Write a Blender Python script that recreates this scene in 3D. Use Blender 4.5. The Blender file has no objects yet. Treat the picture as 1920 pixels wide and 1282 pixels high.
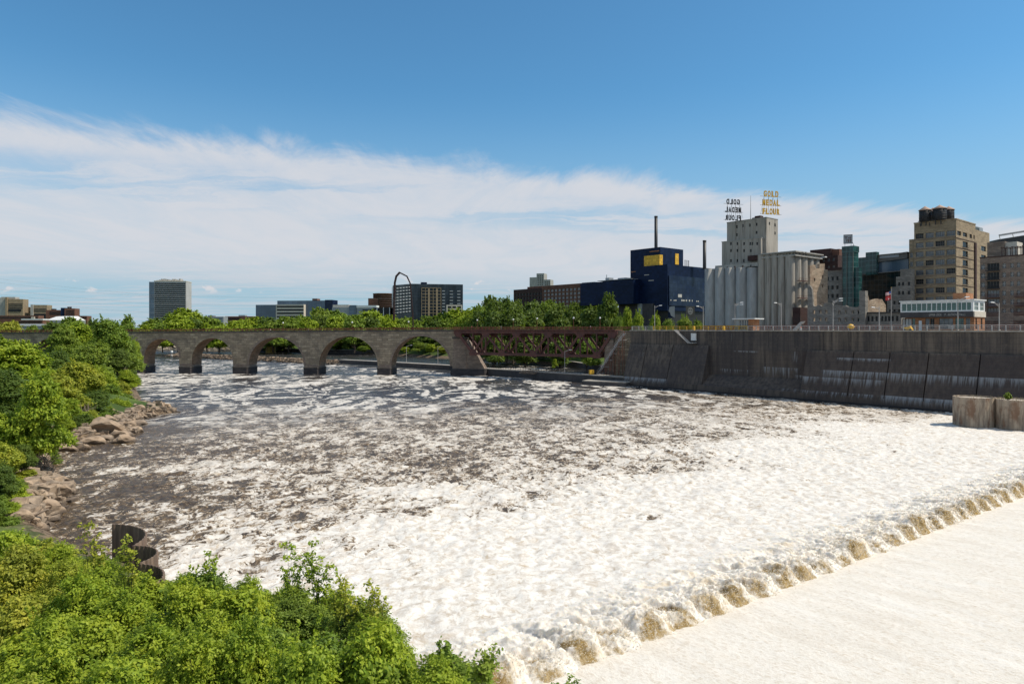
import bpy, math, random
import numpy as np
from mathutils import Vector, Matrix
R = math.radians
SC = bpy.context.scene
COL = SC.collection
# ------------------------------------------------------------------ camera, sky, sun, exposure
F, CX, HY, H = 1280.0, 960.0, 617.0, 22.0      # focal length in pixels, centre column, horizon row, eye height
cd = bpy.data.cameras.new('camera'); cam = bpy.data.objects.new('camera', cd); COL.objects.link(cam)
cam.location = (0, 0, H); cam.rotation_euler = (R(90), 0, 0)
cd.sensor_width = 36.0; cd.lens = 36.0 * F / 1920.0; cd.shift_y = -(641.0 - HY) / 1920.0
cd.clip_start = 0.5; cd.clip_end = 20000
SC.camera = cam
SUN_AZ, SUN_EL = R(96), R(53)                  # azimuth clockwise from +Y
sd = bpy.data.lights.new('sun', 'SUN'); sd.energy = 4.5; sd.angle = R(0.53); sd.color = (1.0, 0.92, 0.79)
sun = bpy.data.objects.new('sun', sd); COL.objects.link(sun)
SV = Vector((math.sin(SUN_AZ) * math.cos(SUN_EL), math.cos(SUN_AZ) * math.cos(SUN_EL), math.sin(SUN_EL)))
sun.rotation_euler = SV.to_track_quat('Z', 'Y').to_euler(); sun.location = (150, 100, 300)
SC.view_settings.view_transform = 'Standard'; SC.view_settings.look = 'None'
SC.view_settings.exposure = 0.0; SC.view_settings.gamma = 1.0
SC.cycles.max_bounces = 6; SC.cycles.transparent_max_bounces = 6
SC.cycles.use_denoising = True

class NT:
    """small helper to write node graphs"""
    def __init__(s, tree): s.t = tree; s.n = tree.nodes; s.l = tree.links
    def node(s, typ, ins=None, **kw):
        n = s.n.new(typ)
        for k, v in kw.items(): setattr(n, k, v)
        for k, v in (ins or {}).items(): s.put(n.inputs[k], v)
        return n
    def put(s, sock, v):
        if isinstance(v, bpy.types.NodeSocket): s.l.new(v, sock)
        elif isinstance(v, (tuple, list)) and len(v) == 3 and sock.type == 'RGBA': sock.default_value = (*v, 1)
        else: sock.default_value = v
    def m(s, op, a, b=0.0, c=None, clamp=False):
        n = s.n.new('ShaderNodeMath'); n.operation = op; n.use_clamp = clamp
        s.put(n.inputs[0], a); s.put(n.inputs[1], b)
        if c is not None: s.put(n.inputs[2], c)
        return n.outputs[0]
    def ss(s, v, lo, hi, a=0.0, b=1.0):
        n = s.n.new('ShaderNodeMapRange'); n.interpolation_type = 'SMOOTHSTEP'
        for i, q in enumerate((v, lo, hi, a, b)): s.put(n.inputs[i], q)
        return n.outputs[0]
    def mix(s, f, a, b):
        n = s.n.new('ShaderNodeMix'); n.data_type = 'RGBA'
        s.put(n.inputs[0], f); s.put(n.inputs[6], a); s.put(n.inputs[7], b)
        return n.outputs[2]
    def noise(s, vec, scale, detail=4, rough=0.55, dist=0.0):
        n = s.n.new('ShaderNodeTexNoise'); s.put(n.inputs['Vector'], vec)
        s.put(n.inputs['Scale'], scale); n.inputs['Detail'].default_value = detail
        n.inputs['Roughness'].default_value = rough; n.inputs['Distortion'].default_value = dist
        return n.outputs['Fac']
    def mapv(s, vec, scale=(1, 1, 1), rot=(0, 0, 0), loc=(0, 0, 0)):
        n = s.n.new('ShaderNodeMapping'); s.put(n.inputs['Vector'], vec)
        n.inputs['Scale'].default_value = scale; n.inputs['Rotation'].default_value = rot; n.inputs['Location'].default_value = loc
        return n.outputs[0]
    def comb(s, x, y, z):
        n = s.n.new('ShaderNodeCombineXYZ'); s.put(n.inputs[0], x); s.put(n.inputs[1], y); s.put(n.inputs[2], z); return n.outputs[0]
    def sep(s, v):
        n = s.n.new('ShaderNodeSeparateXYZ'); s.put(n.inputs[0], v); return n.outputs

w = bpy.data.worlds.new('World'); SC.world = w; w.use_nodes = True
W = NT(w.node_tree); W.n.clear()
sky = W.node('ShaderNodeTexSky', sky_type='NISHITA'); sky.sun_disc = False
sky.sun_elevation = SUN_EL; sky.sun_rotation = SUN_AZ; sky.air_density = 1.0; sky.dust_density = 0.6; sky.ozone_density = 2.6; sky.altitude = 250
dirv = W.node('ShaderNodeTexCoord').outputs['Generated']
dx, dy, dz = W.sep(dirv)[:3]
zc = W.m('MAXIMUM', dz, 0.004)
ex = W.m('DIVIDE', W.m('SUBTRACT', W.m('MULTIPLY', dy, 0.238), W.m('MULTIPLY', dx, 0.108)), zc)   # 1 on the front edge of the cloud sheet
cx_ = W.m('DIVIDE', dx, W.m('ADD', zc, 0.045)); cy_ = W.m('DIVIDE', dy, W.m('ADD', zc, 0.045))
pl = W.comb(cx_, cy_, 0.0)
# soft far coordinate so that streaks stay visible to the horizon
warp = W.noise(pl, 0.9, 4, 0.6)
feather = W.noise(W.mapv(pl, (4.2, 0.9, 1), (0, 0, R(42))), 1.0, 8, 0.66, 0.6)
feather2 = W.noise(W.mapv(pl, (1.5, 0.7, 1), (0, 0, R(55)), (3, 1, 0)), 1.0, 9, 0.66, 0.9)
plw = W.comb(cx_, W.m('ADD', cy_, W.m('MULTIPLY', W.m('SUBTRACT', W.noise(pl, 1.6, 5, 0.6), 0.5), 0.9)), 0.0)
streak = W.noise(W.mapv(plw, (0.35, 1.5, 1), (0, 0, R(-14))), 1.2, 8, 0.6, 0.35)
edge = W.m('ADD', ex, W.m('MULTIPLY', W.m('SUBTRACT', feather, 0.5), 0.20))
edge = W.m('ADD', edge, W.m('MULTIPLY', W.m('SUBTRACT', feather2, 0.5), 0.34))
band = W.ss(edge, 0.94, 1.13)
body = W.m('ADD', W.ss(feather2, 0.32, 0.62, 0.80, 1.0), W.m('MULTIPLY', W.m('SUBTRACT', feather, 0.5), 0.20))
hole = W.m('MULTIPLY', W.ss(ex, 1.12, 1.3), W.ss(ex, 1.75, 1.42))
hole = W.m('MULTIPLY', hole, W.ss(streak, 0.42, 0.60))
body = W.m('SUBTRACT', body, W.m('MULTIPLY', hole, 0.50))
low = W.ss(ex, 2.2, 5.5)
lows = W.ss(streak, 0.41, 0.60)
body = W.mix(low, body, W.m('MULTIPLY', lows, 0.80)) if False else W.m('MULTIPLY', body, W.m('SUBTRACT', 1.0, W.m('MULTIPLY', low, W.m('SUBTRACT', 1.0, W.m('MULTIPLY', lows, 0.75)))))
alpha = W.m('MULTIPLY', band, W.m('MULTIPLY', body, 0.92), clamp=True)
# a few small cumulus puffs low over the skyline
pc = W.comb(W.m('DIVIDE', dx, W.m('MAXIMUM', dy, 0.05)), 0.0, W.m('DIVIDE', dz, W.m('MAXIMUM', dy, 0.05)))
puffn = W.noise(W.mapv(pc, (28, 1, 62)), 1.0, 5, 0.55)
puffz = W.m('MULTIPLY', W.ss(W.sep(pc)[2], 0.050, 0.058), W.ss(W.sep(pc)[2], 0.082, 0.070))
puff = W.m('MULTIPLY', W.m('MULTIPLY', W.ss(puffn, 0.60, 0.68), puffz), W.ss(dy, 0.1, 0.3))
tint = W.node('ShaderNodeMix', data_type='RGBA', blend_type='MULTIPLY'); tint.inputs[0].default_value = 1.0
W.l.new(sky.outputs[0], tint.inputs[6]); tint.inputs[7].default_value = (0.72, 1.28, 1.42, 1)
hz = W.ss(dz, 0.28, 0.0)
basec = W.mix(W.m('MULTIPLY', W.ss(dz, 0.34, 0.02), 0.88), tint.outputs[2], (3.7, 5.25, 6.5))
cloudc = W.mix(low, (6.7, 6.85, 7.3), (5.7, 6.1, 6.7))
# unseen broken cloud added behind and above the viewer to brighten shaded faces
back = W.noise(pl, 1.3, 6, 0.6, 0.3)
bk = W.m('MULTIPLY', W.ss(back, 0.46, 0.58), W.m('MULTIPLY', W.ss(dy, 0.25, -0.15), W.ss(dz, 0.0, 0.06)))
skyc = W.mix(alpha, basec, cloudc)
skyc = W.mix(W.m('MULTIPLY', puff, 0.65), skyc, (7.6, 7.2, 7.3))
skyc = W.mix(W.m('MULTIPLY', bk, 0.85), skyc, (9.5, 9.2, 9.0))
bg = W.node('ShaderNodeBackground', {'Color': skyc, 'Strength': 0.10})
W.l.new(bg.outputs[0], W.node('ShaderNodeOutputWorld').inputs[0])

# ------------------------------------------------------------------ geometry helpers
def P(px, py, D): return Vector(((px - CX) / F * D, D, H + (HY - py) / F * D))
def zat(py, D): return H + (HY - py) / F * D
class MB:
    def __init__(s): s.v = []; s.f = []; s.m = []; s.sm = []
    def add(s, vs, fs, mi=0, smooth=False):
        o = len(s.v); s.v += [tuple(q) for q in vs]
        for f in fs: s.f.append([i + o for i in f]); s.m.append(mi); s.sm.append(smooth)
        return s
    def box(s, x0, x1, y0, y1, z0, z1, mi=0):
        vs = [(x, y, z) for z in (z0, z1) for y in (y0, y1) for x in (x0, x1)]
        return s.add(vs, [(0, 2, 3, 1), (4, 5, 7, 6), (0, 1, 5, 4), (2, 6, 7, 3), (0, 4, 6, 2), (1, 3, 7, 5)], mi)
    def hexa(s, a, b, mi=0):          # a, b: bottom and top rings (same count)
        n = len(a); fs = [tuple(range(n))[::-1], tuple(range(n, 2 * n))] + [(i, (i + 1) % n, n + (i + 1) % n, n + i) for i in range(n)]
        return s.add(list(a) + list(b), fs, mi)
    def prism(s, poly, z0, z1, mi=0): return s.hexa([(x, y, z0) for x, y in poly], [(x, y, z1) for x, y in poly], mi)
    def prismy(s, poly, y0, y1, mi=0):   # polygon in xz, extruded along y
        return s.hexa([(x, y0, z) for x, z in poly], [(x, y1, z) for x, z in poly], mi)
    def tube(s, p0, p1, r0, r1=None, n=6, mi=0, smooth=True, cap=True):
        p0, p1 = Vector(p0), Vector(p1); r1 = r0 if r1 is None else r1
        d = (p1 - p0); d = d.normalized() if d.length > 1e-6 else Vector((0, 0, 1))
        a = d.orthogonal().normalized(); b = d.cross(a)
        vs = [p + (a * math.cos(2 * math.pi * i / n) + b * math.sin(2 * math.pi * i / n)) * r for p, r in ((p0, r0), (p1, r1)) for i in range(n)]
        s.add(vs, [(i, (i + 1) % n, n + (i + 1) % n, n + i) for i in range(n)], mi, smooth)
        if cap: s.add(vs[n:], [tuple(range(n))], mi); s.add(vs[:n], [tuple(range(n))[::-1]], mi)
        return s
    def bar(s, p0, p1, w, h, up=(0, 0, 1), mi=0):   # rectangular bar
        p0, p1 = Vector(p0), Vector(p1); d = (p1 - p0).normalized(); u = Vector(up)
        if abs(d.dot(u)) > 0.98: u = Vector((0, 1, 0))
        a = d.cross(u).normalized() * w / 2; b = a.cross(d).normalized() * h / 2
        q = [-a - b, a - b, a + b, -a + b]
        return s.hexa([p0 + c for c in q], [p1 + c for c in q], mi)
    def lathe(s, prof, cx=0, cy=0, n=16, mi=0, smooth=True):
        vs = [(cx + r * math.cos(2 * math.pi * i / n), cy + r * math.sin(2 * math.pi * i / n), z) for r, z in prof for i in range(n)]
        return s.add(vs, [(k * n + i, k * n + (i + 1) % n, (k + 1) * n + (i + 1) % n, (k + 1) * n + i) for k in range(len(prof) - 1) for i in range(n)], mi, smooth)
    def build(s, name, mats, parent=None, loc=None):
        me = bpy.data.meshes.new(name); me.from_pydata(s.v, [], s.f)
        for m_ in (mats if isinstance(mats, (list, tuple)) else [mats]): me.materials.append(m_)
        me.polygons.foreach_set('material_index', s.m); me.polygons.foreach_set('use_smooth', s.sm); me.update()
        o = bpy.data.objects.new(name, me); COL.objects.link(o)
        if parent: o.parent = parent
        if loc is not None: o.location = loc
        return o
def tag(o, label=None, cat=None, group=None, kind=None):
    if label: o['label'] = label
    if cat: o['category'] = cat
    if group: o['group'] = group
    if kind: o['kind'] = kind
    return o
def empty(name, loc, rz=0.0, label=None, cat=None, group=None):
    o = bpy.data.objects.new(name, None); COL.objects.link(o); o.location = loc; o.rotation_euler = (0, 0, rz)
    o.empty_display_size = 0.5
    return tag(o, label, cat, group)
def inst(src, parent=None, loc=None, rot=None, scale=None):
    c = src.copy(); COL.objects.link(c); c.parent = parent
    if loc is not None: c.location = loc
    if rot is not None: c.rotation_euler = rot
    if scale is not None: c.scale = scale
    return c
def copy_tree(o, loc=None, rz=None, label=None, scale=None):
    c = o.copy(); COL.objects.link(c)
    if loc is not None: c.location = loc
    if rz is not None: c.rotation_euler = (0, 0, rz)
    if label: c['label'] = label
    if scale is not None: c.scale = scale
    for ch in list(o.children):
        d = ch.copy(); COL.objects.link(d); d.parent = c
        for g in list(ch.children):
            e = g.copy(); COL.objects.link(e); e.parent = d
    return c
ORD = ['first', 'second', 'third', 'fourth', 'fifth', 'sixth', 'seventh', 'eighth', 'ninth', 'tenth', 'eleventh', 'twelfth', 'thirteenth', 'fourteenth', 'fifteenth', 'sixteenth', 'seventeenth', 'eighteenth', 'nineteenth', 'twentieth']
def nth(i):
    if i < 20: return ORD[i]
    return ['twenty', 'thirty', 'forty', 'fifty', 'sixty', 'seventy', 'eighty'][(i + 1) // 10 - 2] + ('-' + ORD[(i + 1) % 10 - 1] if (i + 1) % 10 else '-and-last')

# ------------------------------------------------------------------ materials
def newmat(name):
    m = bpy.data.materials.new(name); m.use_nodes = True; t = NT(m.node_tree); t.n.clear()
    b = t.node('ShaderNodeBsdfPrincipled'); o = t.node('ShaderNodeOutputMaterial'); t.l.new(b.outputs[0], o.inputs[0])
    return m, t, b
def mat(name, c1, c2=None, scale=1.0, rough=0.8, metal=0.0, stretch=(1, 1, 1), bump=0.0, spec=0.5, detail=6, lo=0.3, hi=0.7):
    m, t, b = newmat(name)
    b.inputs['Roughness'].default_value = rough; b.inputs['Metallic'].default_value = metal; b.inputs['Specular IOR Level'].default_value = spec
    if c2 is None: c2 = tuple(x * 0.8 for x in c1)
    v = t.mapv(t.node('ShaderNodeTexCoord').outputs['Object'], stretch)
    f = t.noise(v, scale, detail, 0.6)
    t.put(b.inputs['Base Color'], t.mix(t.ss(f, lo, hi), c1, c2))
    if bump:
        bn = t.node('ShaderNodeBump', {'Height': t.noise(v, scale * 4, 5, 0.65), 'Strength': bump, 'Distance': 0.2}); t.l.new(bn.outputs[0], b.inputs['Normal'])
    return m
def masonry(name, c1, c2, mortar, bw, bh, bump=0.4, stain=(0.05, 0.045, 0.04), stainamt=0.5, msz=0.02, c3=None):
    """brick or ashlar laid in the wall's own plane"""
    m, t, b = newmat(name); b.inputs['Roughness'].default_value = 0.9; b.inputs['Specular IOR Level'].default_value = 0.25
    x, y, z = t.sep(t.node('ShaderNodeTexCoord').outputs['Object'])[:3]
    wob = t.m('MULTIPLY', t.noise(t.comb(x, y, z), 0.6, 3, 0.5), 0.4)
    v = t.comb(t.m('ADD', t.m('ADD', x, y), wob), t.m('ADD', z, t.m('MULTIPLY', wob, 0.3)), 0.0)
    br = t.node('ShaderNodeTexBrick', {'Vector': v, 'Color1': c1, 'Color2': c2, 'Mortar': mortar, 'Scale': 1.0, 'Mortar Size': msz, 'Mortar Smooth': 0.2, 'Bias': 0.0, 'Brick Width': bw, 'Row Height': bh})
    br.offset = 0.5; br.squash = 1.0
    pos = t.comb(x, y, z)
    big = t.noise(pos, 0.22, 5, 0.6); fine = t.noise(t.mapv(pos, (0.7, 0.7, 1.6)), 1.3, 6, 0.65)
    course = t.noise(t.mapv(pos, (0.22, 0.22, 0.85)), 1.0, 7, 0.75)
    colr = t.mix(t.ss(fine, 0.35, 0.72, 0.0, 0.7), br.outputs['Color'], c3 or tuple(q * 0.55 for q in c1))
    colr = t.mix(t.ss(course, 0.44, 0.58, 0.0, 0.65), colr, tuple(q * 0.42 for q in c1))
    colr = t.mix(t.ss(big, 0.45, 0.75, 0.0, stainamt), colr, stain)
    t.put(b.inputs['Base Color'], colr)
    hgt = t.m('ADD', t.m('MULTIPLY', br.outputs['Fac'], -0.5), fine)
    bn = t.node('ShaderNodeBump', {'Height': hgt, 'Strength': bump, 'Distance': 0.15}); t.l.new(bn.outputs[0], b.inputs['Normal'])
    return m
def glassmat(name, c, rough=0.12, c2=None, scale=0.25, grid=None, gridc=(0.02, 0.03, 0.04), spec=0.7):
    m, t, b = newmat(name); b.inputs['Roughness'].default_value = rough; b.inputs['Specular IOR Level'].default_value = spec
    x, y, z = t.sep(t.node('ShaderNodeTexCoord').outputs['Object'])[:3]
    f = t.noise(t.comb(x, y, z), scale, 3, 0.5)
    col = t.mix(t.ss(f, 0.4, 0.6), c, c2 or tuple(q * 0.6 for q in c))
    if grid:
        s = t.m('ADD', x, y)
        gx_ = t.m('LESS_THAN', t.m('FRACT', t.m('DIVIDE', s, grid[0])), grid[2]); gz_ = t.m('LESS_THAN', t.m('FRACT', t.m('DIVIDE', z, grid[1])), grid[2])
        cell = t.node('ShaderNodeTexWhiteNoise', {'Vector': t.comb(t.m('FLOOR', t.m('DIVIDE', s, grid[0])), t.m('FLOOR', t.m('DIVIDE', z, grid[1])), 0.0)}, noise_dimensions='2D').outputs['Value']
        col = t.mix(t.m('MULTIPLY', cell, 0.5), col, tuple(q * 0.3 for q in c))
        col = t.mix(t.m('MAXIMUM', gx_, gz_), col, gridc)
    t.put(b.inputs['Base Color'], col)
    return m
def leafmat(name, c1, c2, c3):
    m, t, b = newmat(name)
    info = t.node('ShaderNodeObjectInfo').outputs['Random']; isl = t.node('ShaderNodeNewGeometry').outputs['Random Per Island']
    col = t.mix(isl, c1, c2); col = t.mix(t.m('MULTIPLY', info, 0.6), col, c3)
    wn_ = t.noise(t.node('ShaderNodeNewGeometry').outputs['Position'], 0.55, 4, 0.6); col = t.mix(t.ss(wn_, 0.50, 0.66, 0.0, 0.55), col, tuple(q * 0.50 for q in c2)); col = t.mix(t.ss(wn_, 0.50, 0.36, 0.0, 0.45), col, (c1[0] * 1.25, c1[1] * 1.08, c1[2]))
    b.inputs['Roughness'].default_value = 0.55; b.inputs['Specular IOR Level'].default_value = 0.25
    t.put(b.inputs['Base Color'], col)
    tr = t.node('ShaderNodeBsdfTranslucent', {'Color': t.mix(0.5, col, (0.30, 0.42, 0.02))})
    mx = t.node('ShaderNodeMixShader', {0: 0.38}); t.l.new(b.outputs[0], mx.inputs[1]); t.l.new(tr.outputs[0], mx.inputs[2])
    t.l.new(mx.outputs[0], [n for n in t.n if n.type == 'OUTPUT_MATERIAL'][0].inputs[0])
    return m
M = {}
M['leaf_a'] = leafmat('leaf_bright', (0.420, 0.510, 0.045), (0.160, 0.260, 0.022), (0.330, 0.400, 0.035))
M['leaf_b'] = leafmat('leaf_yellow', (0.500, 0.520, 0.060), (0.220, 0.280, 0.030), (0.400, 0.380, 0.055))
M['leaf_c'] = leafmat('leaf_mid', (0.260, 0.360, 0.050), (0.110, 0.190, 0.028), (0.280, 0.340, 0.055))
M['leaf_d'] = leafmat('leaf_dark', (0.140, 0.210, 0.040), (0.065, 0.115, 0.024), (0.170, 0.220, 0.045))
M['bark'] = mat('bark', (0.10, 0.075, 0.055), (0.05, 0.038, 0.03), 2.0, 0.95, stretch=(3, 3, 0.5), bump=0.4)
M['deadwood'] = mat('deadwood', (0.36, 0.28, 0.21), (0.20, 0.14, 0.10), 3.0, 0.9)
M['rock'] = mat('boulder_stone', (0.46, 0.335, 0.225), (0.19, 0.135, 0.09), 0.8, 0.9, bump=0.6, detail=9)
M['rock2'] = mat('boulder_stone_dark', (0.38, 0.285, 0.20), (0.16, 0.12, 0.085), 1.1, 0.9, bump=0.6, detail=9)
for k_ in ('rock', 'rock2'):      # wet and dark just above the waterline
    t_ = NT(M[k_].node_tree); pb_ = [n for n in t_.n if n.type == 'BSDF_PRINCIPLED'][0]; src_ = pb_.inputs['Base Color'].links[0].from_socket
    pz_ = t_.sep(t_.node('ShaderNodeNewGeometry').outputs['Position'])[2]; nz_ = t_.noise(t_.node('ShaderNodeNewGeometry').outputs['Position'], 0.8, 5, 0.6)
    wet_ = t_.ss(t_.m('ADD', pz_, t_.m('MULTIPLY', nz_, 0.8)), 1.15, 0.65)
    t_.put(pb_.inputs['Base Color'], t_.mix(t_.m('MULTIPLY', wet_, 0.8), src_, (0.07, 0.05, 0.035)))
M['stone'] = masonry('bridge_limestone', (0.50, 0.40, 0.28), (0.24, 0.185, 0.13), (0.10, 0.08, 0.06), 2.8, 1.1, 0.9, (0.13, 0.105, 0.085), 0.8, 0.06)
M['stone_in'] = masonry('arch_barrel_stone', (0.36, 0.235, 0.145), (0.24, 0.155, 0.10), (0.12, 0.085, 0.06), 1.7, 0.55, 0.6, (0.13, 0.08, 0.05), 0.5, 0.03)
M['stone_dark'] = masonry('wet_pier_stone', (0.085, 0.075, 0.075), (0.055, 0.050, 0.052), (0.04, 0.04, 0.04), 1.9, 0.7, 0.5)
M['coping'] = masonry('parapet_stone', (0.16, 0.14, 0.12), (0.10, 0.088, 0.078), (0.06, 0.055, 0.05), 1.5, 0.45, 0.4)
M['rust'] = mat('oxide_red_steel', (0.125, 0.043, 0.030), (0.070, 0.026, 0.022), 0.5, 0.65, bump=0.05)
M['rust_rail'] = mat('rusty_railing', (0.24, 0.075, 0.04), (0.15, 0.05, 0.03), 0.7, 0.8)
M['rail_grey'] = mat('galvanised_rail', (0.46, 0.43, 0.40), (0.33, 0.31, 0.29), 0.8, 0.6)
M['rail_yellow'] = mat('yellow_painted_rail', (0.60, 0.36, 0.03), (0.48, 0.28, 0.03), 0.8, 0.5)
M['conc'] = mat('pale_concrete', (0.40, 0.36, 0.31), (0.28, 0.25, 0.21), 0.7, 0.9, bump=0.2)
M['conc_dark'] = mat('wet_dark_concrete', (0.075, 0.068, 0.066), (0.045, 0.042, 0.044), 0.5, 0.85, stretch=(1, 1, 0.5), bump=0.2)
M['silo'] = mat('silo_concrete', (0.40, 0.385, 0.35), (0.29, 0.275, 0.245), 0.35, 0.9, stretch=(1.5, 1.5, 0.35), bump=0.1, detail=9)
M['silo_b'] = mat('silo_concrete_stained', (0.37, 0.335, 0.285), (0.17, 0.15, 0.125), 0.4, 0.9, stretch=(2.2, 2.2, 0.18), bump=0.1, detail=9, lo=0.42, hi=0.75)
M['dark'] = mat('dark_void', (0.016, 0.016, 0.018), rough=0.6)
M['black'] = mat('black_metal', (0.018, 0.017, 0.018), rough=0.5)
M['navy'] = glassmat('navy_metal_cladding', (0.007, 0.016, 0.045), 0.45, (0.010, 0.022, 0.062), 0.1, (1.8, 1.2, 0.04), (0.005, 0.014, 0.045), 0.12)
M['navy_glass'] = glassmat('navy_glass', (0.006, 0.016, 0.050), 0.15, (0.02, 0.035, 0.07), 0.12, (2.2, 2.4, 0.04), (0.004, 0.008, 0.02), 0.22)
M['amber'] = glassmat('amber_glass', (0.95, 0.56, 0.06), 0.4, (0.80, 0.46, 0.05), 0.5, (1.2, 1.5, 0.06), (0.45, 0.27, 0.05), 0.2)
M['brick'] = masonry('red_brown_brick', (0.23, 0.105, 0.07), (0.17, 0.08, 0.055), (0.17, 0.12, 0.09), 0.6, 0.22, 0.2, (0.08, 0.045, 0.035), 0.4)
M['brick_dark'] = masonry('dark_brown_brick', (0.095, 0.050, 0.045), (0.060, 0.035, 0.032), (0.05, 0.035, 0.03), 0.6, 0.22, 0.2)
M['brick_orange'] = masonry('orange_brick', (0.46, 0.21, 0.10), (0.38, 0.165, 0.08), (0.36, 0.22, 0.14), 0.6, 0.22, 0.2, (0.3, 0.14, 0.07), 0.3)
M['buff'] = masonry('buff_brick', (0.40, 0.31, 0.20), (0.34, 0.26, 0.165), (0.27, 0.21, 0.14), 0.8, 0.25, 0.2, (0.22, 0.165, 0.11), 0.5)
M['ashlar'] = masonry('rough_tan_ashlar', (0.36, 0.275, 0.21), (0.25, 0.19, 0.15), (0.12, 0.09, 0.075), 1.0, 0.45, 0.5, (0.12, 0.085, 0.07), 0.5)
M['ruin'] = masonry('grey_ruin_limestone', (0.34, 0.315, 0.275), (0.23, 0.21, 0.185), (0.13, 0.12, 0.105), 0.9, 0.4, 0.7, (0.11, 0.10, 0.09), 0.5)
M['ruin_warm'] = masonry('warm_ruin_limestone', (0.58, 0.45, 0.32), (0.42, 0.31, 0.22), (0.17, 0.12, 0.09), 0.9, 0.4, 0.7, (0.19, 0.11, 0.075), 0.7)
M['green_glass'] = glassmat('green_glass', (0.022, 0.095, 0.088), 0.12, (0.012, 0.04, 0.042), 0.2, (1.6, 2.2, 0.12), (0.06, 0.12, 0.12), 0.4)
M['dark_glass'] = glassmat('dark_atrium_glass', (0.010, 0.020, 0.022), 0.10, (0.05, 0.040, 0.028), 0.30, (1.7, 2.2, 0.07), (0.05, 0.055, 0.055), 0.3)
M['pane'] = glassmat('window_pane', (0.075, 0.085, 0.10), 0.15, (0.17, 0.175, 0.18), 0.5)
M['pane_dark'] = glassmat('dark_window_pane', (0.014, 0.015, 0.018), 0.25, spec=0.25)
M['pane_green'] = glassmat('tinted_pane', (0.07, 0.15, 0.12), 0.12, (0.035, 0.075, 0.07), 0.5)
M['white'] = mat('white_paint', (0.74, 0.74, 0.72), (0.62, 0.62, 0.60), 0.8, 0.6)
M['cream'] = mat('cream_panel', (0.60, 0.54, 0.45), (0.5, 0.45, 0.37), 0.8, 0.8)
M['frame'] = mat('dull_window_frame', (0.13, 0.12, 0.105), rough=0.6)
M['frame_lt'] = mat('pale_window_frame', (0.50, 0.48, 0.44), rough=0.6)
M['roof'] = mat('roof_membrane', (0.22, 0.20, 0.19), (0.15, 0.14, 0.13), 0.3, 0.9)
M['gold'] = mat('gold_letter_paint', (0.62, 0.36, 0.02), (0.50, 0.28, 0.02), 0.8, 0.5)
M['wood_dark'] = mat('black_stave_timber', (0.030, 0.030, 0.034), (0.02, 0.02, 0.022), 1.0, 0.7, stretch=(3, 3, 0.2))
M['copper'] = mat('pink_conical_roof', (0.50, 0.34, 0.25), (0.40, 0.26, 0.19), 0.8, 0.8)
M['yellow'] = mat('yellow_plastic', (0.75, 0.42, 0.03), rough=0.5)
M['red'] = mat('red_paint', (0.50, 0.035, 0.035), rough=0.6)
M['blue'] = mat('blue_paint', (0.05, 0.13, 0.35), rough=0.6)
M['skin'] = mat('skin', (0.45, 0.28, 0.20), rough=0.6)
M['steelblue'] = glassmat('blue_curtain_glass', (0.085, 0.135, 0.195), 0.18, (0.06, 0.10, 0.15), 0.05, (6.0, 4.0, 0.12), (0.05, 0.08, 0.12))
M['grey_panel'] = mat('grey_metal_panel', (0.30, 0.32, 0.33), (0.24, 0.26, 0.27), 0.1, 0.5)
M['grass'] = mat('mown_grass', (0.13, 0.20, 0.03), (0.085, 0.14, 0.022), 0.3, 0.95)
M['path'] = mat('pale_paving', (0.44, 0.37, 0.30), (0.36, 0.30, 0.24), 0.3, 0.9)
# ------------------------------------------------------------------ numpy noise
_rng = np.random.default_rng(7)
_perm = _rng.permutation(256); _perm = np.concatenate([_perm, _perm]); _ang = _rng.random(256) * 2 * np.pi
def perlin(x, y):
    xi = np.floor(x).astype(int); yi = np.floor(y).astype(int); xf = x - xi; yf = y - yi
    u = xf * xf * xf * (xf * (xf * 6 - 15) + 10); v = yf * yf * yf * (yf * (yf * 6 - 15) + 10)
    def g(i, j, a, b):
        h = _ang[_perm[(_perm[i & 255] + j) & 255]]; return np.cos(h) * a + np.sin(h) * b
    n00 = g(xi, yi, xf, yf); n10 = g(xi + 1, yi, xf - 1, yf); n01 = g(xi, yi + 1, xf, yf - 1); n11 = g(xi + 1, yi + 1, xf - 1, yf - 1)
    return (n00 * (1 - u) + n10 * u) * (1 - v) + (n01 * (1 - u) + n11 * u) * v
def fbm(x, y, o=4, g=0.5):
    s = 0; a = 1
    for i in range(o): s = s + a * perlin(x + 17.3 * i, y - 9.1 * i); x = x * 2.03; y = y * 2.03; a *= g
    return s
def billow(x, y, o=4, g=0.5):
    s = 0; a = 1
    for i in range(o): s = s + a * np.abs(perlin(x + 31.7 * i, y + 5.3 * i)) * 2; x = x * 2.07; y = y * 2.07; a *= g
    return s
def sst(x, a, b): t = np.clip((x - a) / (b - a), 0, 1); return t * t * (3 - 2 * t)
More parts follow.
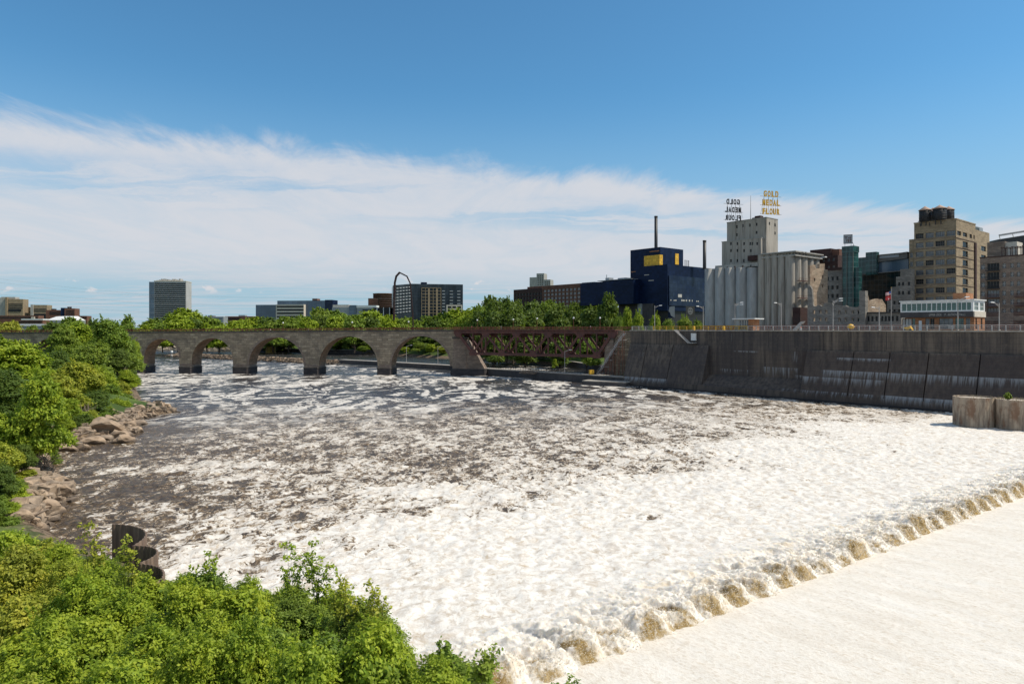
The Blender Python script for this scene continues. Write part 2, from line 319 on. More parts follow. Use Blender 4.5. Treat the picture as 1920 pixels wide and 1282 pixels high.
def gridmesh(name, X, Y, Z, mats, attrs=None, keep=None, smooth=True):
    nr, nc = X.shape
    me = bpy.data.meshes.new(name); idx = np.arange(nr * nc).reshape(nr, nc)
    q = np.stack([idx[:-1, :-1], idx[:-1, 1:], idx[1:, 1:], idx[1:, :-1]], -1).reshape(-1, 4)
    if keep is not None: q = q[keep.reshape(-1)]
    me.vertices.add(nr * nc); me.vertices.foreach_set('co', np.stack([X, Y, Z], -1).astype(np.float32).ravel())
    me.loops.add(q.size); me.loops.foreach_set('vertex_index', q.astype(np.int32).ravel())
    me.polygons.add(len(q)); me.polygons.foreach_set('loop_start', np.arange(0, q.size, 4, dtype=np.int32)); me.polygons.foreach_set('loop_total', np.full(len(q), 4, np.int32))
    me.polygons.foreach_set('use_smooth', np.full(len(q), smooth))
    for k, v in (attrs or {}).items():
        a = me.attributes.new(k, 'FLOAT', 'POINT'); a.data.foreach_set('value', v.astype(np.float32).ravel())
    me.update(calc_edges=True); me.validate()
    for m_ in mats: me.materials.append(m_)
    o = bpy.data.objects.new(name, me); COL.objects.link(o); return o
def poly_sd(X, Y, poly):
    """signed distance, negative inside"""
    d = np.full(X.shape, 1e9); ins = np.zeros(X.shape, bool); n = len(poly)
    for i in range(n):
        x0, y0 = poly[i]; x1, y1 = poly[(i + 1) % n]; ex_, ey_ = x1 - x0, y1 - y0
        t = np.clip(((X - x0) * ex_ + (Y - y0) * ey_) / (ex_ * ex_ + ey_ * ey_ + 1e-9), 0, 1)
        d = np.minimum(d, np.hypot(X - x0 - t * ex_, Y - y0 - t * ey_))
        c = ((y0 > Y) != (y1 > Y)) & (X < (x1 - x0) * (Y - y0) / (y1 - y0 + 1e-12) + x0); ins ^= c
    return np.where(ins, -d, d)

# ------------------------------------------------------------------ layout of the river, the lock wall and the apron
UX, UY = 0.64, -0.768; VX, VY = 0.768, 0.64                 # along the lock wall towards us, and inland
BANG = math.atan2(UY, UX); B0 = (43.0, 268.0)
def wallpt(t, v): return (B0[0] + t * UX + v * VX, B0[1] + t * UY + v * VY)
def tu(px, v=0.0):
    k = (px - CX) / F; ax = B0[0] + v * VX; ay = B0[1] + v * VY
    return (k * ay - ax) / (UX - k * UY)
L0 = (1.3, 42.3); AX, AY = 0.811, 0.585; NX, NY = -0.585, 0.811     # toe line of the spillway, and direction downstream
RIVER = [(12, -60), (6, 20), (-8, 37), (-18, 50), (-30, 58), (-45, 68), (-52, 74), (-57, 84), (-59, 90), (-66, 96), (-74, 108), (-84, 124), (-87, 134), (-80, 143),
         (-88, 156), (-92, 168), (-90, 181), (-95, 186), (-108, 192), (-118, 215), (-136, 245), (-160, 285), (-184, 322), (-196, 345), (-215, 380), (-330, 500), (-470, 640), (-520, 720),
         (-374, 702), (-264, 690), (-160, 612), (-50, 556), (-12, 475), (25, 425), (48, 330), (52, 276), (62, 262), (110, 200), (170, 128), (240, 40), (300, -60)]
def land_h(X, Y):
    sd = poly_sd(X, Y, RIVER)
    t = (X - B0[0]) * UX + (Y - B0[1]) * UY; v = (X - B0[0]) * VX + (Y - B0[1]) * VY
    nz = fbm(X * 0.03, Y * 0.03, 4)
    left = -2.5 + sst(sd, -5, 2) * 4.4 + sst(sd, 1, 26) * 8.0
    right = -2.5 + sst(sd, -4, 3) * 5.5 + sst(v + 0 * t, 70, 125) * 16 + 0.5 * sst(sd, 3, 20)
    lock = sst(t, -16, 2) * sst(v, 8.0, 12.5)
    right = np.maximum(right, right * (1 - lock) + 21.2 * lock)
    far = -2.5 + sst(sd, -6, 4) * 4.5 + sst(sd, 4, 120) * 14
    side = (X * 0.25 + Y) ; isfar = sst(Y, 430, 560) * sst(-X, 20, 120)
    isright = np.where(v > -60, 1.0, 0.0) * np.where(X > -130, 1.0, 0.0)
    h = np.where(isright > 0, right, np.where(isfar > 0.5, far, left))
    near = sst(Y, 62, 40) * sst(X, 40, 0)          # the wooded foot of the bank below us
    h = np.where((sd > 0) & (Y < 75) & (X < 60), np.minimum(h, 2.2 + 0.02 * sd), h)
    h = h + np.where(sd > 4, nz * 0.8, 0) * (1 - lock)
    return np.where(Y > 900, 17.0, h), sd
def gh(x, y): return float(land_h(np.array([float(x)]), np.array([float(y)]))[0][0])
ax_ = np.concatenate([np.linspace(-9000, -600, 14), np.linspace(-560, -260, 20), np.arange(-250, 260, 2.6), np.linspace(270, 600, 24), np.linspace(700, 9000, 14)])
ay_ = np.concatenate([np.linspace(-400, -20, 10), np.arange(-10, 520, 2.6), np.linspace(525, 900, 60), np.linspace(960, 12000, 22)])
GX, GY = np.meshgrid(ax_, ay_); GZ, GSD = land_h(GX, GY)
mg, tg, bgd = newmat('ground'); bgd.inputs['Roughness'].default_value = 0.95; bgd.inputs['Specular IOR Level'].default_value = 0.2
gp = tg.node('ShaderNodeNewGeometry').outputs['Position']; gxx, gyy, gzz = tg.sep(gp)[:3]
gn = tg.noise(gp, 0.12, 6, 0.6); gf = tg.noise(gp, 1.4, 6, 0.65)
gc = tg.mix(tg.ss(gn, 0.4, 0.6), (0.050, 0.085, 0.020), (0.10, 0.15, 0.03)); gc = tg.mix(tg.ss(gf, 0.45, 0.7, 0, 0.6), gc, (0.07, 0.06, 0.03))
gc = tg.mix(tg.ss(tg.m('ADD', gzz, gf), 2.7, 1.7), gc, tg.mix(tg.ss(gf, .4, .6), (0.22, 0.16, 0.105), (0.07, 0.05, 0.035)))
plateau = tg.ss(gzz, 20.3, 20.9); gc = tg.mix(tg.m('MULTIPLY', plateau, tg.ss(gyy, 700, 600)), gc, tg.mix(gf, (0.34, 0.32, 0.29), (0.24, 0.22, 0.20)))
tg.put(bgd.inputs['Base Color'], gc)
tg.l.new(tg.node('ShaderNodeBump', {'Height': gf, 'Strength': 0.5, 'Distance': 0.5}).outputs[0], bgd.inputs['Normal'])
tag(gridmesh('ground', GX, GY, GZ, [mg]), 'sloping river banks and flat ground reaching the horizon', kind='structure')

# ------------------------------------------------------------------ water
def water_material():
    m, t, b = newmat('river_water')
    pos = t.node('ShaderNodeNewGeometry').outputs['Position']
    cov = t.node('ShaderNodeAttribute', attribute_name='cov').outputs['Fac']
    far = t.node('ShaderNodeAttribute', attribute_name='calm').outputs['Fac']
    wn = t.node('ShaderNodeTexNoise', {'Vector': pos, 'Scale': 0.10, 'Detail': 3.0}).outputs['Color']
    wv = t.node('ShaderNodeVectorMath', {0: wn, 1: (0.5, 0.5, 0.5)}, operation='SUBTRACT').outputs[0]
    wv = t.node('ShaderNodeVectorMath', {0: wv, 'Scale': 9.0}, operation='SCALE').outputs[0]
    wp = t.node('ShaderNodeVectorMath', {0: pos, 1: wv}, operation='ADD').outputs[0]
    wn2 = t.node('ShaderNodeTexNoise', {'Vector': pos, 'Scale': 0.7, 'Detail': 3.0}).outputs['Color']
    wv2 = t.node('ShaderNodeVectorMath', {0: t.node('ShaderNodeVectorMath', {0: wn2, 1: (0.5, 0.5, 0.5)}, operation='SUBTRACT').outputs[0], 'Scale': 2.2}, operation='SCALE').outputs[0]
    wq = t.node('ShaderNodeVectorMath', {0: pos, 1: wv2}, operation='ADD').outputs[0]
    # near, choppy foam: fine torn clots drawn out across the current
    n1 = t.noise(t.mapv(wq, (1.0, 0.62, 1), (0, 0, R(20))), 0.34, 10, 0.68, 0.7)
    ra = t.noise(t.mapv(wq, (1.0, 0.65, 1), (0, 0, R(-15)), (9, 4, 0)), 0.38, 5, 0.6, 1.6)
    rb = t.noise(t.mapv(wq, (1.0, 0.65, 1), (0, 0, R(30)), (2, 8, 0)), 1.0, 4, 0.6, 1.2)
    rid = lambda q, k_: t.m('SUBTRACT', 1.0, t.m('MULTIPLY', t.m('ABSOLUTE', t.m('SUBTRACT', q, 0.5)), k_), clamp=True)
    lace = t.m('ADD', t.m('MULTIPLY', rid(ra, 9.0), 0.6), t.m('MULTIPLY', rid(rb, 7.0), 0.4))
    n1b = t.noise(t.mapv(wq, (1.2, 0.8, 1), (0, 0, R(-8))), 1.3, 6, 0.7, 0.3)
    # far, calm foam: long swirling skeins
    big = t.noise(t.mapv(wp, (1.0, 0.6, 1)), 0.035, 3, 0.5, 0.6)
    n2 = t.noise(t.mapv(wp, (1.0, 0.5, 1)), 0.055, 7, 0.60, 1.4)
    rd = t.m('SUBTRACT', 1.0, t.m('MULTIPLY', t.m('ABSOLUTE', t.m('SUBTRACT', n2, 0.5)), 9.0))
    n3 = t.noise(t.mapv(wq, (1.0, 0.6, 1)), 0.30, 9, 0.72, 0.4)
    skein = t.m('ADD', t.m('MULTIPLY', rd, 0.50), t.m('ADD', t.m('MULTIPLY', n3, 0.95), t.m('MULTIPLY', big, 0.55)))
    skein = t.ss(skein, t.m('SUBTRACT', 1.17, t.m('MULTIPLY', cov, 0.35)), t.m('SUBTRACT', 1.36, t.m('MULTIPLY', cov, 0.35)))
    thr = t.m('SUBTRACT', 0.738, t.m('MULTIPLY', cov, 0.330))
    n0 = t.noise(t.mapv(wp, (1.0, 0.6, 1)), 0.085, 4, 0.55, 0.8)
    nn = t.m('ADD', t.m('ADD', t.m('MULTIPLY', n1, 0.66), t.m('MULTIPLY', n1b, 0.22)), t.m('MULTIPLY', lace, 0.19))
    thr = t.m('ADD', thr, t.m('MULTIPLY', t.m('SUBTRACT', n0, 0.5), 0.20))
    chop = t.ss(nn, t.m('SUBTRACT', thr, 0.030), t.m('ADD', thr, 0.042))
    foam = t.m('ADD', t.m('MULTIPLY', chop, t.m('SUBTRACT', 1.0, far)), t.m('MULTIPLY', skein, far), clamp=True)
    fine = t.noise(t.mapv(wq, (1.3, 0.9, 1)), 1.1, 7, 0.7)
    fcol = t.mix(t.ss(fine, 0.40, 0.66), (0.79, 0.75, 0.685), (0.55, 0.48, 0.40))
    tanp = t.noise(t.mapv(wq, (1.0, 0.8, 1), (0, 0, R(20)), (5, 7, 0)), 0.7, 7, 0.7, 0.5)
    fcol = t.mix(t.ss(tanp, 0.53, 0.70, 0.0, 0.80), fcol, (0.43, 0.32, 0.20))
    tb = t.noise(t.mapv(wq, (1.0, 0.7, 1), (0, 0, R(-30)), (1, 3, 0)), 0.22, 6, 0.65, 0.8); fcol = t.mix(t.ss(tb, 0.48, 0.72, 0.0, 0.45), fcol, (0.56, 0.52, 0.48))
    wcol = t.mix(far, t.mix(t.ss(n1b, 0.4, 0.65), (0.062, 0.044, 0.029), (0.150, 0.098, 0.050)), (0.036, 0.034, 0.036))
    fringe = t.ss(nn, t.m('SUBTRACT', thr, 0.080), t.m('SUBTRACT', thr, 0.005)); wcol = t.mix(t.m('MULTIPLY', fringe, t.m('SUBTRACT', 0.9, t.m('MULTIPLY', far, 0.8))), wcol, (0.34, 0.235, 0.13))
    foam = t.m('MULTIPLY', foam, t.ss(cov, 0.55, 0.95, 0.86, 1.0))
    col = t.mix(foam, wcol, fcol)
    t.put(b.inputs['Base Color'], col)
    t.put(b.inputs['Roughness'], t.m('ADD', t.m('MULTIPLY', foam, 0.6), 0.22))
    t.put(b.inputs['Specular IOR Level'], t.m('SUBTRACT', 0.5, t.m('MULTIPLY', foam, 0.35)))
    b.inputs['IOR'].default_value = 1.33
    h1 = t.noise(t.mapv(wq, (1.0, 0.7, 1)), 0.9, 8, 0.66); h2 = t.noise(t.mapv(pos, (1.0, 0.8, 1)), 0.8, 7, 0.62)
    hh = t.m('ADD', t.m('MULTIPLY', h1, t.m('SUBTRACT', 1.0, t.m('MULTIPLY', far, 0.6))), t.m('ADD', t.m('MULTIPLY', h2, 0.5), t.m('MULTIPLY', foam, 0.10)))
    bn = t.node('ShaderNodeBump', {'Height': hh, 'Strength': t.m('SUBTRACT', 0.95, t.m('MULTIPLY', foam, 0.62)), 'Distance': 0.6}); t.l.new(bn.outputs[0], b.inputs['Normal'])
    return m
M['water'] = water_material()
def water_fields(X, Y):
    d = (X - L0[0]) * NX + (Y - L0[1]) * NY
    n = fbm(X * 0.035, Y * 0.05, 4)
    cov = 1.20 - 0.66 * sst(d + n * 26, 16, 60) - 0.10 * sst(d + n * 30, 60, 170)
    shore = poly_sd(X, Y, RIVER)
    cov = cov + n * 0.16 * sst(d, 20, 60)
    rightboil = np.exp(-((X - 80) / 45.0) ** 2 - ((Y - 160) / 55.0) ** 2) * 0.16
    cov = cov + rightboil - 0.22 * sst(-shore, 26, 4) * sst(-X, 10, 50)
    calm = sst(Y + n * 50 - 0.25 * X, 140, 235)
    cov = np.where(calm > 0.01, cov * (1 - calm) + calm * (0.46 + 0.30 * n), cov)
    amp = 0.40 * np.exp(-np.maximum(d - 20, 0) / 100.0) * (0.38 + 0.62 * sst(d, 14, 50)) + 0.05
    z = amp * (0.9 * fbm(X * 0.22, Y * 0.17, 3) + 0.80 * (billow(X * 0.44, Y * 0.34, 3, 0.5) - 0.6))
    return z, np.clip(cov, 0, 1.2), calm
def water_sheet(name, xs, ys):
    X, Y = np.meshgrid(xs, ys); z, cov, calm = water_fields(X, Y)
    d = (X - L0[0]) * NX + (Y - L0[1]) * NY
    cut = d[:-1, :-1] > 3.0
    z = z * (0.4 + 0.6 * sst(d, 2, 9))
    return gridmesh(name, X, Y, z, [M['water']], {'cov': cov, 'calm': calm}, keep=cut)
wa = water_sheet('water', np.arange(-98, 150, 0.28), np.arange(38, 132.01, 0.28))
tag(wa, 'churning brown and white river water below the spillway', kind='structure')
wb = water_sheet('water', np.arange(-216, 128, 0.85), np.arange(131.8, 345, 0.75))
tag(wb, 'dark river water with white foam skeins towards the bridge', kind='structure')
X, Y = np.meshgrid(np.arange(-560, 120, 5.0), np.arange(344.5, 780, 5.0))
n_ = fbm(X * 0.02, Y * 0.03, 3)
wc = gridmesh('water', X, Y, X * 0 - 0.01, [M['water']], {'cov': 0.30 + 0.35 * n_ - 0.55 * sst(X * 0.35 + Y, 385, 440), 'calm': X * 0 + 1.0})
tag(wc, 'calm river water beyond the arches', kind='structure')

# --- apron and the breaking roll
def apron_material():
    m, t, b = newmat('spillway_sheet_water')
    pos = t.node('ShaderNodeNewGeometry').outputs['Position']
    v = t.mapv(t.mapv(pos, (1, 1, 1), (0, 0, -math.atan2(AY, AX))), (3.2, 1.5, 1))
    f = t.noise(v, 1.6, 7, 0.72, 0.3); g = t.noise(v, 0.18, 5, 0.6); s_ = t.noise(v, 5.0, 4, 0.7)
    c = t.mix(t.ss(f, 0.44, 0.70, 0, 0.8), (0.84, 0.775, 0.68), (0.56, 0.45, 0.32)); c = t.mix(t.ss(g, 0.35, 0.7, 0, 0.35), c, (0.76, 0.70, 0.60))
    c = t.mix(t.ss(s_, 0.56, 0.72, 0, 0.6), c, (0.44, 0.33, 0.21))
    lg = t.noise(t.mapv(t.mapv(pos, (1, 1, 1), (0, 0, -math.atan2(AY, AX))), (0.5, 0.10, 1)), 1.0, 6, 0.65, 0.5); c = t.mix(t.ss(lg, 0.45, 0.68, 0, 0.35), c, (0.66, 0.57, 0.46)); c = t.mix(t.ss(lg, 0.45, 0.30, 0, 0.5), c, (0.88, 0.83, 0.75))
    t.put(b.inputs['Base Color'], c); b.inputs['Roughness'].default_value = 0.6; b.inputs['Specular IOR Level'].default_value = 0.3
    bn = t.node('ShaderNodeBump', {'Height': t.m('ADD', f, t.m('MULTIPLY', s_, 0.4)), 'Strength': 0.5, 'Distance': 0.22}); t.l.new(bn.outputs[0], b.inputs['Normal'])
    return m
S_, D_ = np.meshgrid(np.arange(-22, 150, 0.4), np.arange(-58, 1.2, 0.4))
AXs = L0[0] + S_ * AX + D_ * NX; AYs = L0[1] + S_ * AY + D_ * NY
AZ = -D_ * 0.075 + 0.05 + 0.10 * fbm(S_ * 0.9, D_ * 0.25, 4) + 0.10 * np.exp(-((D_ + 17 + 0.05 * S_ + fbm(S_ * 0.1, S_ * 0, 3)) / 0.5) ** 2) * sst(S_, 20, 40)
tag(gridmesh('spillway_water', AXs, AYs, AZ, [apron_material()]), 'smooth creamy sheet of water sliding down the spillway apron', kind='structure')
def roll_material():
    m, t, b = newmat('breaking_foam')
    pos = t.node('ShaderNodeNewGeometry').outputs['Position']
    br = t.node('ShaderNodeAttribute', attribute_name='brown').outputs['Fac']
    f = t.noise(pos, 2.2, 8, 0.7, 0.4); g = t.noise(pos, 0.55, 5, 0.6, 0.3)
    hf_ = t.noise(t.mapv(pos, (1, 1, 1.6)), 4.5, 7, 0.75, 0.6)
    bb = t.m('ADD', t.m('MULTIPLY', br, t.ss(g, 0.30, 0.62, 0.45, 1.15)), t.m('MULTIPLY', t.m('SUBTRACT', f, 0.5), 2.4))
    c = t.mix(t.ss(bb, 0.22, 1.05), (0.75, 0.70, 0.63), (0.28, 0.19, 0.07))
    c = t.mix(t.m('MULTIPLY', t.ss(hf_, 0.52, 0.62), 0.45), c, (0.74, 0.67, 0.57))
    c = t.mix(t.ss(f, 0.50, 0.74, 0.0, 0.5), c, (0.60, 0.49, 0.34))
    c = t.mix(t.ss(g, 0.50, 0.72, 0, 0.55), c, (0.62, 0.50, 0.34))
    t.put(b.inputs['Base Color'], c); b.inputs['Roughness'].default_value = 0.9; b.inputs['Specular IOR Level'].default_value = 0.1
    b.inputs['Subsurface Weight'].default_value = 0.30; b.inputs['Subsurface Scale'].default_value = 0.5; b.inputs['Subsurface Radius'].default_value = (1.0, 0.8, 0.55)
    bn = t.node('ShaderNodeBump', {'Height': t.noise(pos, 3.5, 8, 0.7), 'Strength': 0.5, 'Distance': 0.2}); t.l.new(bn.outputs[0], b.inputs['Normal'])
    return m
ss_ = np.arange(-14, 118, 0.10); dd_ = np.concatenate([np.arange(-0.7, 3.5, 0.085), np.arange(3.5, 17, 0.18)])
S_, D_ = np.meshgrid(ss_, dd_)
per = 3.25; sj = S_ + 1.5 * perlin(S_ * 0.16, S_ * 0 + 3.3); ph = sj / per; cell = np.floor(ph); fr = ph - cell
rnd = np.modf(np.abs(np.sin(cell * 12.9898) * 43758.5453))[0]
lobe = np.sqrt(np.clip(1 - (2 * fr - 1) ** 2, 0, 1))
edge0 = -0.15 - 0.55 * lobe + 0.3 * (rnd - 0.5) + 0.3 * fr * (1 - fr) + 0.34 * fbm(S_ * 0.8, S_ * 0 + 1.0, 4)
e = D_ - edge0
bl = billow(S_ * 0.50 + 0.30 * D_, D_ * 0.30, 4, 0.5); bl2 = billow(S_ * 1.5, D_ * 1.5 + 9, 4, 0.55)
Hh = (0.70 + 0.60 * rnd) * (0.35 + 0.65 * lobe ** .7) * sst(e, 0, 1.5) * (1 - 0.92 * sst(e, 1.8, 9))
Hh = Hh + 0.62 * (0.9 - bl) * sst(e, 0.2, 2.2) * (1 - 0.9 * sst(e, 5, 13)) + 0.17 * (0.9 - bl2) * sst(e, 0, 0.9) * (1 - 0.9 * sst(e, 4, 12))
far_e = 12 + 5 * fbm(S_ * 0.13, S_ * 0 + 2.2, 3)
Hh = Hh * sst(far_e - D_, 0, 6) + 0.02 + 0.0 * sst(16.8 - D_, 0.0, 4) - 0.35 * (1 - sst(e, -0.15, 0.25)) - 0.5 * (1 - sst(far_e - D_, 0, 5))
notch = np.exp(-((fr - 0.10) / 0.16) ** 2) + np.exp(-((fr - 1.08) / 0.10) ** 2)
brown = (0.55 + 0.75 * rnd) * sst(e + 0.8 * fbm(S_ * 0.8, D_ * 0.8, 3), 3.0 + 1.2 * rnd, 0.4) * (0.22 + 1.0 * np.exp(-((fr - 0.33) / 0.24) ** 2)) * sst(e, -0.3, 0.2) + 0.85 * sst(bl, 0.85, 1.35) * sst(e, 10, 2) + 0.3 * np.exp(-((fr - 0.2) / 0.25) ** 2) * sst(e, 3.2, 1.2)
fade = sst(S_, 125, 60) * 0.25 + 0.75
RX = L0[0] + S_ * AX + D_ * NX - 0.35 * NX * (Hh > 0.5) * (Hh - 0.5); RY = L0[1] + S_ * AY + D_ * NY - 0.35 * NY * (Hh > 0.5) * (Hh - 0.5)
keep = (e[:-1, :-1] > -0.5) & (D_[:-1, :-1] < 12 + 5 * fbm(S_ * 0.13, S_ * 0 + 2.2, 3)[:-1, :-1])
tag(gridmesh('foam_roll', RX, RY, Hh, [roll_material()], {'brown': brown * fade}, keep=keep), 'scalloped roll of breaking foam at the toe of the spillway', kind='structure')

# torn clots and droplets thrown up along the roll
rn_ = np.random.default_rng(12); wgt = (np.exp(-((e - 1.2) / 1.6) ** 2) + 0.18 * np.exp(-((e - 4) / 4.0) ** 2)) * (e > 0.05) * (S_ > -12) * (D_ < 9)
wgt = wgt * np.exp(-np.maximum(S_, 0) / 60.0); wf = (wgt / wgt.sum()).ravel(); ii = rn_.choice(wf.size, 20000, p=wf)
c_ = np.stack([RX.ravel()[ii], RY.ravel()[ii], Hh.ravel()[ii]], 1) + rn_.normal(0, 1, (20000, 3)) * np.array([.16, .16, .13]) + np.array([0, 0, .07])
sz = rn_.uniform(.02, .05, (20000, 1)) * (1 + S_.ravel()[ii][:, None].clip(0) / 60)
a_ = rn_.normal(0, 1, (20000, 3)); a_ /= np.linalg.norm(a_, axis=1, keepdims=True); b_ = np.cross(a_, rn_.normal(0, 1, (20000, 3))); b_ /= np.linalg.norm(b_, axis=1, keepdims=True); k_ = np.cross(a_, b_)
V_ = np.stack([c_ + a_ * sz, c_ - a_ * sz * .5 + b_ * sz, c_ - a_ * sz * .5 - b_ * sz, c_ + k_ * sz], 1).reshape(-1, 3); n_ = 20000
F_ = (np.arange(n_)[:, None] * 4 + np.array([[0, 1, 2, 0, 3, 1, 1, 3, 2, 2, 3, 0]])).ravel().astype(np.int32)
me = bpy.data.meshes.new('foam_spray'); me.vertices.add(4 * n_); me.vertices.foreach_set('co', V_.astype(np.float32).ravel()); me.loops.add(12 * n_); me.loops.foreach_set('vertex_index', F_)
me.polygons.add(4 * n_); me.polygons.foreach_set('loop_start', np.arange(0, 12 * n_, 3, dtype=np.int32)); me.polygons.foreach_set('loop_total', np.full(4 * n_, 3, np.int32)); me.update(calc_edges=True)
M['spray'] = mat('spray_foam', (0.88, 0.84, 0.77), (0.74, 0.64, 0.50), 0.9, 0.9, lo=.45, hi=.65)
ts_ = NT(M['spray'].node_tree); tr_n = ts_.node('ShaderNodeBsdfTranslucent', {'Color': (0.9, 0.85, 0.76)}); mx_n = ts_.node('ShaderNodeMixShader', {0: 0.5})
ts_.l.new([n for n in ts_.n if n.type == 'BSDF_PRINCIPLED'][0].outputs[0], mx_n.inputs[1]); ts_.l.new(tr_n.outputs[0], mx_n.inputs[2]); ts_.l.new(mx_n.outputs[0], [n for n in ts_.n if n.type == 'OUTPUT_MATERIAL'][0].inputs[0]); me.materials.append(M['spray'])
o = bpy.data.objects.new('foam_spray', me); COL.objects.link(o); tag(o, 'torn clots of foam and spray flying over the breaking roll', kind='stuff')
# ------------------------------------------------------------------ stone arch bridge
BA = math.atan2(-17.0, 161.7); BO = (-187.6, 342.0)
def bx_(px):
    k = (px - CX) / F; return (k * BO[1] - BO[0]) / (math.cos(BA) - k * math.sin(BA))
def btop(x): return 20.0 + 1.0 * x / 163.0
bridge = empty('stone_arch_bridge', (BO[0], BO[1], 0), BA, 'long grey-brown stone bridge of round arches standing across the river', 'bridge')
pc_ = [60, 118, 182, 258, 348, 451.5, 584, 721, 860]; pw_ = [7, 7, 7, 7.2, 6.8, 8.2, 7.6, 6.8, 8.0]
cr_ = [635.5, 635.5, 635.5, 635.5, 634, 632.5, 630.5, 630]
BD = 8.6
PXc = [bx_(p) for p in pc_]
for i in range(8):
    xa, xb = PXc[i], PXc[i + 1]; wl, wr = pw_[i] / 2, pw_[i + 1] / 2
    if i == 7: xb2 = xb - 1.5; wr = 4.2
    x0, x1 = xa + wl, xb - wr; a = (x1 - x0) / 2; xm = (x0 + x1) / 2
    zc_ = zat(cr_[i], 342 - 17 * xm / 163.0); zs = max(zc_ - a, 4.4); b_ = zc_ - zs; zp = 4.4
    n = 28; cur = [(x0, zp)] + [(xm - a * math.cos(math.pi * k / n), zs + b_ * math.sin(math.pi * k / n)) for k in range(n + 1)] + [(x1, zp)]
    m = MB(); up = [(min(max(x, xa), xb), btop(x)) for x, z in cur]; up[0] = (xa, btop(xa)); up[-1] = (xb, btop(xb))
    for y, fl in ((0.0, False), (BD, True)):
        vs = [(x, y, z) for x, z in cur] + [(x, y, z) for x, z in up] + [(xa, y, zp), (xb, y, zp)]
        k = len(cur); fs = [(j, j + 1, k + j + 1, k + j) for j in range(1, k - 2)]
        fs += [(2 * k, 0, 1, k + 1, k), (k - 1, 2 * k + 1, 2 * k - 1, 2 * k - 2, k - 2)]
        m.add(vs, [f[::-1] if fl else f for f in fs], 0)
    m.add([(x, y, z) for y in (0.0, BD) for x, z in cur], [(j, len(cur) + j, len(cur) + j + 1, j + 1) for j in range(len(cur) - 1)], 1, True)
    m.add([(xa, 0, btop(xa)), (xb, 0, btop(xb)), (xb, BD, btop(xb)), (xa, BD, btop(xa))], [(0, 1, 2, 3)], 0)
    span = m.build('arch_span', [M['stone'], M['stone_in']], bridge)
    # ring of voussoirs standing a little proud round the opening
    m = MB(); cc = cur[1:-1]
    def ringpt(q, off): x, z = q; vx, vz = x - xm, z - zs; L = math.hypot(vx, vz) or 1; return (x + vx / L * off, z + vz / L * off)
    for j in range(len(cc) - 1):
        q = [ringpt(cc[j], 0.0), ringpt(cc[j + 1], 0.0), ringpt(cc[j + 1], 0.95), ringpt(cc[j], 0.95)]
        m.hexa([(x, -0.14, z) for x, z in q], [(x, 0.3, z) for x, z in q], 0)
    m.build('arch_ring', [M['ashlar'] if i % 2 else M['stone']], span)
for i, (xc, w_) in enumerate(zip(PXc[:-1], pw_[:-1])):
    m = MB(); h = w_ / 2
    m.hexa([(xc - h + .5, -0.25, 3.3), (xc + h - .5, -0.25, 3.3), (xc + h, 0.3, 3.3), (xc + h, BD - 0.3, 3.3), (xc + h - .5, BD + 0.25, 3.3), (xc - h + .5, BD + 0.25, 3.3), (xc - h, BD - 0.3, 3.3), (xc - h, 0.3, 3.3)],
           [(xc - h + .6, -0.1, 4.9), (xc + h - .6, -0.1, 4.9), (xc + h - .05, 0.2, 4.9), (xc + h - .05, BD - 0.2, 4.9), (xc + h - .6, BD + 0.1, 4.9), (xc - h + .6, BD + 0.1, 4.9), (xc - h + .05, BD - 0.2, 4.9), (xc - h + .05, 0.2, 4.9)], 0)
    p = m.build('pier', [M['ashlar']], bridge)
    m = MB(); h += 0.45
    m.prism([(xc - h, 0.5), (xc - h * .75, -0.95), (xc + h * .75, -0.95), (xc + h, 0.5), (xc + h, BD - .5), (xc + h * .7, BD + 1.6), (xc - h * .7, BD + 1.6), (xc - h, BD - .5)], -2.5, 3.0, 0)
    m.prism([(xc - h - .15, 0.4), (xc - h * .78, -1.15), (xc + h * .78, -1.15), (xc + h + .15, 0.4), (xc + h + .15, BD - .4), (xc + h * .7, BD + 1.8), (xc - h * .7, BD + 1.8), (xc - h - .15, BD - .4)], 3.0, 3.45, 1)
    m.build('pier_base', [M['stone_dark'], M['coping']], p)
m = MB(); xe = bx_(-90); m.hexa([(xe, 0, 0), (PXc[0], 0, 0), (PXc[0], BD, 0), (xe, BD, 0)], [(xe, 0, btop(xe)), (PXc[0], 0, btop(PXc[0])), (PXc[0], BD, btop(PXc[0])), (xe, BD, btop(xe))], 0)
m.build('approach_wall', [M['stone']], bridge)
xr = PXc[-1] + 1.0
m = MB()
m.hexa([(PXc[-2] + 60, 0.02, 14)] * 0 or [(xr - 4, -.2, 3.2), (xr + 2.8, -.2, 3.2), (xr + 2.8, BD, 3.2), (xr - 4, BD, 3.2)], [(xr - 3.6, -.1, 17.4), (xr + 2.2, -.1, 17.4), (xr + 2.2, BD, 17.4), (xr - 3.6, BD, 17.4)], 0)
m.hexa([(xr + 2.8, 0.1, 3.2), (xr + 11.5, 0.1, 3.2), (xr + 11.5, BD, 3.2), (xr + 2.8, BD, 3.2)], [(xr + 2.2, 0.1, 16.6), (xr + 3.4, 0.1, 16.6), (xr + 3.4, BD, 16.6), (xr + 2.2, BD, 16.6)], 0)
m.box(xr - 4.1, xr + 2.7, -.5, BD + .3, 17.4, 18.3, 1)
tp = m.build('truss_pier', [M['ashlar'], M['coping']], bridge)
m = MB(); m.prism([(xr - 5, 0), (xr - 4, -1.6), (xr + 11.6, -1.6), (xr + 12.6, 0), (xr + 12.6, BD + 1), (xr - 5, BD + 1)], -2.5, 3.2, 0); m.build('pier_base', [M['stone_dark']], tp)
m = MB(); xq = xr - 2.3
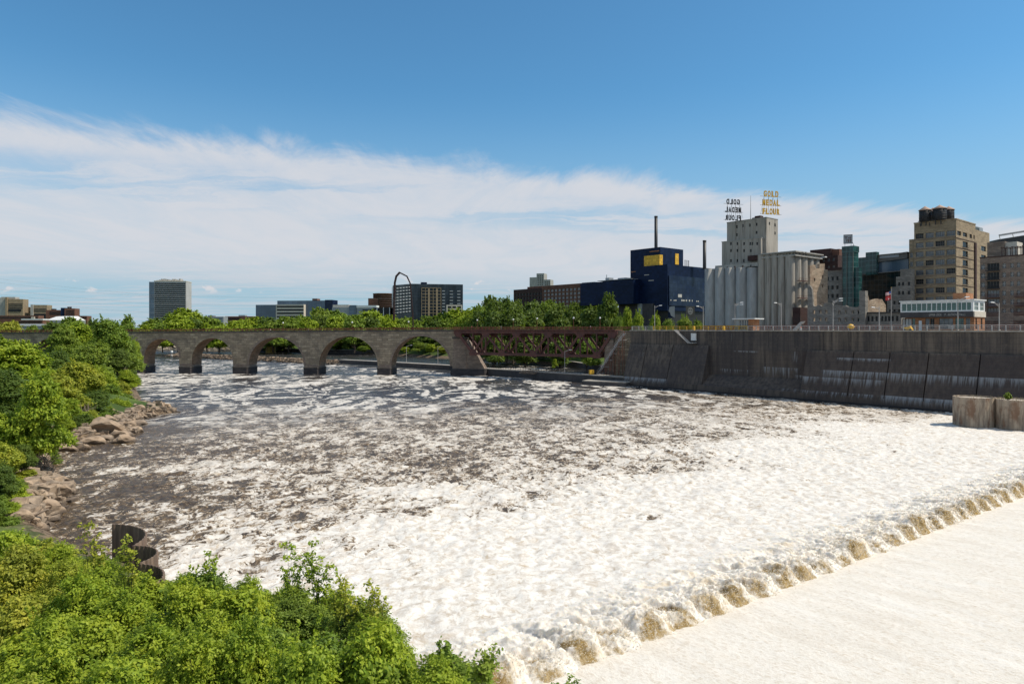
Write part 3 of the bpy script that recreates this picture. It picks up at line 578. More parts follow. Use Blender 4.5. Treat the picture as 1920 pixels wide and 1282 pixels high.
for y in (-.28, BD - .42): m.hexa([(xe, y, btop(xe)), (xq, y, btop(xq)), (xq, y + .7, btop(xq)), (xe, y + .7, btop(xe))], [(xe, y, btop(xe) + .75), (xq, y, btop(xq) + .75), (xq, y + .7, btop(xq) + .75), (xe, y + .7, btop(xe) + .75)])
m.build('coping', [M['coping']], bridge)
def railing(parent, pts, mt, h=1.15, step=2.4, nr=4, r=0.055, name='railing'):
    m = MB()
    for (p, q) in zip(pts[:-1], pts[1:]):
        p, q = Vector(p), Vector(q); L = (q - p).length; n = max(1, int(L / step))
        for i in range(n + 1): c = p.lerp(q, i / n); m.box(c.x - r * 1.3, c.x + r * 1.3, c.y - r * 1.3, c.y + r * 1.3, c.z, c.z + h)
        for k in range(nr): z = Vector((0, 0, h * (k + 1) / nr - r)); m.bar(p + z, q + z, r * 1.6, r * (2.4 if k == nr - 1 else 1.5))
    return m.build(name, [mt], parent)
for y in (0.1, BD - .1): railing(bridge, [(xe, y, btop(xe) + .75), (xq, y, btop(xq) + .75)], M['rust_rail'], 1.15, 2.3, 5, 0.06)
# ------------------------------------------------------------------ steel deck truss
TA = Vector((-27.0, 323.5, 0)); TB = Vector((42.5, 283.0, 0)); td = (TB - TA); TL = td.length; TANG = math.atan2(td.y, td.x)
def tx(px):
    k = (px - CX) / F; ux, uy = td.x / TL, td.y / TL; return (k * TA.y - TA.x) / (ux - k * uy)
truss = empty('truss_bridge', TA, TANG, 'dark red steel deck truss span beside the lock wall', 'bridge')
tn = [tx(p) for p in (859, 911, 968, 1028, 1088, 1148)]; bn_ = [tx(p) for p in (887, 941, 1000, 1059, 1119)]
ZT, ZB = 20.3, 10.6
for y in (0.0, 7.2):
    m = MB(); m.box(tn[0] - 2, tn[-1] + 1.5, y - .35, y + .35, ZT - .3, ZT + 1.15); m.box(bn_[0] - .6, bn_[-1] + .6, y - .32, y + .32, ZB - .55, ZB + .45)
    for k in range(int((tn[-1] - tn[0]) / 2.3)): m.box(tn[0] + 2.3 * k, tn[0] + 2.3 * k + .12, y - .42, y + .42, ZT - .32, ZT + 1.17)
    side = m.build('truss_side', [M['rust']], truss)
    for i in range(5):
        for (xa, xb) in ((tn[i], bn_[i]), (tn[i + 1], bn_[i])):
            big = 1.05 if (i == 0 and xa == tn[0]) or (i == 4 and xa == tn[5]) else 0.72
            MB().bar((xa, y, ZT - .2), (xb, y, ZB + .1), .6, big * 1.25, (0, 0, 1)).build('diagonal', [M['rust']], side)
    for x in tn[1:-1]: MB().box(x - .32, x + .32, y - .25, y + .25, ZB + .4, ZT - .3).build('vertical_post', [M['rust']], side)
    for x in bn_: MB().box(x - .28, x + .28, y - .22, y + .22, ZB + .4, ZT - .3).build('vertical_post', [M['rust']], side)
    for x in tn: MB().prismy([(x - 2.2, ZT - .3), (x - 1.0, ZT - 2.0), (x + 1.0, ZT - 2.0), (x + 2.2, ZT - .3), (x + 2.2, ZT + .8), (x - 2.2, ZT + .8)], y - .4, y + .4).build('gusset_plate', [M['rust']], side)
    for x in bn_: MB().prismy([(x - 2.0, ZB + .3), (x - 1.0, ZB + 1.8), (x + 1.0, ZB + 1.8), (x + 2.0, ZB + .3), (x + 1.6, ZB - .85), (x - 1.6, ZB - .85)], y - .38, y + .38).build('gusset_plate', [M['rust']], side)
m = MB(); m.box(tn[0] - 2, tn[-1] + 1.5, -1.1, 8.3, ZT + 1.16, ZT + 1.5); m.build('deck', [M['rust'], M['conc']], truss)
xs_ = sorted(tn + bn_)
for x in xs_: MB().box(x - .22, x + .22, .36, 6.84, ZT - 1.2, ZT + .9).build('floor_beam', [M['rust']], truss)
m = MB()
for k in range(len(xs_) - 1):
    m.bar((xs_[k], .4, ZT - .9), (xs_[k + 1], 6.8, ZT - .9), .25, .25); m.bar((xs_[k], 6.8, ZT - .9), (xs_[k + 1], .4, ZT - .9), .25, .25)
for x in bn_: m.bar((x, .4, ZB), (x, 6.8, ZT - 1.4), .28, .28); m.bar((x, 6.8, ZB), (x, .4, ZT - 1.4), .28, .28); m.box(x - .2, x + .2, .36, 6.84, ZB - .2, ZB + .2)
for k in range(4): m.bar((bn_[k], .4, ZB), (bn_[k + 1], 6.8, ZB), .22, .22); m.bar((bn_[k], 6.8, ZB), (bn_[k + 1], .4, ZB), .22, .22)
for y in (2.2, 3.6, 5.0): m.box(tn[0], tn[-1], y - .15, y + .15, ZT - .1, ZT + 1.14)
m.build('cross_bracing', [M['rust']], truss)
for y in (-.9, 8.1): railing(truss, [(tn[0] - 2, y, ZT + 1.5), (tn[-1] + 9, y, ZT + 1.5)], M['rust_rail'], 1.25, 2.0, 5, 0.06)
# stone abutment carrying the right end of the truss
ab = empty('stone_abutment', TA, TANG, 'tan stone abutment between the red truss and the dark lock wall', 'abutment')
xa = tx(1148)
MB().hexa([(xa - 4.2, .2, -1), (xa + .6, .2, -1), (xa + .6, 8, -1), (xa - 4.2, 8, -1)], [(xa - 3.2, .3, 17.6), (xa + .4, .3, 17.6), (xa + .4, 8, 17.6), (xa - 3.2, 8, 17.6)]).build('pier', [M['ashlar']], ab)
MB().box(xa - 3.6, xa + .5, 0, 8.3, 17.6, 18.4).build('bearing_block', [M['coping']], ab)
MB().hexa([(xa + .6, 1, 2.5), (xa + 11, 1, 2.5), (xa + 11, 9, 2.5), (xa + .6, 9, 2.5)], [(xa + .6, 1, 21.4), (xa + 11, 1, 21.4), (xa + 11, 9, 21.4), (xa + .6, 9, 21.4)]).build('wing_wall', [M['stone']], ab)
# steel access stair tower in front of the abutment
st = empty('stair_tower', tuple(TA), TANG, 'spindly rusty metal stair climbing the slope in front of the stone abutment', 'stair')
m = MB()
for i in range(6):
    z = 3.5 + i * 2.8; x = xa - 6 + i * 1.9
    m.box(x, x + 3.0, -2.2, -.4, z, z + .12); m.bar((x, -2.2, z), (x + 2.4, -2.2, z + 2.8), .15, .3); m.bar((x, -.4, z), (x + 2.4, -.4, z + 2.8), .15, .3)
    m.bar((x, -2.2, z + 1), (x + 2.4, -2.2, z + 3.8), .08, .08)
m.build('flight', [M['rail_grey']], st)
m = MB()
for i in range(7):
    x = xa - 6 + i * 1.9
    for y in (-2.2, -.4): m.box(x - .07, x + .07, y - .07, y + .07, 2.5, 4.5 + i * 2.8)
    if i: m.bar((x - 1.9, -2.2, 3 + i * 2.2), (x, -2.2, 1 + i * 2.8), .08, .08); m.bar((x - 1.9, -2.2, 3), (x, -2.2, 3 + i * 2.4), .08, .08)
m.build('post_frame', [M['rust_rail']], st)

# ------------------------------------------------------------------ lock wall
def lockmat():
    m, t, b = newmat('stained_lock_wall_concrete'); b.inputs['Roughness'].default_value = 0.85; b.inputs['Specular IOR Level'].default_value = 0.25
    x, y, z = t.sep(t.node('ShaderNodeTexCoord').outputs['Object'])[:3]
    pos = t.comb(x, y, z)
    big = t.noise(t.mapv(pos, (0.6, 1, 0.5)), 0.12, 5, 0.6); ver = t.noise(t.mapv(pos, (1.0, 1.0, 0.06)), 0.9, 7, 0.65); fi = t.noise(pos, 0.9, 7, 0.65)
    c = t.mix(t.ss(ver, 0.35, 0.68), (0.160, 0.130, 0.103), (0.058, 0.049, 0.043))
    c = t.mix(t.ss(big, 0.40, 0.62, 0, 0.65), c, (0.055, 0.050, 0.052)); c = t.mix(t.ss(fi, 0.5, 0.75, 0, 0.4), c, (0.19, 0.15, 0.115))
    low = t.ss(z, 15.4, 14.6); c = t.mix(t.m('MULTIPLY', low, t.ss(x, 62, 72, 0.25, 0.6)), c, (0.066, 0.049, 0.042))
    # horizontal lift joints
    jz = t.m('LESS_THAN', t.m('FRACT', t.m('DIVIDE', t.m('ADD', z, 0.4), 1.55)), 0.045); c = t.mix(t.m('MULTIPLY', jz, 0.5), c, (0.035, 0.032, 0.032))
    # lime leaching below the joints
    st_ = t.noise(t.comb(t.m('MULTIPLY', x, 1.7), 0.0, t.m('MULTIPLY', z, 0.10)), 1.0, 6, 0.7, 0.3)
    patch = t.noise(t.comb(t.m('MULTIPLY', x, 0.09), 0.0, 0.0), 1.0, 3, 0.5)
    tot = None
    for z0, ln, x0, x1, lo in ((9.6, 3.6, 78, 190, 0.40), (7.4, 3.2, 68, 97, 0.42), (13.4, 1.3, 82, 98, 0.40), (9.6, 5.5, 57, 70, 0.45), (8.2, 2.6, 40, 56, 0.50), (3.3, 3.0, 96, 135, 0.36), (3.6, 2.8, 1, 22, 0.38), (3.2, 2.6, 66, 96, 0.48), (14.6, 0.8, 46, 56, 0.42), (13.2, 10, 5, 9, 0.55), (12.5, 10, 15, 18, 0.55), (20.5, 6.5, 45, 47, 0.55), (15.0, 12, 67, 71, 0.52)):
        u = t.m('DIVIDE', t.m('SUBTRACT', z0, z), ln)
        env = t.m('MULTIPLY', t.ss(u, 0.0, 0.03), t.ss(u, 1.0, 0.1)); env = t.m('MULTIPLY', env, t.m('MULTIPLY', t.ss(x, x0, x0 + 1.0), t.ss(x, x1, x1 - 1.0)))
        s_ = t.ss(t.m('SUBTRACT', st_, t.m('MULTIPLY', u, 0.16)), lo - 0.04, lo + 0.16); e_ = t.m('MULTIPLY', env, s_)
        tot = e_ if tot is None else t.m('MAXIMUM', tot, e_)
    c = t.mix(t.m('MULTIPLY', tot, 0.68), c, (0.34, 0.355, 0.365))
    c = t.mix(t.ss(z, 1.0, 0.2), c, (0.03, 0.03, 0.032))
    t.put(b.inputs['Base Color'], c)
    bn = t.node('ShaderNodeBump', {'Height': t.m('ADD', fi, ver), 'Strength': 0.4, 'Distance': 0.2}); t.l.new(bn.outputs[0], b.inputs['Normal'])
    return m
M['lock'] = lockmat()
ZW = 21.3; RC = 5.0; WL = 196.0
lock = empty('lock_wall', (B0[0], B0[1], 0), BANG, 'tall dark stained concrete lock wall with sloping buttress panels', 'wall')
m = MB(); m.box(0.4, WL, RC, RC + 9, -3, ZW); m.build('wall', [M['lock']], lock)
def panel(x0, x1, zt, y0=0.0, zb=2.4):
    # sloping panel leaning on the wall
    g = 0.14
    MB().hexa([(x0 + g, y0, zb), (x1 - g, y0, zb), (x1 - g, RC - .003, zb), (x0 + g, RC - .003, zb)], [(x0 + g, RC - .5, zt), (x1 - g, RC - .5, zt), (x1 - g, RC - .003, zt), (x0 + g, RC - .003, zt)]).build('buttress_panel', [M['lock']], lock)
tl = [0.4, tu(1209, 3), tu(1258, 3), tu(1325, 3)]
for a, b_ in zip(tl[:-1], tl[1:]): panel(a, b_, 16.2)
tr = [tu(1508, 3), tu(1597, 3), tu(1665, 3), tu(1738, 3), tu(1835, 3), tu(1940, 3), tu(2070, 3), tu(2300, 3)]
for a, b_ in zip(tr[:-1], tr[1:]): panel(a, b_, 15.4)
panel(tl[-1], tr[0], 6.0, 0.0)
MB().hexa([(0.2, -.8, -3), (WL, -.8, -3), (WL, RC - .004, -3), (0.2, RC - .004, -3)], [(0.3, -.35, 2.39), (WL, -.35, 2.39), (WL, RC - .004, 2.39), (0.3, RC - .004, 2.39)]).build('footing', [M['lock']], lock)
MB().box(0.1, WL, RC - .3, RC + 9.3, ZW, ZW + .38).build('coping', [M['conc']], lock)
m = MB()
for k in range(int(WL / 9.2)): m.box(4 + k * 9.2, 4.09 + k * 9.2, RC - .05, RC - .004, 16, ZW - .1)
m.build('joint_strip', [M['dark']], lock)
# rails along the top
ty = tu(1226, 6); tg_ = tu(1402, 6)
def wall_rail(t0, t1, mt, label, name='guard_rail', h=1.45, v=RC + .6, nr=3, r=0.085, step=3.0):
    o = empty(name, (B0[0], B0[1], 0), BANG, label, 'railing'); railing(o, [(t0, v, ZW + .38), (t1, v, ZW + .38)], mt, h, step, nr, r, 'rail'); return o
wall_rail(ty, tg_, M['rail_yellow'], 'yellow painted guard rail on the left part of the lock wall')
wall_rail(0.6, ty - .3, M['rail_grey'], 'short grey guard rail at the far left end of the lock wall')
wall_rail(tg_ + .3, WL - 1, M['rail_grey'], 'long pale grey guard rail on the lock wall before the glass building')
o = empty('security_fence', (B0[0], B0[1], 0), BANG, 'rust-brown fence along the road behind the lock', 'fence')
railing(o, [(6, 46, ZW - .1), (WL, 46, ZW - .1)], M['rust_rail'], 2.3, 1.2, 6, 0.11, 'fence_panel')
MB().box(4, WL, 44, 44.5, ZW - .3, ZW + .9).build('base_wall', [M['brick']], o)
# hanging stair and white box on the face of the wall
hs = empty('hanging_stair', (B0[0], B0[1], 0), BANG, 'pale metal stair hanging on the face of the dark lock wall', 'stair')
xs0 = tu(1266, RC - 1.4); xs1 = tu(1292, RC - 1.4)
m = MB()
for y in (RC - 2.1, RC - 1.4, RC - .7): m.bar((xs0, y, ZW + .4), (xs1, y, 17.0), .16, .22); 
for k in range(12): c = Vector((xs0, 0, ZW + .3)).lerp(Vector((xs1, 0, 17.0)), k / 11); m.box(c.x - .12, c.x + .12, RC - 2.1, RC - .7, c.z, c.z + .05)
m.build('flight', [M['rail_grey']], hs)
m = MB(); m.box(xs1, xs1 + 2.4, RC - 2.2, RC - .05, 16.9, 17.1); m.build('landing', [M['rail_grey']], hs)
m = MB(); m.box(tu(1297, RC), tu(1306, RC), RC - .5, RC - .05, 17.9, 20.4); m.box(tu(1297, RC) - .05, tu(1306, RC) + .05, RC - .56, RC - .5, 20.3, 20.5)
tag(m.build('control_box', [M['white']], None, (B0[0], B0[1], 0)), 'pale control box fixed to the dark lock wall beside the hanging stair', 'box').rotation_euler = (0, 0, BANG)

# ------------------------------------------------------------------ guide wall, dike, canal wall, dock
def polywall(name, pts, w_, z0, z1, mt, label, cat, capm=None, ledge=None):
    o = empty(name, (pts[0][0], pts[0][1], 0), 0, label, cat); m = MB(); c = MB(); l = MB(); O = Vector((pts[0][0], pts[0][1]))
    P2 = [Vector(p) - O for p in pts]
    ns = []
    for i in range(len(P2)):
        d = (P2[min(i + 1, len(P2) - 1)] - P2[max(i - 1, 0)]).normalized(); ns.append(Vector((-d.y, d.x)))
    for i in range(len(P2) - 1):
        a, b_, na, nb = P2[i], P2[i + 1], ns[i], ns[i + 1]
        def seg(mb, o0, o1, za, zb): mb.hexa([(*(a + na * o0), za), (*(b_ + nb * o0), za), (*(b_ + nb * o1), za), (*(a + na * o1), za)], [(*(a + na * o0), zb), (*(b_ + nb * o0), zb), (*(b_ + nb * o1), zb), (*(a + na * o1), zb)])
        seg(m, 0, w_, z0, z1); seg(c, -.15, w_ + .15, z1, z1 + .3)
        if ledge: seg(l, -ledge[0], 0.0, z0, ledge[1])
    m.build('wall', [mt], o); c.build('coping', [capm or M['conc']], o)
    if ledge: l.build('ledge', [M['conc']], o)
    return o
def W2(px, D): return ((px - CX) / F * D, D)
gw = polywall('guide_wall', [W2(636, 421), W2(740, 386), W2(852, 351)], 4.5, -2.5, 3.0, M['conc_dark'], 'long low dark concrete guide wall seen through the right-hand arch', 'wall', None, (1.2, 0.7))
polywall('guide_wall', [W2(893, 330), W2(1000, 303), W2(1100, 281), W2(1172, 267)], 5.0, -2.5, 3.0, M['conc_dark'], 'low dark concrete guide wall under the red truss', 'wall')
o = empty('guard_rail', (*W2(905, 331), 3.3), 0, 'thin dark fence on the low guide wall under the truss', 'railing'); q0 = Vector((*W2(905, 331), 0))
railing(o, [tuple(Vector((*W2(p, d), 0)) - q0) for p, d in ((905, 331), (1000, 306), (1100, 284), (1150, 274))], M['black'], 1.6, 1.6, 3, 0.05, 'rail')
polywall('canal_wall', [(-264, 688), (-160, 611), (-50, 555), (-12, 474), (25, 424), (48, 330)], 2.0, -2.5, 3.4, M['conc_dark'], 'dark canal wall along the wooded far bank behind the bridge', 'wall', M['conc'])
dm = MB(); dm.box(-9.5, 8.5, -2.0, 4.2, -1.2, 1.5); dm.box(-9.6, 8.6, -2.1, 4.3, 1.5, 1.8, 1)
dk = dm.build('floating_dock', [M['conc_dark'], M['conc']], None, (*W2(1138, 266.0), 0)); dk.rotation_euler = (0, 0, math.radians(-30)); tag(dk, 'low concrete landing at the foot of the guide wall by the dark lock wall', 'dock')
# tangle of driftwood caught on the guide wall
rg = random.Random(5); m = MB()
for i in range(46):
    p = Vector((rg.uniform(-4.5, 4.5), rg.uniform(-1.2, 1.0), rg.uniform(.2, 1.4))); a = rg.uniform(-.5, .5); L = rg.uniform(1.5, 4.5)
    m.tube(p, p + Vector((math.cos(a) * L, math.sin(a) * L, rg.uniform(-.5, .8))), .14, .05, 5)
tag(m.build('driftwood_pile', [M['deadwood']], None, (*W2(992, 301.5), 2.2)), 'tangle of grey driftwood caught on the guide wall under the truss', 'driftwood')
cab = empty('equipment_box', (*W2(1109, 281.5), 3.3), .3, 'small yellow equipment box on the guide wall by the abutment', 'box')
MB().box(-.9, .9, -.6, .6, .15, 1.9).build('body', [M['yellow']], cab); MB().box(.92, 1.9, -.5, .5, .1, 1.5).build('motor', [M['black']], cab); MB().box(-1, 1, -.7, .7, 0, .15).build('base', [M['black']], cab)
# riprap dike
rg = random.Random(11)
def rockmesh(name, rng, mt, sx, sy, sz, sub=3, rough=.28):
    import bmesh
    bm = bmesh.new(); bmesh.ops.create_icosphere(bm, subdivisions=sub, radius=1.0); n3 = [rng.uniform(-9, 9) for _ in range(3)]
    from mathutils import noise as mn
    cuts = [(Vector([rng.gauss(0, 1) for _ in range(3)]).normalized(), rng.uniform(.55, .85)) for _ in range(7)]
    for v in bm.verts:
        p = v.co.copy()
        for nrm, dd in cuts:
            q = p.dot(nrm)
            if q > dd: p -= nrm * (q - dd)
        p *= 1 + rough * mn.fractal(v.co * 1.3 + Vector(n3), 0.8, 2.1, 4)
        v.co = Vector((p.x * sx, p.y * sy, p.z * sz))
    me = bpy.data.meshes.new(name); bm.to_mesh(me); bm.free(); me.materials.append(mt)
    return me
import bmesh
m = MB()
d0 = Vector(W2(312, 556)); d1 = Vector(W2(650, 420))
for i in range(1500):
    t = rg.random(); c = d0.lerp(d1, t); off = rg.gauss(0, 1.7); r = rg.uniform(.5, 1.15); z = max(-.3, 2.7 - abs(off) * .75) * min(1, t * 9 + .2)
    n = Vector((0.37, 0.93)); q = c + n * off; vs = []
    for k in range(8): vs.append((q.x + ((k & 1) * 2 - 1) * r * rg.uniform(.4, 1), q.y + ((k >> 1 & 1) * 2 - 1) * r * rg.uniform(.4, 1), z - .4 + (k >> 2) * r * rg.uniform(.5, 1.1)))
    m.add(vs, [(0, 2, 3, 1), (4, 5, 7, 6), (0, 1, 5, 4), (2, 6, 7, 3), (0, 4, 6, 2), (1, 3, 7, 5)], rg.choice((0, 0, 1)))
tag(m.build('riprap', [M['rock2'], M['rock']]), 'long low dike of broken rock seen through the arches', kind='stuff')
m = MB()
for i in range(900):
    t = rg.random(); c = Vector((-560, 735)).lerp(Vector((-262, 683)), t); r = rg.uniform(1.0, 2.4); off = rg.uniform(-3, 3)
    vs = [(c.x + ((k & 1) * 2 - 1) * r * rg.uniform(.4, 1) * 1.6, c.y + off + ((k >> 1 & 1) * 2 - 1) * r * rg.uniform(.4, 1), -.4 + (off + 3) * .55 + (k >> 2) * r * rg.uniform(.5, 1.1)) for k in range(8)]
    m.add(vs, [(0, 2, 3, 1), (4, 5, 7, 6), (0, 1, 5, 4), (2, 6, 7, 3), (0, 4, 6, 2), (1, 3, 7, 5)])
tag(m.build('riprap', [mat('pale_riprap', (0.50, 0.42, 0.32), (0.34, 0.28, 0.21), 0.3, 0.9)]), 'pale rocky edge of the far bank seen through the left arches', kind='stuff')
bu = empty('buoy', (*W2(322, 541), 0), 0, 'white post buoy at the tip of the rock dike', 'buoy')
MB().lathe([(0, 0), (1.0, .1), (1.1, 1.0), (.9, 1.5), (.5, 1.7)], n=12).build('float', [M['conc']], bu); MB().lathe([(.25, 1.6), (.25, 3.0), (.9, 3.0), (.9, 4.8), (0, 5.0)], n=10).build('marker', [M['white']], bu)
for i, (px, D, lb) in enumerate(((520, 640, 'yellow mooring cell standing by the far canal bank, seen through the third arch'),)):
    o = empty('mooring_cell', (*W2(508, 640), 0), 0, lb, 'mooring cell'); MB().lathe([(4.6, -1), (4.6, 7.2), (4.0, 7.4), (0, 7.4)], n=20).build('drum', [mat('ochre_steel', (0.50, 0.33, 0.08), (0.4, 0.25, 0.07), .3, .7)], o); MB().lathe([(4.8, 6.4), (4.8, 7.0)], n=20).build('rim', [M['conc_dark']], o)
# sheet-pile cells on the right
def corrugated(m, arc, z0, z1, th=.18, amp=.12, mi=(0, 1)):
    pts = []
    L = 0
    for i, (x, y) in enumerate(arc):
        a = arc[max(i - 1, 0)]; b_ = arc[min(i + 1, len(arc) - 1)]; d = Vector((b_[0] - a[0], b_[1] - a[1])).normalized(); nr = Vector((-d.y, d.x))
        s = amp * (1 if (i // 2) % 2 else -1); pts.append((Vector((x, y)) + nr * s, nr))
    for (p, n1), (q, n2) in zip(pts[:-1], pts[1:]):
        m.hexa([(*(p - n1 * th), z0), (*(q - n2 * th), z0), (*(q + n2 * th), z0), (*(p + n1 * th), z0)], [(*(p - n1 * th), z1), (*(q - n2 * th), z1), (*(q + n2 * th), z1), (*(p + n1 * th), z1)], 0)
def pilemat(name, cs, k=1.0):
    m, t, b = newmat(name); b.inputs['Roughness'].default_value = .85
    x, y, z = t.sep(t.node('ShaderNodeTexCoord').outputs['Object'])[:3]
    v = t.noise(t.comb(t.m('MULTIPLY', t.m('ADD', x, t.m('MULTIPLY', y, .6)), 2.4), 0.0, t.m('MULTIPLY', z, .22)), 1.0, 6, .7); g = t.noise(t.comb(x, y, t.m('MULTIPLY', z, .5)), .5, 4, .6)
    c = t.mix(t.ss(v, .35, .65), cs[0], cs[1]); c = t.mix(t.ss(g, .52, .66, 0, .8), c, cs[2]); t.put(b.inputs['Base Color'], c); return m
M['pile'] = pilemat('weathered_sheet_pile', ((.40, .32, .235), (.19, .145, .105), (.17, .09, .05)))
M['pile2'] = pilemat('dark_sheet_pile', ((.22, .15, .105), (.11, .075, .055), (.09, .055, .04)))
cx0 = Vector((105.6, 156.0)); cdv = Vector((0.80, -0.60))
for i in range(3):
    c = cx0 + cdv * i * 7.9; zt_ = 6.6 - i * .1
    o = empty('sheet_pile_cell', (c.x, c.y, 0), 0, ['round rusty sheet-pile cell nearest the middle of the river, left of its row', 'middle rusty sheet-pile cell of the row before the lock wall', 'rusty sheet-pile cell at the right edge of the picture'][i], 'sheet pile cell', 'rusty sheet-pile cells in front of the lock wall')
    arc = [(4.0 * math.cos(k / 60 * 2 * math.pi), 4.0 * math.sin(k / 60 * 2 * math.pi)) for k in range(61)]
    m = MB(); corrugated(m, arc, -1.5, zt_, .1, .07); m.build('wall', [M['pile']], o); MB().lathe([(0, zt_ - .25), (3.9, zt_ - .3)], n=24).build('fill', [M['path']], o)
# curved sheet-pile wall, lower left
def arc3(a, b_, c, n=56):
    ax, ay = a; bx, by = b_; cx, cy = c; d = 2 * (ax * (by - cy) + bx * (cy - ay) + cx * (ay - by))
    ux = ((ax * ax + ay * ay) * (by - cy) + (bx * bx + by * by) * (cy - ay) + (cx * cx + cy * cy) * (ay - by)) / d
    uy = ((ax * ax + ay * ay) * (cx - bx) + (bx * bx + by * by) * (ax - cx) + (cx * cx + cy * cy) * (bx - ax)) / d
    r = math.hypot(ax - ux, ay - uy); t0 = math.atan2(ay - uy, ax - ux); t1 = math.atan2(cy - uy, cx - ux); tm = math.atan2(by - uy, bx - ux)
    def unw(t, ref, s):
        while s * (t - ref) < 0: t += s * 2 * math.pi
        return t
    s = -1; t1 = unw(t1, t0, s); tm = unw(tm, t0, s)
    if abs(tm - t0) > abs(t1 - t0): s = 1; t1 = unw(math.atan2(cy - uy, cx - ux), t0, s)
    return [(ux + r * math.cos(t0 + (t1 - t0) * k / n), uy + r * math.sin(t0 + (t1 - t0) * k / n)) for k in range(n + 1)]
ZP = 4.0
def at(px, py): D = (H - ZP) * F / (py - HY); return ((px - CX) / F * D, D)
sp = empty('sheet_pile_wall', (0, 0, 0), 0, 'dark scalloped sheet-pile wall curving out of the near bushes into the water', 'wall')
arcs = [arc3(at(211, 982), at(273.5, 999), at(249, 1022.5)), arc3(at(249, 1022.5), at(295, 1034), at(263, 1054)), arc3(at(263, 1056), at(306, 1070), at(288, 1096))]
for a in arcs: m = MB(); corrugated(m, a, -1.5, ZP, .05, .035); m.build('pile_arc', [M['pile2']], sp)
# ------------------------------------------------------------------ buildings
_wc = {}
def winmesh(w_, h_, nx, nz, fm, gm, fr=.12, rec=.0):
    key = (round(w_, 1), round(h_, 1), nx, nz, fm.name, gm.name)
    if key in _wc: return _wc[key]
    w2 = key[0]; m = MB(); m.add([(-w2 / 2, 0, 0), (w2 / 2, 0, 0), (w2 / 2, 0, key[1]), (-w2 / 2, 0, key[1])], [(0, 1, 2, 3)], 1)
    for i in range(nx + 1): x = -w2 / 2 + w2 * i / nx; m.box(x - fr / 2, x + fr / 2, -.09, -.01, 0, key[1], 0)
    for i in range(nz + 1): z = key[1] * i / nz; m.box(-w2 / 2, w2 / 2, -.085, -.012, z - fr / 2, z + fr / 2, 0)
    o = m.build('window', [fm, gm]); _wc[key] = o.data; bpy.data.objects.remove(o); return _wc[key]
class Bld:
    def __init__(s, px, D, label, name='apartment_building', cat='building', ang=None, z0=0.0, group=None):
        s.a = BANG if ang is None else R(ang); s.C = ((px - CX) / F * D, D); s.u = (math.cos(s.a), math.sin(s.a)); s.v = (-s.u[1], s.u[0]); s.z0 = z0
        s.e = empty(name, (s.C[0], s.C[1], 0), s.a, label, cat, group)
    def wp(s, x, y): return (s.C[0] + x * s.u[0] + y * s.v[0], s.C[1] + x * s.u[1] + y * s.v[1])
    def X(s, px, y=0.0):
        k = (px - CX) / F; c = s.wp(0, y); return (k * c[1] - c[0]) / (s.u[0] - k * s.u[1])
    def Y(s, px, x=0.0):
        k = (px - CX) / F; c = s.wp(x, 0); return (k * c[1] - c[0]) / (s.v[0] - k * s.v[1])
    def Z(s, py, x=0.0, y=0.0): return zat(py, s.wp(x, y)[1])
    def box(s, name, x0, x1, y0, y1, z0, z1, mt, par=None): return MB().box(x0, x1, y0, y1, z0, z1).build(name, [M[mt] if isinstance(mt, str) else mt], par or s.e)
    def shell(s, x0, x1, y0, y1, z0, z1, mt, front=(), right=(), rec=.35, name='wall', roof='roof', par=None, fr='frame', gl='pane', nx=2, nz=2):
        """walls with recessed openings; every opening gets its own window"""
        m = MB()
        def face(mp, a0, a1, rects):
            A = sorted({a0, a1, *[r[0] for r in rects], *[r[1] for r in rects]}); Zs = sorted({z0, z1, *[r[2] for r in rects], *[r[3] for r in rects]})
            A = [q for q in A if a0 <= q <= a1]; Zs = [q for q in Zs if z0 <= q <= z1]
            for i in range(len(A) - 1):
                for j in range(len(Zs) - 1):
                    ca, cz = (A[i] + A[i + 1]) / 2, (Zs[j] + Zs[j + 1]) / 2
                    if any(r[0] < ca < r[1] and r[2] < cz < r[3] for r in rects): continue
                    m.add([mp(A[i], Zs[j], 0), mp(A[i + 1], Zs[j], 0), mp(A[i + 1], Zs[j + 1], 0), mp(A[i], Zs[j + 1], 0)], [(0, 1, 2, 3)])
            for r in rects:
                q = [(r[0], r[2]), (r[1], r[2]), (r[1], r[3]), (r[0], r[3])]
                for k in range(4):
                    a, b_ = q[k], q[(k + 1) % 4]; m.add([mp(*a, 0), mp(*b_, 0), mp(*b_, rec), mp(*a, rec)], [(3, 2, 1, 0)])
        face(lambda a, z, d: (a, y0 + d, z), x0, x1, front); face(lambda a, z, d: (x1 - d, a, z), y0, y1, right)
        m.add([(x0, y0, z0), (x0, y1, z0), (x0, y1, z1), (x0, y0, z1)], [(3, 2, 1, 0)][::-1]); m.add([(x0, y1, z0), (x1, y1, z0), (x1, y1, z1), (x0, y1, z1)], [(3, 2, 1, 0)])
        m.add([(x0, y0, z1), (x1, y0, z1), (x1, y1, z1), (x0, y1, z1)], [(0, 1, 2, 3)], 1)
        w_ = m.build(name, [M[mt], M[roof]], par or s.e)
        for side, rects in ((0, front), (1, right)):
            for r in rects:
                kw = r[4] if len(r) > 4 else {}
                me = winmesh(r[1] - r[0], r[3] - r[2], kw.get('nx', nx), kw.get('nz', nz), M[kw.get('fr', fr)], M[kw.get('gl', gl)])
                o = bpy.data.objects.new(kw.get('name', 'window'), me); COL.objects.link(o); o.parent = par or s.e; c = (r[0] + r[1]) / 2
                if side == 0: o.location = (c, y0 + rec - .02, r[2])
                else: o.location = (x1 - rec + .02, c, r[2]); o.rotation_euler = (0, 0, R(90))
        return w_
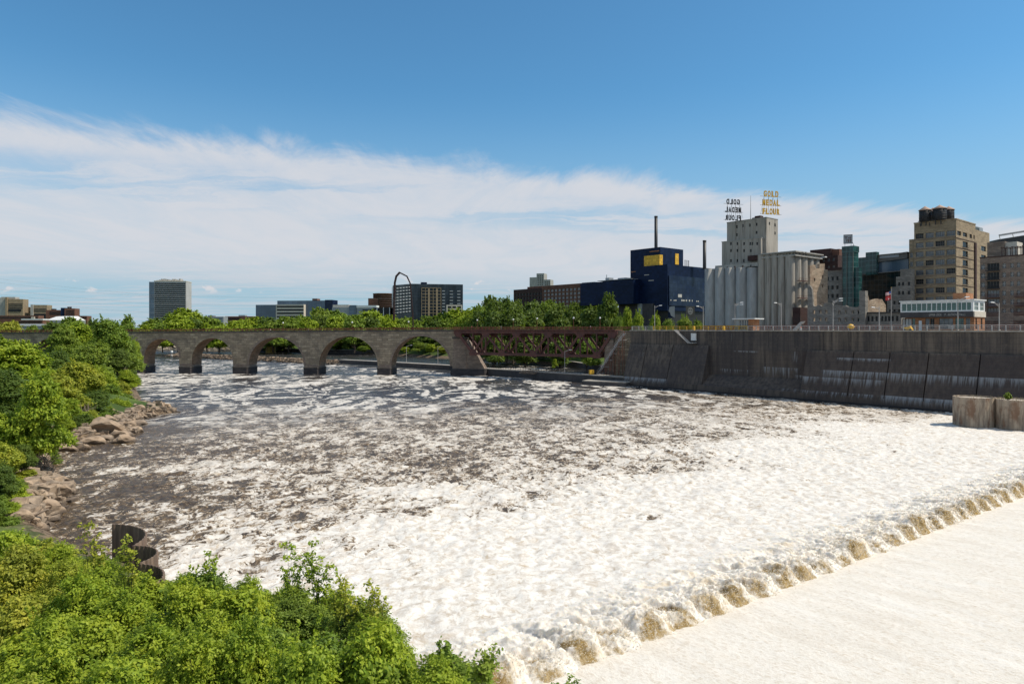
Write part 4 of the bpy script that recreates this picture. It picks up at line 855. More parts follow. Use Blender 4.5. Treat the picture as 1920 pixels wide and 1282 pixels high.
def grid(cols, rows, kw=None, skip=()):
    out = []
    for i, c in enumerate(cols):
        for j, r in enumerate(rows):
            if (i, j) in skip: continue
            out.append((c[0], c[1], r[0], r[1]) + ((kw,) if kw else ()))
    return out
def even(a, b, n, w_): s = (b - a) / n; return [(a + s * (i + .5) - w_ / 2, a + s * (i + .5) + w_ / 2) for i in range(n)]

# --- tall buff brick lofts with the water tanks
b = Bld(1793, 282, 'tall buff brick loft block with dark water tanks on its roof', 'loft_building')
xl = b.X(1714); xl2 = b.X(1703.5); zt_ = b.Z(411.5); z0 = 20.5; yr = b.Y(1829)
rows = []
for k in range(11):
    py0 = 432.0 + k * 17.7; rows.append((b.Z(py0 + 9.8 - .6), b.Z(py0 - .6)))
rows = [r for r in rows if r[0] > z0 + 1]
cols = [(b.X(p), b.X(q)) for p, q in ((1717.0, 1731.5), (1735.5, 1750.5), (1754, 1771), (1774.5, 1791))]
fr_ = []
for j, r in enumerate(rows):
    for c in cols: fr_.append((c[0], c[1], r[0], r[1], {'nx': 4, 'nz': 2, 'gl': 'pane' if (j * 7 + int(c[0])) % 5 else 'pane_dark'}))
zt2 = b.Z(427.6)
rt = [(b.Y(p), b.Y(q), rows[0][0] + .3, rows[0][1] - .1, {'nx': 2, 'gl': 'pane_dark'}) for p, q in ((1794.8, 1802), (1805.5, 1813.5), (1818, 1822.5), (1825.2, 1827.6))]
rt += [(b.Y(1805), b.Y(1814.8), r[0] - .3, r[1], {'nx': 2, 'gl': 'pane_dark', 'fr': 'black'}) for r in rows[1:]]
b.shell(xl, 0, 0, yr, z0, zt_, 'buff', fr_, rt, .45)
b.box('parapet', xl - .15, .15, -.15, yr + .15, zt_, zt_ + .5, 'buff')
for r in rows: b.box('string_course', xl - .05, 0.0, -.12, -.003, r[0] - .62, r[0] - .30, 'ashlar')
m = MB()
for j, r in enumerate(rows[1:]): m.box(.004, .16, 0.2, yr - .2, r[1] + .6, r[1] + .82)
m.box(.005, .5, b.Y(1826.5) , b.Y(1829.2), z0, rows[1][1] + .4)
m.build('iron_strap', [M['brick_dark']], b.e)
m = MB()
for r in rows[1:]: m.box(.17, .5, b.Y(1804.6), b.Y(1815), r[0] - .45, r[0] - .3); m.box(.42, .5, b.Y(1804.6), b.Y(1815), r[0] + .5, r[0] + .58)
m.build('balcony', [M['black']], b.e)
wing = b.shell(xl2, xl - .003, .6, yr - 1, z0, b.Z(448, xl), 'buff', grid([(b.X(1706, .6), b.X(1711.5, .6))], rows[2:], {'nx': 2, 'nz': 2}), (), .4, 'side_wing')
yb = b.Y(1853); b.shell(-14, -.3, yr + .003, yb, z0, b.Z(430, 0, yr) , 'buff', (), [(b.Y(1841), b.Y(1850), r[0], r[1], {'gl': 'pane_dark'}) for r in rows[1:8]], .4, 'rear_wing')
b.shell(-13, -2, yb + .003, yb + 9, z0, b.Z(433, 0, yb), 'buff', (), (), .3, 'rear_wing')
b.shell(-12, -1.5, yr + 1, yb - 2, b.Z(430, 0, yr) + .01, b.Z(426, 0, yr) + 1.2, 'grey_panel', (), [(yr + 2 + k * 2.2, yr + 3.8 + k * 2.2, b.Z(430, 0, yr) + .3, b.Z(430, 0, yr) + 1.7) for k in range(4)], .1, 'penthouse', gl='green_glass')
# tanks
def tank(px, D, r, py0, py1, pyt, label):
    x, y = (px - CX) / F * D, D; zb, zt3, za = zat(py0, D), zat(py1, D), zat(pyt, D)
    o = empty('water_tank', (x, y, zb), BANG, label, 'water tank', 'wooden water tanks on the buff loft block'); h = zt3 - zb
    MB().lathe([(0, 0), (r, 0), (r * .97, h), (0, h)], n=24).build('barrel', [M['wood_dark']], o)
    m = MB()
    for k in range(7): m.lathe([(r * 1.0, h * (k + .4) / 7), (r * 1.03, h * (k + .4) / 7), (r * 1.03, h * (k + .4) / 7 + .12), (r * 1.0, h * (k + .4) / 7 + .12)], n=24)
    m.build('hoop', [M['black']], o)
    MB().lathe([(0, za - zb), (.5, za - zb - .35), (r * 1.09, h - .02), (r * 1.09, h - .25), (0, h - .25)], n=24).build('conical_roof', [M['copper']], o)
    m = MB()
    for a in range(6): m.box(r * .8 * math.cos(a * 1.047) - .15, r * .8 * math.cos(a * 1.047) + .15, r * .8 * math.sin(a * 1.047) - .15, r * .8 * math.sin(a * 1.047) + .15, -2.2, 0)
    for q in (-.6, 0, .6): m.box(-r, r, r * q - .12, r * q + .12, -.3, -.003)
    m.build('stand', [M['black']], o)
tank(1734.5, 291, 2.28, 414.5, 394, 386.5, 'leftmost dark water tank with a conical roof on the buff block')
tank(1749.5, 299, 2.05, 412, 396, 389, 'partly hidden rear water tank between the left and the big middle one')
tank(1762, 287, 2.55, 412, 391, 384, 'largest dark water tank, standing in front of the others')
tank(1779, 293, 2.05, 411, 393, 386.5, 'rightmost dark water tank on the buff block')

# --- right-hand stone apartments
b = Bld(1960, 214, 'brown stone apartment block with balconies at the right edge', 'apartment_building')
xl = b.X(1837.5); zt_ = b.Z(476); rows = [(b.Z(492 + k * 17.2 + 9.2, -7), b.Z(492 + k * 17.2, -7)) for k in range(7)]
fr_ = []
for p, q in ((1838.8, 1846.5), (1879, 1886), (1894, 1900.5), (1906.5, 1913), (1921, 1928), (1936, 1943)): fr_ += grid([(b.X(p), b.X(q))], rows, {'nx': 2, 'nz': 2, 'fr': 'frame_lt', 'gl': 'pane'})
bay = (b.X(1851), b.X(1873.5)); fr_ += [(bay[0], bay[1], r[0] - .6, r[1] + .25, {'nx': 4, 'nz': 1, 'gl': 'pane' if k > 2 else 'pane_dark', 'fr': 'frame'}) for k, r in enumerate(rows)]
b.shell(xl, 0, 0, 22, z0, zt_, 'ashlar', fr_, (), .5)
b.box('base_wall', xl + 1, 0, -1.2, -.003, z0, b.Z(586, -8), 'ashlar')
for k, r in enumerate(rows):
    m = MB(); m.box(bay[0] - .2, bay[1] + .2, -1.3, -.004, r[0] - .75, r[0] - .6)
    for i in range(14): x = bay[0] - .15 + (bay[1] - bay[0] + .3) * i / 13; m.box(x - .03, x + .03, -1.28, -1.22, r[0] - .6, r[0] + .45)
    m.box(bay[0] - .2, bay[1] + .2, -1.3, -1.2, r[0] + .4, r[0] + .5); m.build('balcony', [M['black']] if k < 3 else [M['rust']], b.e)
    if k > 2:
        m = MB(); x0, x1 = b.X(1903), b.X(1925); m.box(x0, x1, -1.3, -.004, r[0] - .75, r[0] - .6)
        for i in range(14): x = x0 + (x1 - x0) * i / 13; m.box(x - .03, x + .03, -1.28, -1.22, r[0] - .6, r[0] + .45)
        m.box(x0, x1, -1.3, -1.2, r[0] + .4, r[0] + .5); m.build('balcony', [M['rust']], b.e)
b.box('parapet', xl - .1, .1, -.1, 22.1, zt_, zt_ + .35, 'brick_dark')
m = MB(); p0, p1 = b.X(1876), b.X(1925)
for i in range(6): x = p0 + (p1 - p0) * i / 5; m.box(x - .1, x + .1, 1.4, 1.6, zt_ + .35, zt_ + 3.0); m.box(x - .1, x + .1, 5.4, 5.6, zt_ + .35, zt_ + 3.0); m.box(x - .1, x + .1, 1, 6, zt_ + 3.1, zt_ + 3.3)
m.box(p0 - .4, p1, 1.4, 1.6, zt_ + 2.95, zt_ + 3.1); m.box(p0 - .4, p1, 5.4, 5.6, zt_ + 2.95, zt_ + 3.1); m.build('pergola', [M['brick_dark']], b.e)
b.shell(b.X(1851, 9), b.X(1884, 9), 9, 16, zt_ + .01, b.Z(451, b.X(1884), 9), 'ashlar', (), (), .3, 'penthouse')
b.shell(b.X(1884, 9) + .01, b.X(1906, 9), 9.5, 16, zt_ + .01, b.Z(453, b.X(1884), 9), 'cream', (), (), .3, 'penthouse')
# stadium roof far right
b = Bld(1871, 620, 'dark sloping stadium roof behind the apartments at the right', 'stadium', 'stadium', ang=-8)
m = MB(); m.hexa([(0, 0, 20), (140, 0, 20), (140, 90, 20), (0, 90, 20)], [(0, 0, b.Z(449)), (140, 0, b.Z(404)), (140, 90, b.Z(404)), (0, 90, b.Z(449))]); m.build('roof', [M['black']], b.e)
m = MB(); m.bar((0, -2, b.Z(442)), (140, -2, b.Z(397)), 1.2, 1.6)
for k in range(12): m.bar((k * 11, -2, b.Z(442 - k * 3.5)), (k * 11 + 2, 0, b.Z(449 - k * 3.5)), .4, .4)
m.build('truss', [M['rail_grey']], b.e)
m = MB(); m.box(52, 139, -1.5, -.01, 22, b.Z(444, 52)); m.build('glass_wall', [M['grey_panel']], b.e)

# --- concrete mill: low silos, headhouse, tall silos
g = Bld(1489, 318, 'huge concrete grain elevator with round silos and a stepped headhouse', 'grain_elevator', 'grain elevator')
def sx(px, y=0): return g.X(px, y)
m_pairs = [(1323, 1342), (1342, 1361.5), (1361.5, 1381), (1381, 1402), (1402, 1422)]
for a, b_ in m_pairs:
    r = (sx(b_, 3) - sx(a, 3)) / 2; c = (sx(b_, 3) + sx(a, 3)) / 2; zt_ = g.Z(504 if a < 1330 else 501.5, c)
    MB().lathe([(r * 1.02, z0), (r * 1.02, z0 + 1.2), (r * .995, z0 + 1.3), (r * .995, zt_), (0, zt_ + .1)], c, r, 40).build('silo', [M['silo']], g.e)
t_pairs = [(1422, 1435.5), (1435.5, 1447.5), (1447.5, 1460), (1460, 1473), (1473, 1489)]
for a, b_ in t_pairs:
    r = (sx(b_, 2) - sx(a, 2)) / 2; c = (sx(b_, 2) + sx(a, 2)) / 2
    MB().lathe([(r * .995, z0), (r * .995, g.Z(477.5, c))], c, r, 36).build('silo', [M['silo_b']], g.e)
rr = 2.9
for k in range(4): MB().lathe([(rr, z0), (rr, g.Z(480))], -rr - .1, 6.2 + k * 6.0, 36).build('silo', [M['silo_b']], g.e)
zc0, zc1 = g.Z(477.5), g.Z(468.5)
xL = sx(1428)
g.box('gallery_wall', xL, -.3, 1.0, 26, zc0 + .003, zc1 - .9, 'silo_b'); g.box('roof_slab', xL - .6, .9, -.3, 27, zc1 - .9, zc1 - .35, 'silo'); g.box('floor_slab', xL - .4, .6, .1, 26.5, zc0 - .5, zc0, 'silo')
for k in range(14): x = xL + 1 + k * 1.55; g.box('gallery_window', x, x + .8, .95, .996, zc0 + .5, zc1 - 1.4, 'dark')
for k in range(4): g.box('gallery_window', -.297, -.25, 2 + k * 3, 3.6 + k * 3, zc0 + .5, zc1 - 1.4, 'dark')
# gallery over the low silos
xa, xb = sx(1342, 2), sx(1422, 2); zg0, zg1 = g.Z(503, xb), g.Z(491.5, xb)
g.shell(xa, xb, 1.5, 11, g.Z(503.5, xa) - .3, zg1, 'silo', [(sx(p, 1.5), sx(p + 3, 1.5), zg0 + .5, zg1 - .9, {'gl': 'brick', 'nx': 1, 'nz': 1}) for p in (1348, 1362, 1376, 1391)] + [(sx(1406, 1.5), sx(1409, 1.5), zg0 + .5, zg1 - .9, {'gl': 'pane_dark'})], (), .25, 'gallery')
# headhouse tiers
yh = 12.0
h0, h1 = sx(1353.5, yh), sx(1427, yh); zh = g.Z(446, h1, yh); zb_ = g.Z(493, h1, yh) - 2
wr = []
for py, pxs in ((457, (1369, 1381, 1393.5, 1405, 1409, 1418)), (470, (1369, 1381, 1393.5, 1406)), (489, (1369, 1381, 1393))):
    for p in pxs: x = sx(p, yh); wr.append((x, x + .95, g.Z(py + 2.8, x, yh), g.Z(py - 2.8, x, yh), {'nx': 1, 'nz': 2, 'gl': 'pane_dark'}))
yR = g.Y(1458, h1) ; rw = []
b2 = g
def yy(px, x): return g.Y(px, x)
for py, p in ((452, 1430.5), (466, 1430.5), (453, 1452), (434, 1452), (418, 1441), (419.5, 1452)): pass
rw = [(yy(p, h1), yy(p, h1) + 1.3, g.Z(py + 2.8, h1, yh), g.Z(py - 2.8, h1, yh), {'nx': 1, 'nz': 2, 'gl': 'pane_dark'}) for p, py in ((1431.5, 452.5), (1431.5, 467.5), (1452, 453.5))] + [(yy(1440, h1), yy(1445.5, h1), g.Z(470, h1, yh), g.Z(460, h1, yh), {'nx': 3, 'nz': 3})]
g.shell(h0, h1, yh, yR, zb_, zh, 'silo_b', wr, rw, .3, 'headhouse')
g.box('cornice', h0 - .2, h1 + .2, yh - .2, yR, zh, zh + .3, 'silo')
yu = yh + 2.5; u0, u1 = sx(1363, yu), sx(1437, yu)
u1 = h1 + 2.6
u1 = sx(1437, yu); zu = g.Z(408, u1, yu)
wu = [(sx(p, yu), sx(p, yu) + .95, g.Z(py + 2.8, sx(p, yu), yu), g.Z(py - 2.8, sx(p, yu), yu), {'nx': 1, 'nz': 2, 'gl': 'pane_dark'}) for p, py in ((1380, 425.5), (1392, 423.5), (1404.5, 422.5), (1417, 421), (1380, 440.5), (1417, 436))]
yur = g.Y(1458.5, u1); ru = [(yy(p, u1), yy(p, u1) + 1.3, g.Z(py + 2.8, u1, yu), g.Z(py - 2.8, u1, yu), {'nx': 1, 'nz': 2, 'gl': 'pane_dark'}) for p, py in ((1441.5, 418), (1452, 419), (1452, 434.5))]
g.shell(u0, u1, yu, yur, zb_ + 6, zu, 'silo_b', wu, ru, .3, 'headhouse')
g.box('cornice', u0 - .15, u1 + .15, yu - .15, yur, zu, zu + .35, 'silo')
for p in (1378, 1395, 1411, 1424): g.box('pilaster', sx(p, yu), sx(p, yu) + .35, yu - .3, yu - .003, zh + .3, zu - .01, 'silo_b')
m = MB(); x = sx(1418, yu); m.box(x - 1.5, x + 1.6, yu + 1, yu + 4, zu + .35, zu + 1.7); m.box(x - 3, x - 1.6, yu + 1, yu + 3, zu + .35, zu + 1.0); m.build('roof_vent', [M['brick_dark']], g.e)
m = MB(); x0, x1 = sx(1402, yh - 2), h1 + .3; z_ = g.Z(488, h1, yh); m.box(x0, x1, yh - 2.2, yh - .003, z_, z_ + 2.6); m.build('rusty_landing', [M['brick_dark']], g.e)
m = MB()
for z in (g.Z(527, 0, 8), g.Z(559, 0, 8)):
    m.box(.2, 1.5, 2, 30, z - .2, z + .12)
    for k in range(14): m.box(1.4, 1.5, 2 + k * 2.1, 2.1 + k * 2.1, z, z + 1.1)
    m.box(1.4, 1.5, 2, 30, z + 1.05, z + 1.15)
m.build('catwalk', [M['rust']], g.e)
g.shell(sx(1486, -3), 4.5, -3, 8, z0, g.Z(577), 'brick_dark', (), (), .3, 'brick_base')
m = MB(); m.box(sx(1328), -1, -1.6, -1.0, z0, z0 + 1.6); m.build('brick_plinth', [M['brick']], g.e)
mast = empty('roof_mast', (*g.wp(sx(1407.5, yu + 2), yu + 2), zu), 0, 'thin grey mast on the roof between the two rooftop signs', 'mast')
hm = g.Z(365, sx(1407.5, yu), yu) - zu; MB().tube((0, 0, 0), (0, 0, hm), .22, .08, 8).build('pole', [M['rail_grey']], mast); MB().lathe([(0, 0), (.6, 0), (.5, .5), (0, .5)], n=10).build('base', [M['black']], mast)
# rooftop letter signs
def letters(words, px0, px1, rows_, D, yaw, mt, label, zb):
    cx_m = ((px0 + px1) / 2 - CX) / F * D; o = empty('rooftop_sign', (cx_m, D, zb), yaw, label, 'sign')
    W_ = (px1 - px0) / F * D / abs(math.cos(yaw + math.atan(((px0 + px1) / 2 - CX) / F)))
    for wd, (pa, pb) in zip(words, rows_):
        z1, z2 = zat(pa, D) - zb, zat(pb, D) - zb; hgt = z1 - z2; n = len(wd); wtot = W_ * (.86 if n == 4 else 1.0); cw = wtot / n
        for i, ch in enumerate(wd):
            cu = bpy.data.curves.new('letter', 'FONT'); cu.body = ch; cu.align_x = 'CENTER'; cu.extrude = .14; cu.offset = 0.045; cu.size = 1.0
            t_ = bpy.data.objects.new('letter', cu); COL.objects.link(t_)
            me = bpy.data.meshes.new_from_object(t_.evaluated_get(bpy.context.evaluated_depsgraph_get())); bpy.data.objects.remove(t_)
            vs = np.array([v.co[:] for v in me.vertices]); w0, w1 = vs[:, 0].min(), vs[:, 0].max(); h0_, h1_ = vs[:, 1].min(), vs[:, 1].max()
            for v in me.vertices:
                x = (v.co.x - (w0 + w1) / 2) / (w1 - w0) * cw * .76; z = (v.co.y - h0_) / (h1_ - h0_) * hgt; v.co = (x, -v.co.z, z)
            me.materials.clear(); me.materials.append(M[mt]); me.name = 'letter'
            q = bpy.data.objects.new('letter', me); COL.objects.link(q); q.parent = o; q.location = (-wtot / 2 + cw * (i + .5), 0, z2)
    m = MB(); ztop = zat(rows_[0][0], D) - zb
    for i in range(4): x = -W_ / 2 + W_ * (i + .5) / 4; m.bar((x, .25, 0), (x, .25, ztop - .2), .10, .10); m.bar((x, .25, ztop * .7), (x, 3.0, 0), .08, .08)
    for pa, pb in rows_: z2 = zat(pb, D) - zb; m.bar((-W_ / 2 - .9, .25, z2 + .2), (W_ / 2 + .9, .25, z2 + .2), .12, .12)
    m.build('sign_frame', [M['black']], o); return o
GM = ['GOLD', 'MEDAL', 'FLOUR']
letters(GM, 1430, 1461.5, [(358, 369.5), (374.5, 386), (391, 402.5)], 334, R(14), 'gold', 'yellow rooftop letter sign reading GOLD MEDAL FLOUR, facing us', zu + .35)
letters(GM, 1360, 1389.5, [(373.5, 383.5), (388.5, 398.5), (403.5, 413.5)], 352, R(196), 'black', 'black rooftop letter sign GOLD MEDAL FLOUR seen from behind, mirrored', g.Z(417.5, u0, yu) + .35)

# --- theatre: navy blocks, amber box, stacks
t = Bld(1238, 400, 'dark navy blue theatre with an amber glass box and stepped blocks', 'theatre_building', 'theatre')
tl_, tr_ = t.X(1182), t.Y(1281); zt_ = t.Z(463)
t.box('tower_block', tl_, 0, 0, tr_, z0, zt_, 'navy')
ya = t.X(1207.5, -3); yb_ = t.X(1238.5, -3)
ab_ = MB(); ab_.box(ya, 1.8, -3.0, -.005, t.Z(498.5), t.Z(478.5)); ab_.build('amber_box', [M['amber']], t.e)
t.box('amber_window', .004, .25, t.Y(1265.5), t.Y(1272), t.Z(494.5, 0, 8), t.Z(472), 'amber')
for (pa, pb, py) in ((1184, 1207, 505.5), (1218, 1236, 470.0)): t.box('amber_strip', t.X(pa), t.X(pb), -.12, -.004, t.Z(py + .8), t.Z(py - .8), M['brick_orange'])
y1 = t.Y(1236, 8) ; xr_ = 9.0
cR = t.Y(1338, xr_)
t.box('lower_block', t.X(1192, -5), xr_, -5.0, cR, z0 + 12, t.Z(498.5, 0), 'navy')
for (pa, pb, py) in ((1208, 1217, 515), (1216, 1226, 526)): t.box('lit_slot', t.X(pa, -5), t.X(pb, -5), -5.06, -5.004, t.Z(py + .7), t.Z(py - .5), 'cream')
t.box('glass_front', xr_ + .003, xr_ + .5, -4, cR - 2, t.Z(573, xr_), t.Z(517, xr_), 'navy_glass')
m = MB(); rg = random.Random(3)
for k in range(26): y = -3 + k * (cR - 1) / 27; h_ = rg.uniform(.5, 1.1); (m.box(xr_ + .504, xr_ + .56, y, y + rg.uniform(.6, 1.3), t.Z(564, xr_) , t.Z(564, xr_) + h_) if rg.random() < .6 else None)
m.box(xr_ + .504, xr_ + .56, t.Y(1270, xr_), t.Y(1277, xr_), t.Z(557, xr_), t.Z(551, xr_)); m.build('lit_window', [M['frame_lt']], t.e)
t.box('wing', t.X(1088, -12), t.X(1188, -12), -12, 4, t.Z(571, -20), t.Z(527.5, t.X(1188)), 'navy')
t.box('wing_base', t.X(1160, -6), t.X(1225, -6), -6, 3, z0, t.Z(571, -20) - .01, 'conc_dark')
t.box('base_block', t.X(1226, -3), xr_ - 1, -3, cR - 3, z0, z0 + 12 - .01, 'black')
m = MB(); q0, q1 = t.X(1120, -11), t.X(1184, -11); zz = t.Z(527.5, t.X(1188)); m.box(q0, q1, -11, 2, zz + .6, zz + .9); m.box(q0 + 4, q0 + 7, -8, -4, zz, zz + 2.6); m.box(q0 + 14, q0 + 20, -8, 0, zz + .91, zz + 1.9); m.tube((q0 + 5, -8, zz), (q0 + 5, -8, zz + 4.5), .3, .2); m.build('roof_plant', [M['grey_panel']], t.e)
t.box('white_panel', t.X(1195.5, -6.5), t.X(1203.5, -6.5), -6.6, -6.005, t.Z(590), t.Z(569), 'grey_panel')
def stack(px, D, r, py0, py1, label):
    zb, zt3 = zat(py0, D), zat(py1, D); o = empty('chimney_stack', ((px - CX) / F * D, D, zb), 0, label, 'chimney')
    MB().lathe([(r, 0), (r * .95, zt3 - zb), (0, zt3 - zb)], n=20).build('shaft', [M['black']], o); MB().lathe([(r * 1.03, zt3 - zb - .8), (r * 1.06, zt3 - zb - .8), (r * 1.06, zt3 - zb + .1), (r * .6, zt3 - zb + .1)], n=20).build('rim', [M['black']], o)
stack(1230, 410, 1.0, 468, 405.5, 'tall thin black stack on the roof of the navy tower')
stack(1321, 404, 1.02, 505, 451, 'shorter black stack beside the concrete silos')
for i, px in enumerate((1284.5, 1288, 1291.2)): stack(px, 412, .22, 502, 487.5 + i * .6, ['left', 'middle', 'right'][i] + 'most of three thin vent pipes on the navy theatre roof' if i != 1 else 'middle one of three thin vent pipes on the navy theatre roof')
# two portrait banners on the theatre base
def banner(pa, pb, py0, py1, lab, seed):
    D = 384; o = empty('portrait_banner', ((pa / 2 + pb / 2 - CX) / F * D, D, zat(py0, D)), BANG + R(90) - R(60), lab, 'banner'); o.rotation_euler.z = 0
    w_, h_ = (pb - pa) / F * D, (py0 - py1) / F * D; m = MB(); m.box(-w_ / 2, w_ / 2, -.1, .1, 0, h_); m.build('cloth', [M['frame']] if seed else [M['navy']], o)
    if seed: m = MB(); vs = [(w_ * .30 * math.cos(k / 20 * 6.283), -.13, h_ * .56 + h_ * .34 * math.sin(k / 20 * 6.283)) for k in range(20)]; m.add(vs, [tuple(range(20))[::-1]], 0); m.box(-w_ * .2, -w_ * .06, -.16, -.14, h_ * .62, h_ * .68, 1); m.box(w_ * .06, w_ * .2, -.16, -.14, h_ * .62, h_ * .68, 1); m.box(-w_ * .1, w_ * .1, -.16, -.14, h_ * .38, h_ * .43, 1); m.build('portrait', [M['rail_grey'], M['black']], o)
    else: m = MB(); m.add([(-w_ * .1, -.13, h_ * .2), (w_ * .5, -.13, 0), (w_ * .5, -.13, h_), (-w_ * .3, -.13, h_ * .95), (-w_ * .45, -.13, h_ * .6), (-w_ * .2, -.13, h_ * .4)], [tuple(range(6))], 0); m.build('portrait', [M['grey_panel']], o)
banner(1253, 1265, 596, 574, 'narrow portrait banner with a pale half face on the dark theatre base', 0); banner(1286, 1302.5, 594.5, 574, 'wider portrait banner with a full face on the dark theatre base', 1)

# --- mill museum group
b = Bld(1571, 336, 'dark brick mill block with a flat penthouse behind the ruins', 'mill_building')
b.shell(b.X(1511), 0, 0, 14, z0, b.Z(478), 'brick_dark', grid(even(b.X(1513), b.X(1568), 6, 1.2), [(b.Z(505), b.Z(497)), (b.Z(489), b.Z(483))]), (), .3)
b.shell(b.X(1517), b.X(1556), 1, 12, b.Z(478) + .01, b.Z(464), 'brick_dark', (), (), .3, 'penthouse'); b.shell(b.X(1556) + .01, b.X(1570), 2, 12, b.Z(478) + .01, b.Z(466), 'brick', (), (), .3, 'penthouse')
m = MB(); m.bar((b.X(1511), -1.2, b.Z(486)), (b.X(1551), -1.2, b.Z(480.5)), 2.4, .5); m.build('canopy', [M['white']], b.e)
def ragged(mb, pts, zb, y0, y1, mi=0):       # pts: (x, ztop) ruined wall profile
    for (xa, za), (xb, zb2) in zip(pts[:-1], pts[1:]): mb.hexa([(xa, y0, zb), (xb, y0, zb), (xb, y1, zb), (xa, y1, zb)], [(xa, y0, za), (xb, y0, zb2), (xb, y1, zb2), (xa, y1, za)], mi)
def ruin(name, px, D, pts, th, mt, label, wins=(), ang=None, z_=20.5):
    r = Bld(px, D, label, name, 'ruin', ang=ang); pts2 = [(r.X(p), r.Z(q, r.X(p))) for p, q in pts]
    rects = [(r.X(p), r.X(p) + .95, r.Z(q + 3.2, r.X(p)), r.Z(q - 2.6, r.X(p))) for p, q in wins]
    base = min(z for _, z in pts2) - .4
    xs0, xs1 = pts2[0][0], pts2[-1][0]
    m = MB()
    A = sorted({xs0, xs1, *[q[0] for q in rects], *[q[1] for q in rects]}); Zs = sorted({z_, base, *[q[2] for q in rects if q[3] < base], *[q[3] for q in rects if q[3] < base]})
    rs = [q for q in rects if q[3] < base]
    for i in range(len(A) - 1):
        for j in range(len(Zs) - 1):
            ca, cz = (A[i] + A[i + 1]) / 2, (Zs[j] + Zs[j + 1]) / 2
            if any(q[0] < ca < q[1] and q[2] < cz < q[3] for q in rs): continue
            m.box(A[i], A[i + 1], 0, th, Zs[j], Zs[j + 1])
    ragged(m, pts2, base, 0, th); m.build('ruined_wall', [M[mt]], r.e)
    mm = MB()
    for q in rects: mm.box(q[0] - .12, q[1] + .12, -.08, -.003, q[3], q[3] + .25)
    if rects: mm.build('lintel', [M['ashlar']], r.e)
    return r
jag = random.Random(2)
def jagline(p0, p1, y, n, amp, slope=0): return [(p0 + (p1 - p0) * i / n, y + slope * i / n + jag.uniform(-amp, amp)) for i in range(n + 1)]
r = ruin('mill_ruin', 1612, 268, [(1514, 534), (1515.5, 534), (1519, 536), (1522, 542), (1523.5, 557), (1524, 571)] + jagline(1526, 1544, 573, 5, 1.5) + jagline(1545, 1560, 568, 3, 1.2) + [(1562, 572), (1585, 572.5), (1590, 575), (1600, 575.5), (1608, 576), (1610, 573), (1612, 573)], 1.1, 'ruin', 'grey roofless limestone ruin with small arched windows behind the lock', [(p, q) for q in (585, 599) for p in (1524, 1536, 1547, 1572, 1584, 1597, 1608)])
ruin('ruin_pier', 1622, 266, [(1611, 545), (1616, 545.5), (1622, 545), (1622.3, 546)], 2.4, 'ruin', 'tall narrow stub of grey ruined wall between the two ruins')
ruin('sunlit_ruin', 1661, 274, [(1622, 546), (1626, 547), (1628, 556), (1630, 563), (1634, 566), (1638, 562), (1646, 560), (1650, 562), (1654, 561), (1657, 566), (1661, 572)], 1.2, 'ruin_warm', 'sunlit broken stone wall below the dark glass atrium', (), 30)
ruin('sunlit_ruin', 1552, 296, [(1519, 497), (1526, 496.5), (1529, 497), (1529.5, 503), (1536.5, 503.5), (1537, 494.5), (1546.5, 494), (1547, 505), (1552, 506)], 1.2, 'ruin_warm', 'high sunlit broken stone wall right of the tall silos', [(1541, 519), (1541, 536), (1526, 524)], 30)
b = Bld(1579, 298, 'dim stone mill wall with rows of small windows left of the glass tower', 'mill_wall', 'wall')
b.shell(b.X(1549), 0, 0, 8, z0, b.Z(506), 'ruin', [(b.X(p), b.X(p) + 1.0, b.Z(q + 4), b.Z(q - 3.5), {'nx': 1, 'nz': 1, 'gl': 'pane_dark'}) for q in (521, 538, 554) for p in (1550, 1559, 1568)], (), .4)
b.box('brick_cornice', b.X(1552), .2, -.5, 4, b.Z(506) + .01, b.Z(501), 'brick_dark')
# glass lift tower and atrium
b = Bld(1600, 291, 'narrow green glass lift tower with a small sign on its roof', 'glass_tower', 'tower')
xl = b.X(1579.5); b.box('glass_shaft', xl, 0, 0, 5, z0, b.Z(472), 'green_glass'); b.box('crown', xl - .2, .2, -.2, 5.2, b.Z(472), b.Z(460.5), 'green_glass'); b.box('side_shaft', b.X(1600.2), b.X(1608), 1, 4, z0, b.Z(501, 2), 'green_glass')
m = MB()
for x in (xl, -2.6, -.05): m.box(x - .1, x + .12, -.25, -.004, z0, b.Z(472) - .01)
m.build('mullion', [M['frame']], b.e)
sg = empty('roof_sign', (*b.wp(b.X(1587), 1.5), b.Z(460.5)), R(-22), 'small pale square sign with dark red letters on the glass tower', 'sign')
hz_ = b.Z(438) - b.Z(460.5); MB().box(-1.75, 1.75, -.1, .1, 1.2, hz_).build('board', [M['grey_panel']], sg)
m = MB(); m.box(-1.75, 1.75, -.14, -.104, hz_ - .22, hz_); m.box(-1.75, 1.75, -.14, -.104, 1.2, 1.4); m.box(-1.75, -1.6, -.14, -.104, 1.4, hz_ - .22); m.box(1.6, 1.75, -.14, -.104, 1.4, hz_ - .22); m.build('border', [M['black']], sg)
m = MB()
for i, (x, z, w_, h_) in enumerate(((-1.3, 3.95, 1.1, .25), (-.9, 3.1, .25, .85), (.15, 3.35, .35, .55), (.75, 3.2, .3, .95), (-.6, 2.0, .3, .95), (-.2, 2.75, .7, .2), (.1, 1.75, .35, 1.0), (.75, 2.75, .6, .2), (.85, 1.8, .3, .95))): m.box(x, x + w_, -.16, -.105, z, z + h_)
m.build('lettering', [M['rust']], sg)
m = MB(); m.bar((1.2, 0, 3), (2.6, 1.4, 0), .12, .12); m.bar((-1.2, 0, 1.3), (-1.2, 0, 0), .12, .12); m.bar((1.2, 0, 1.3), (1.2, 0, 0), .12, .12); m.build('prop', [M['black']], sg)
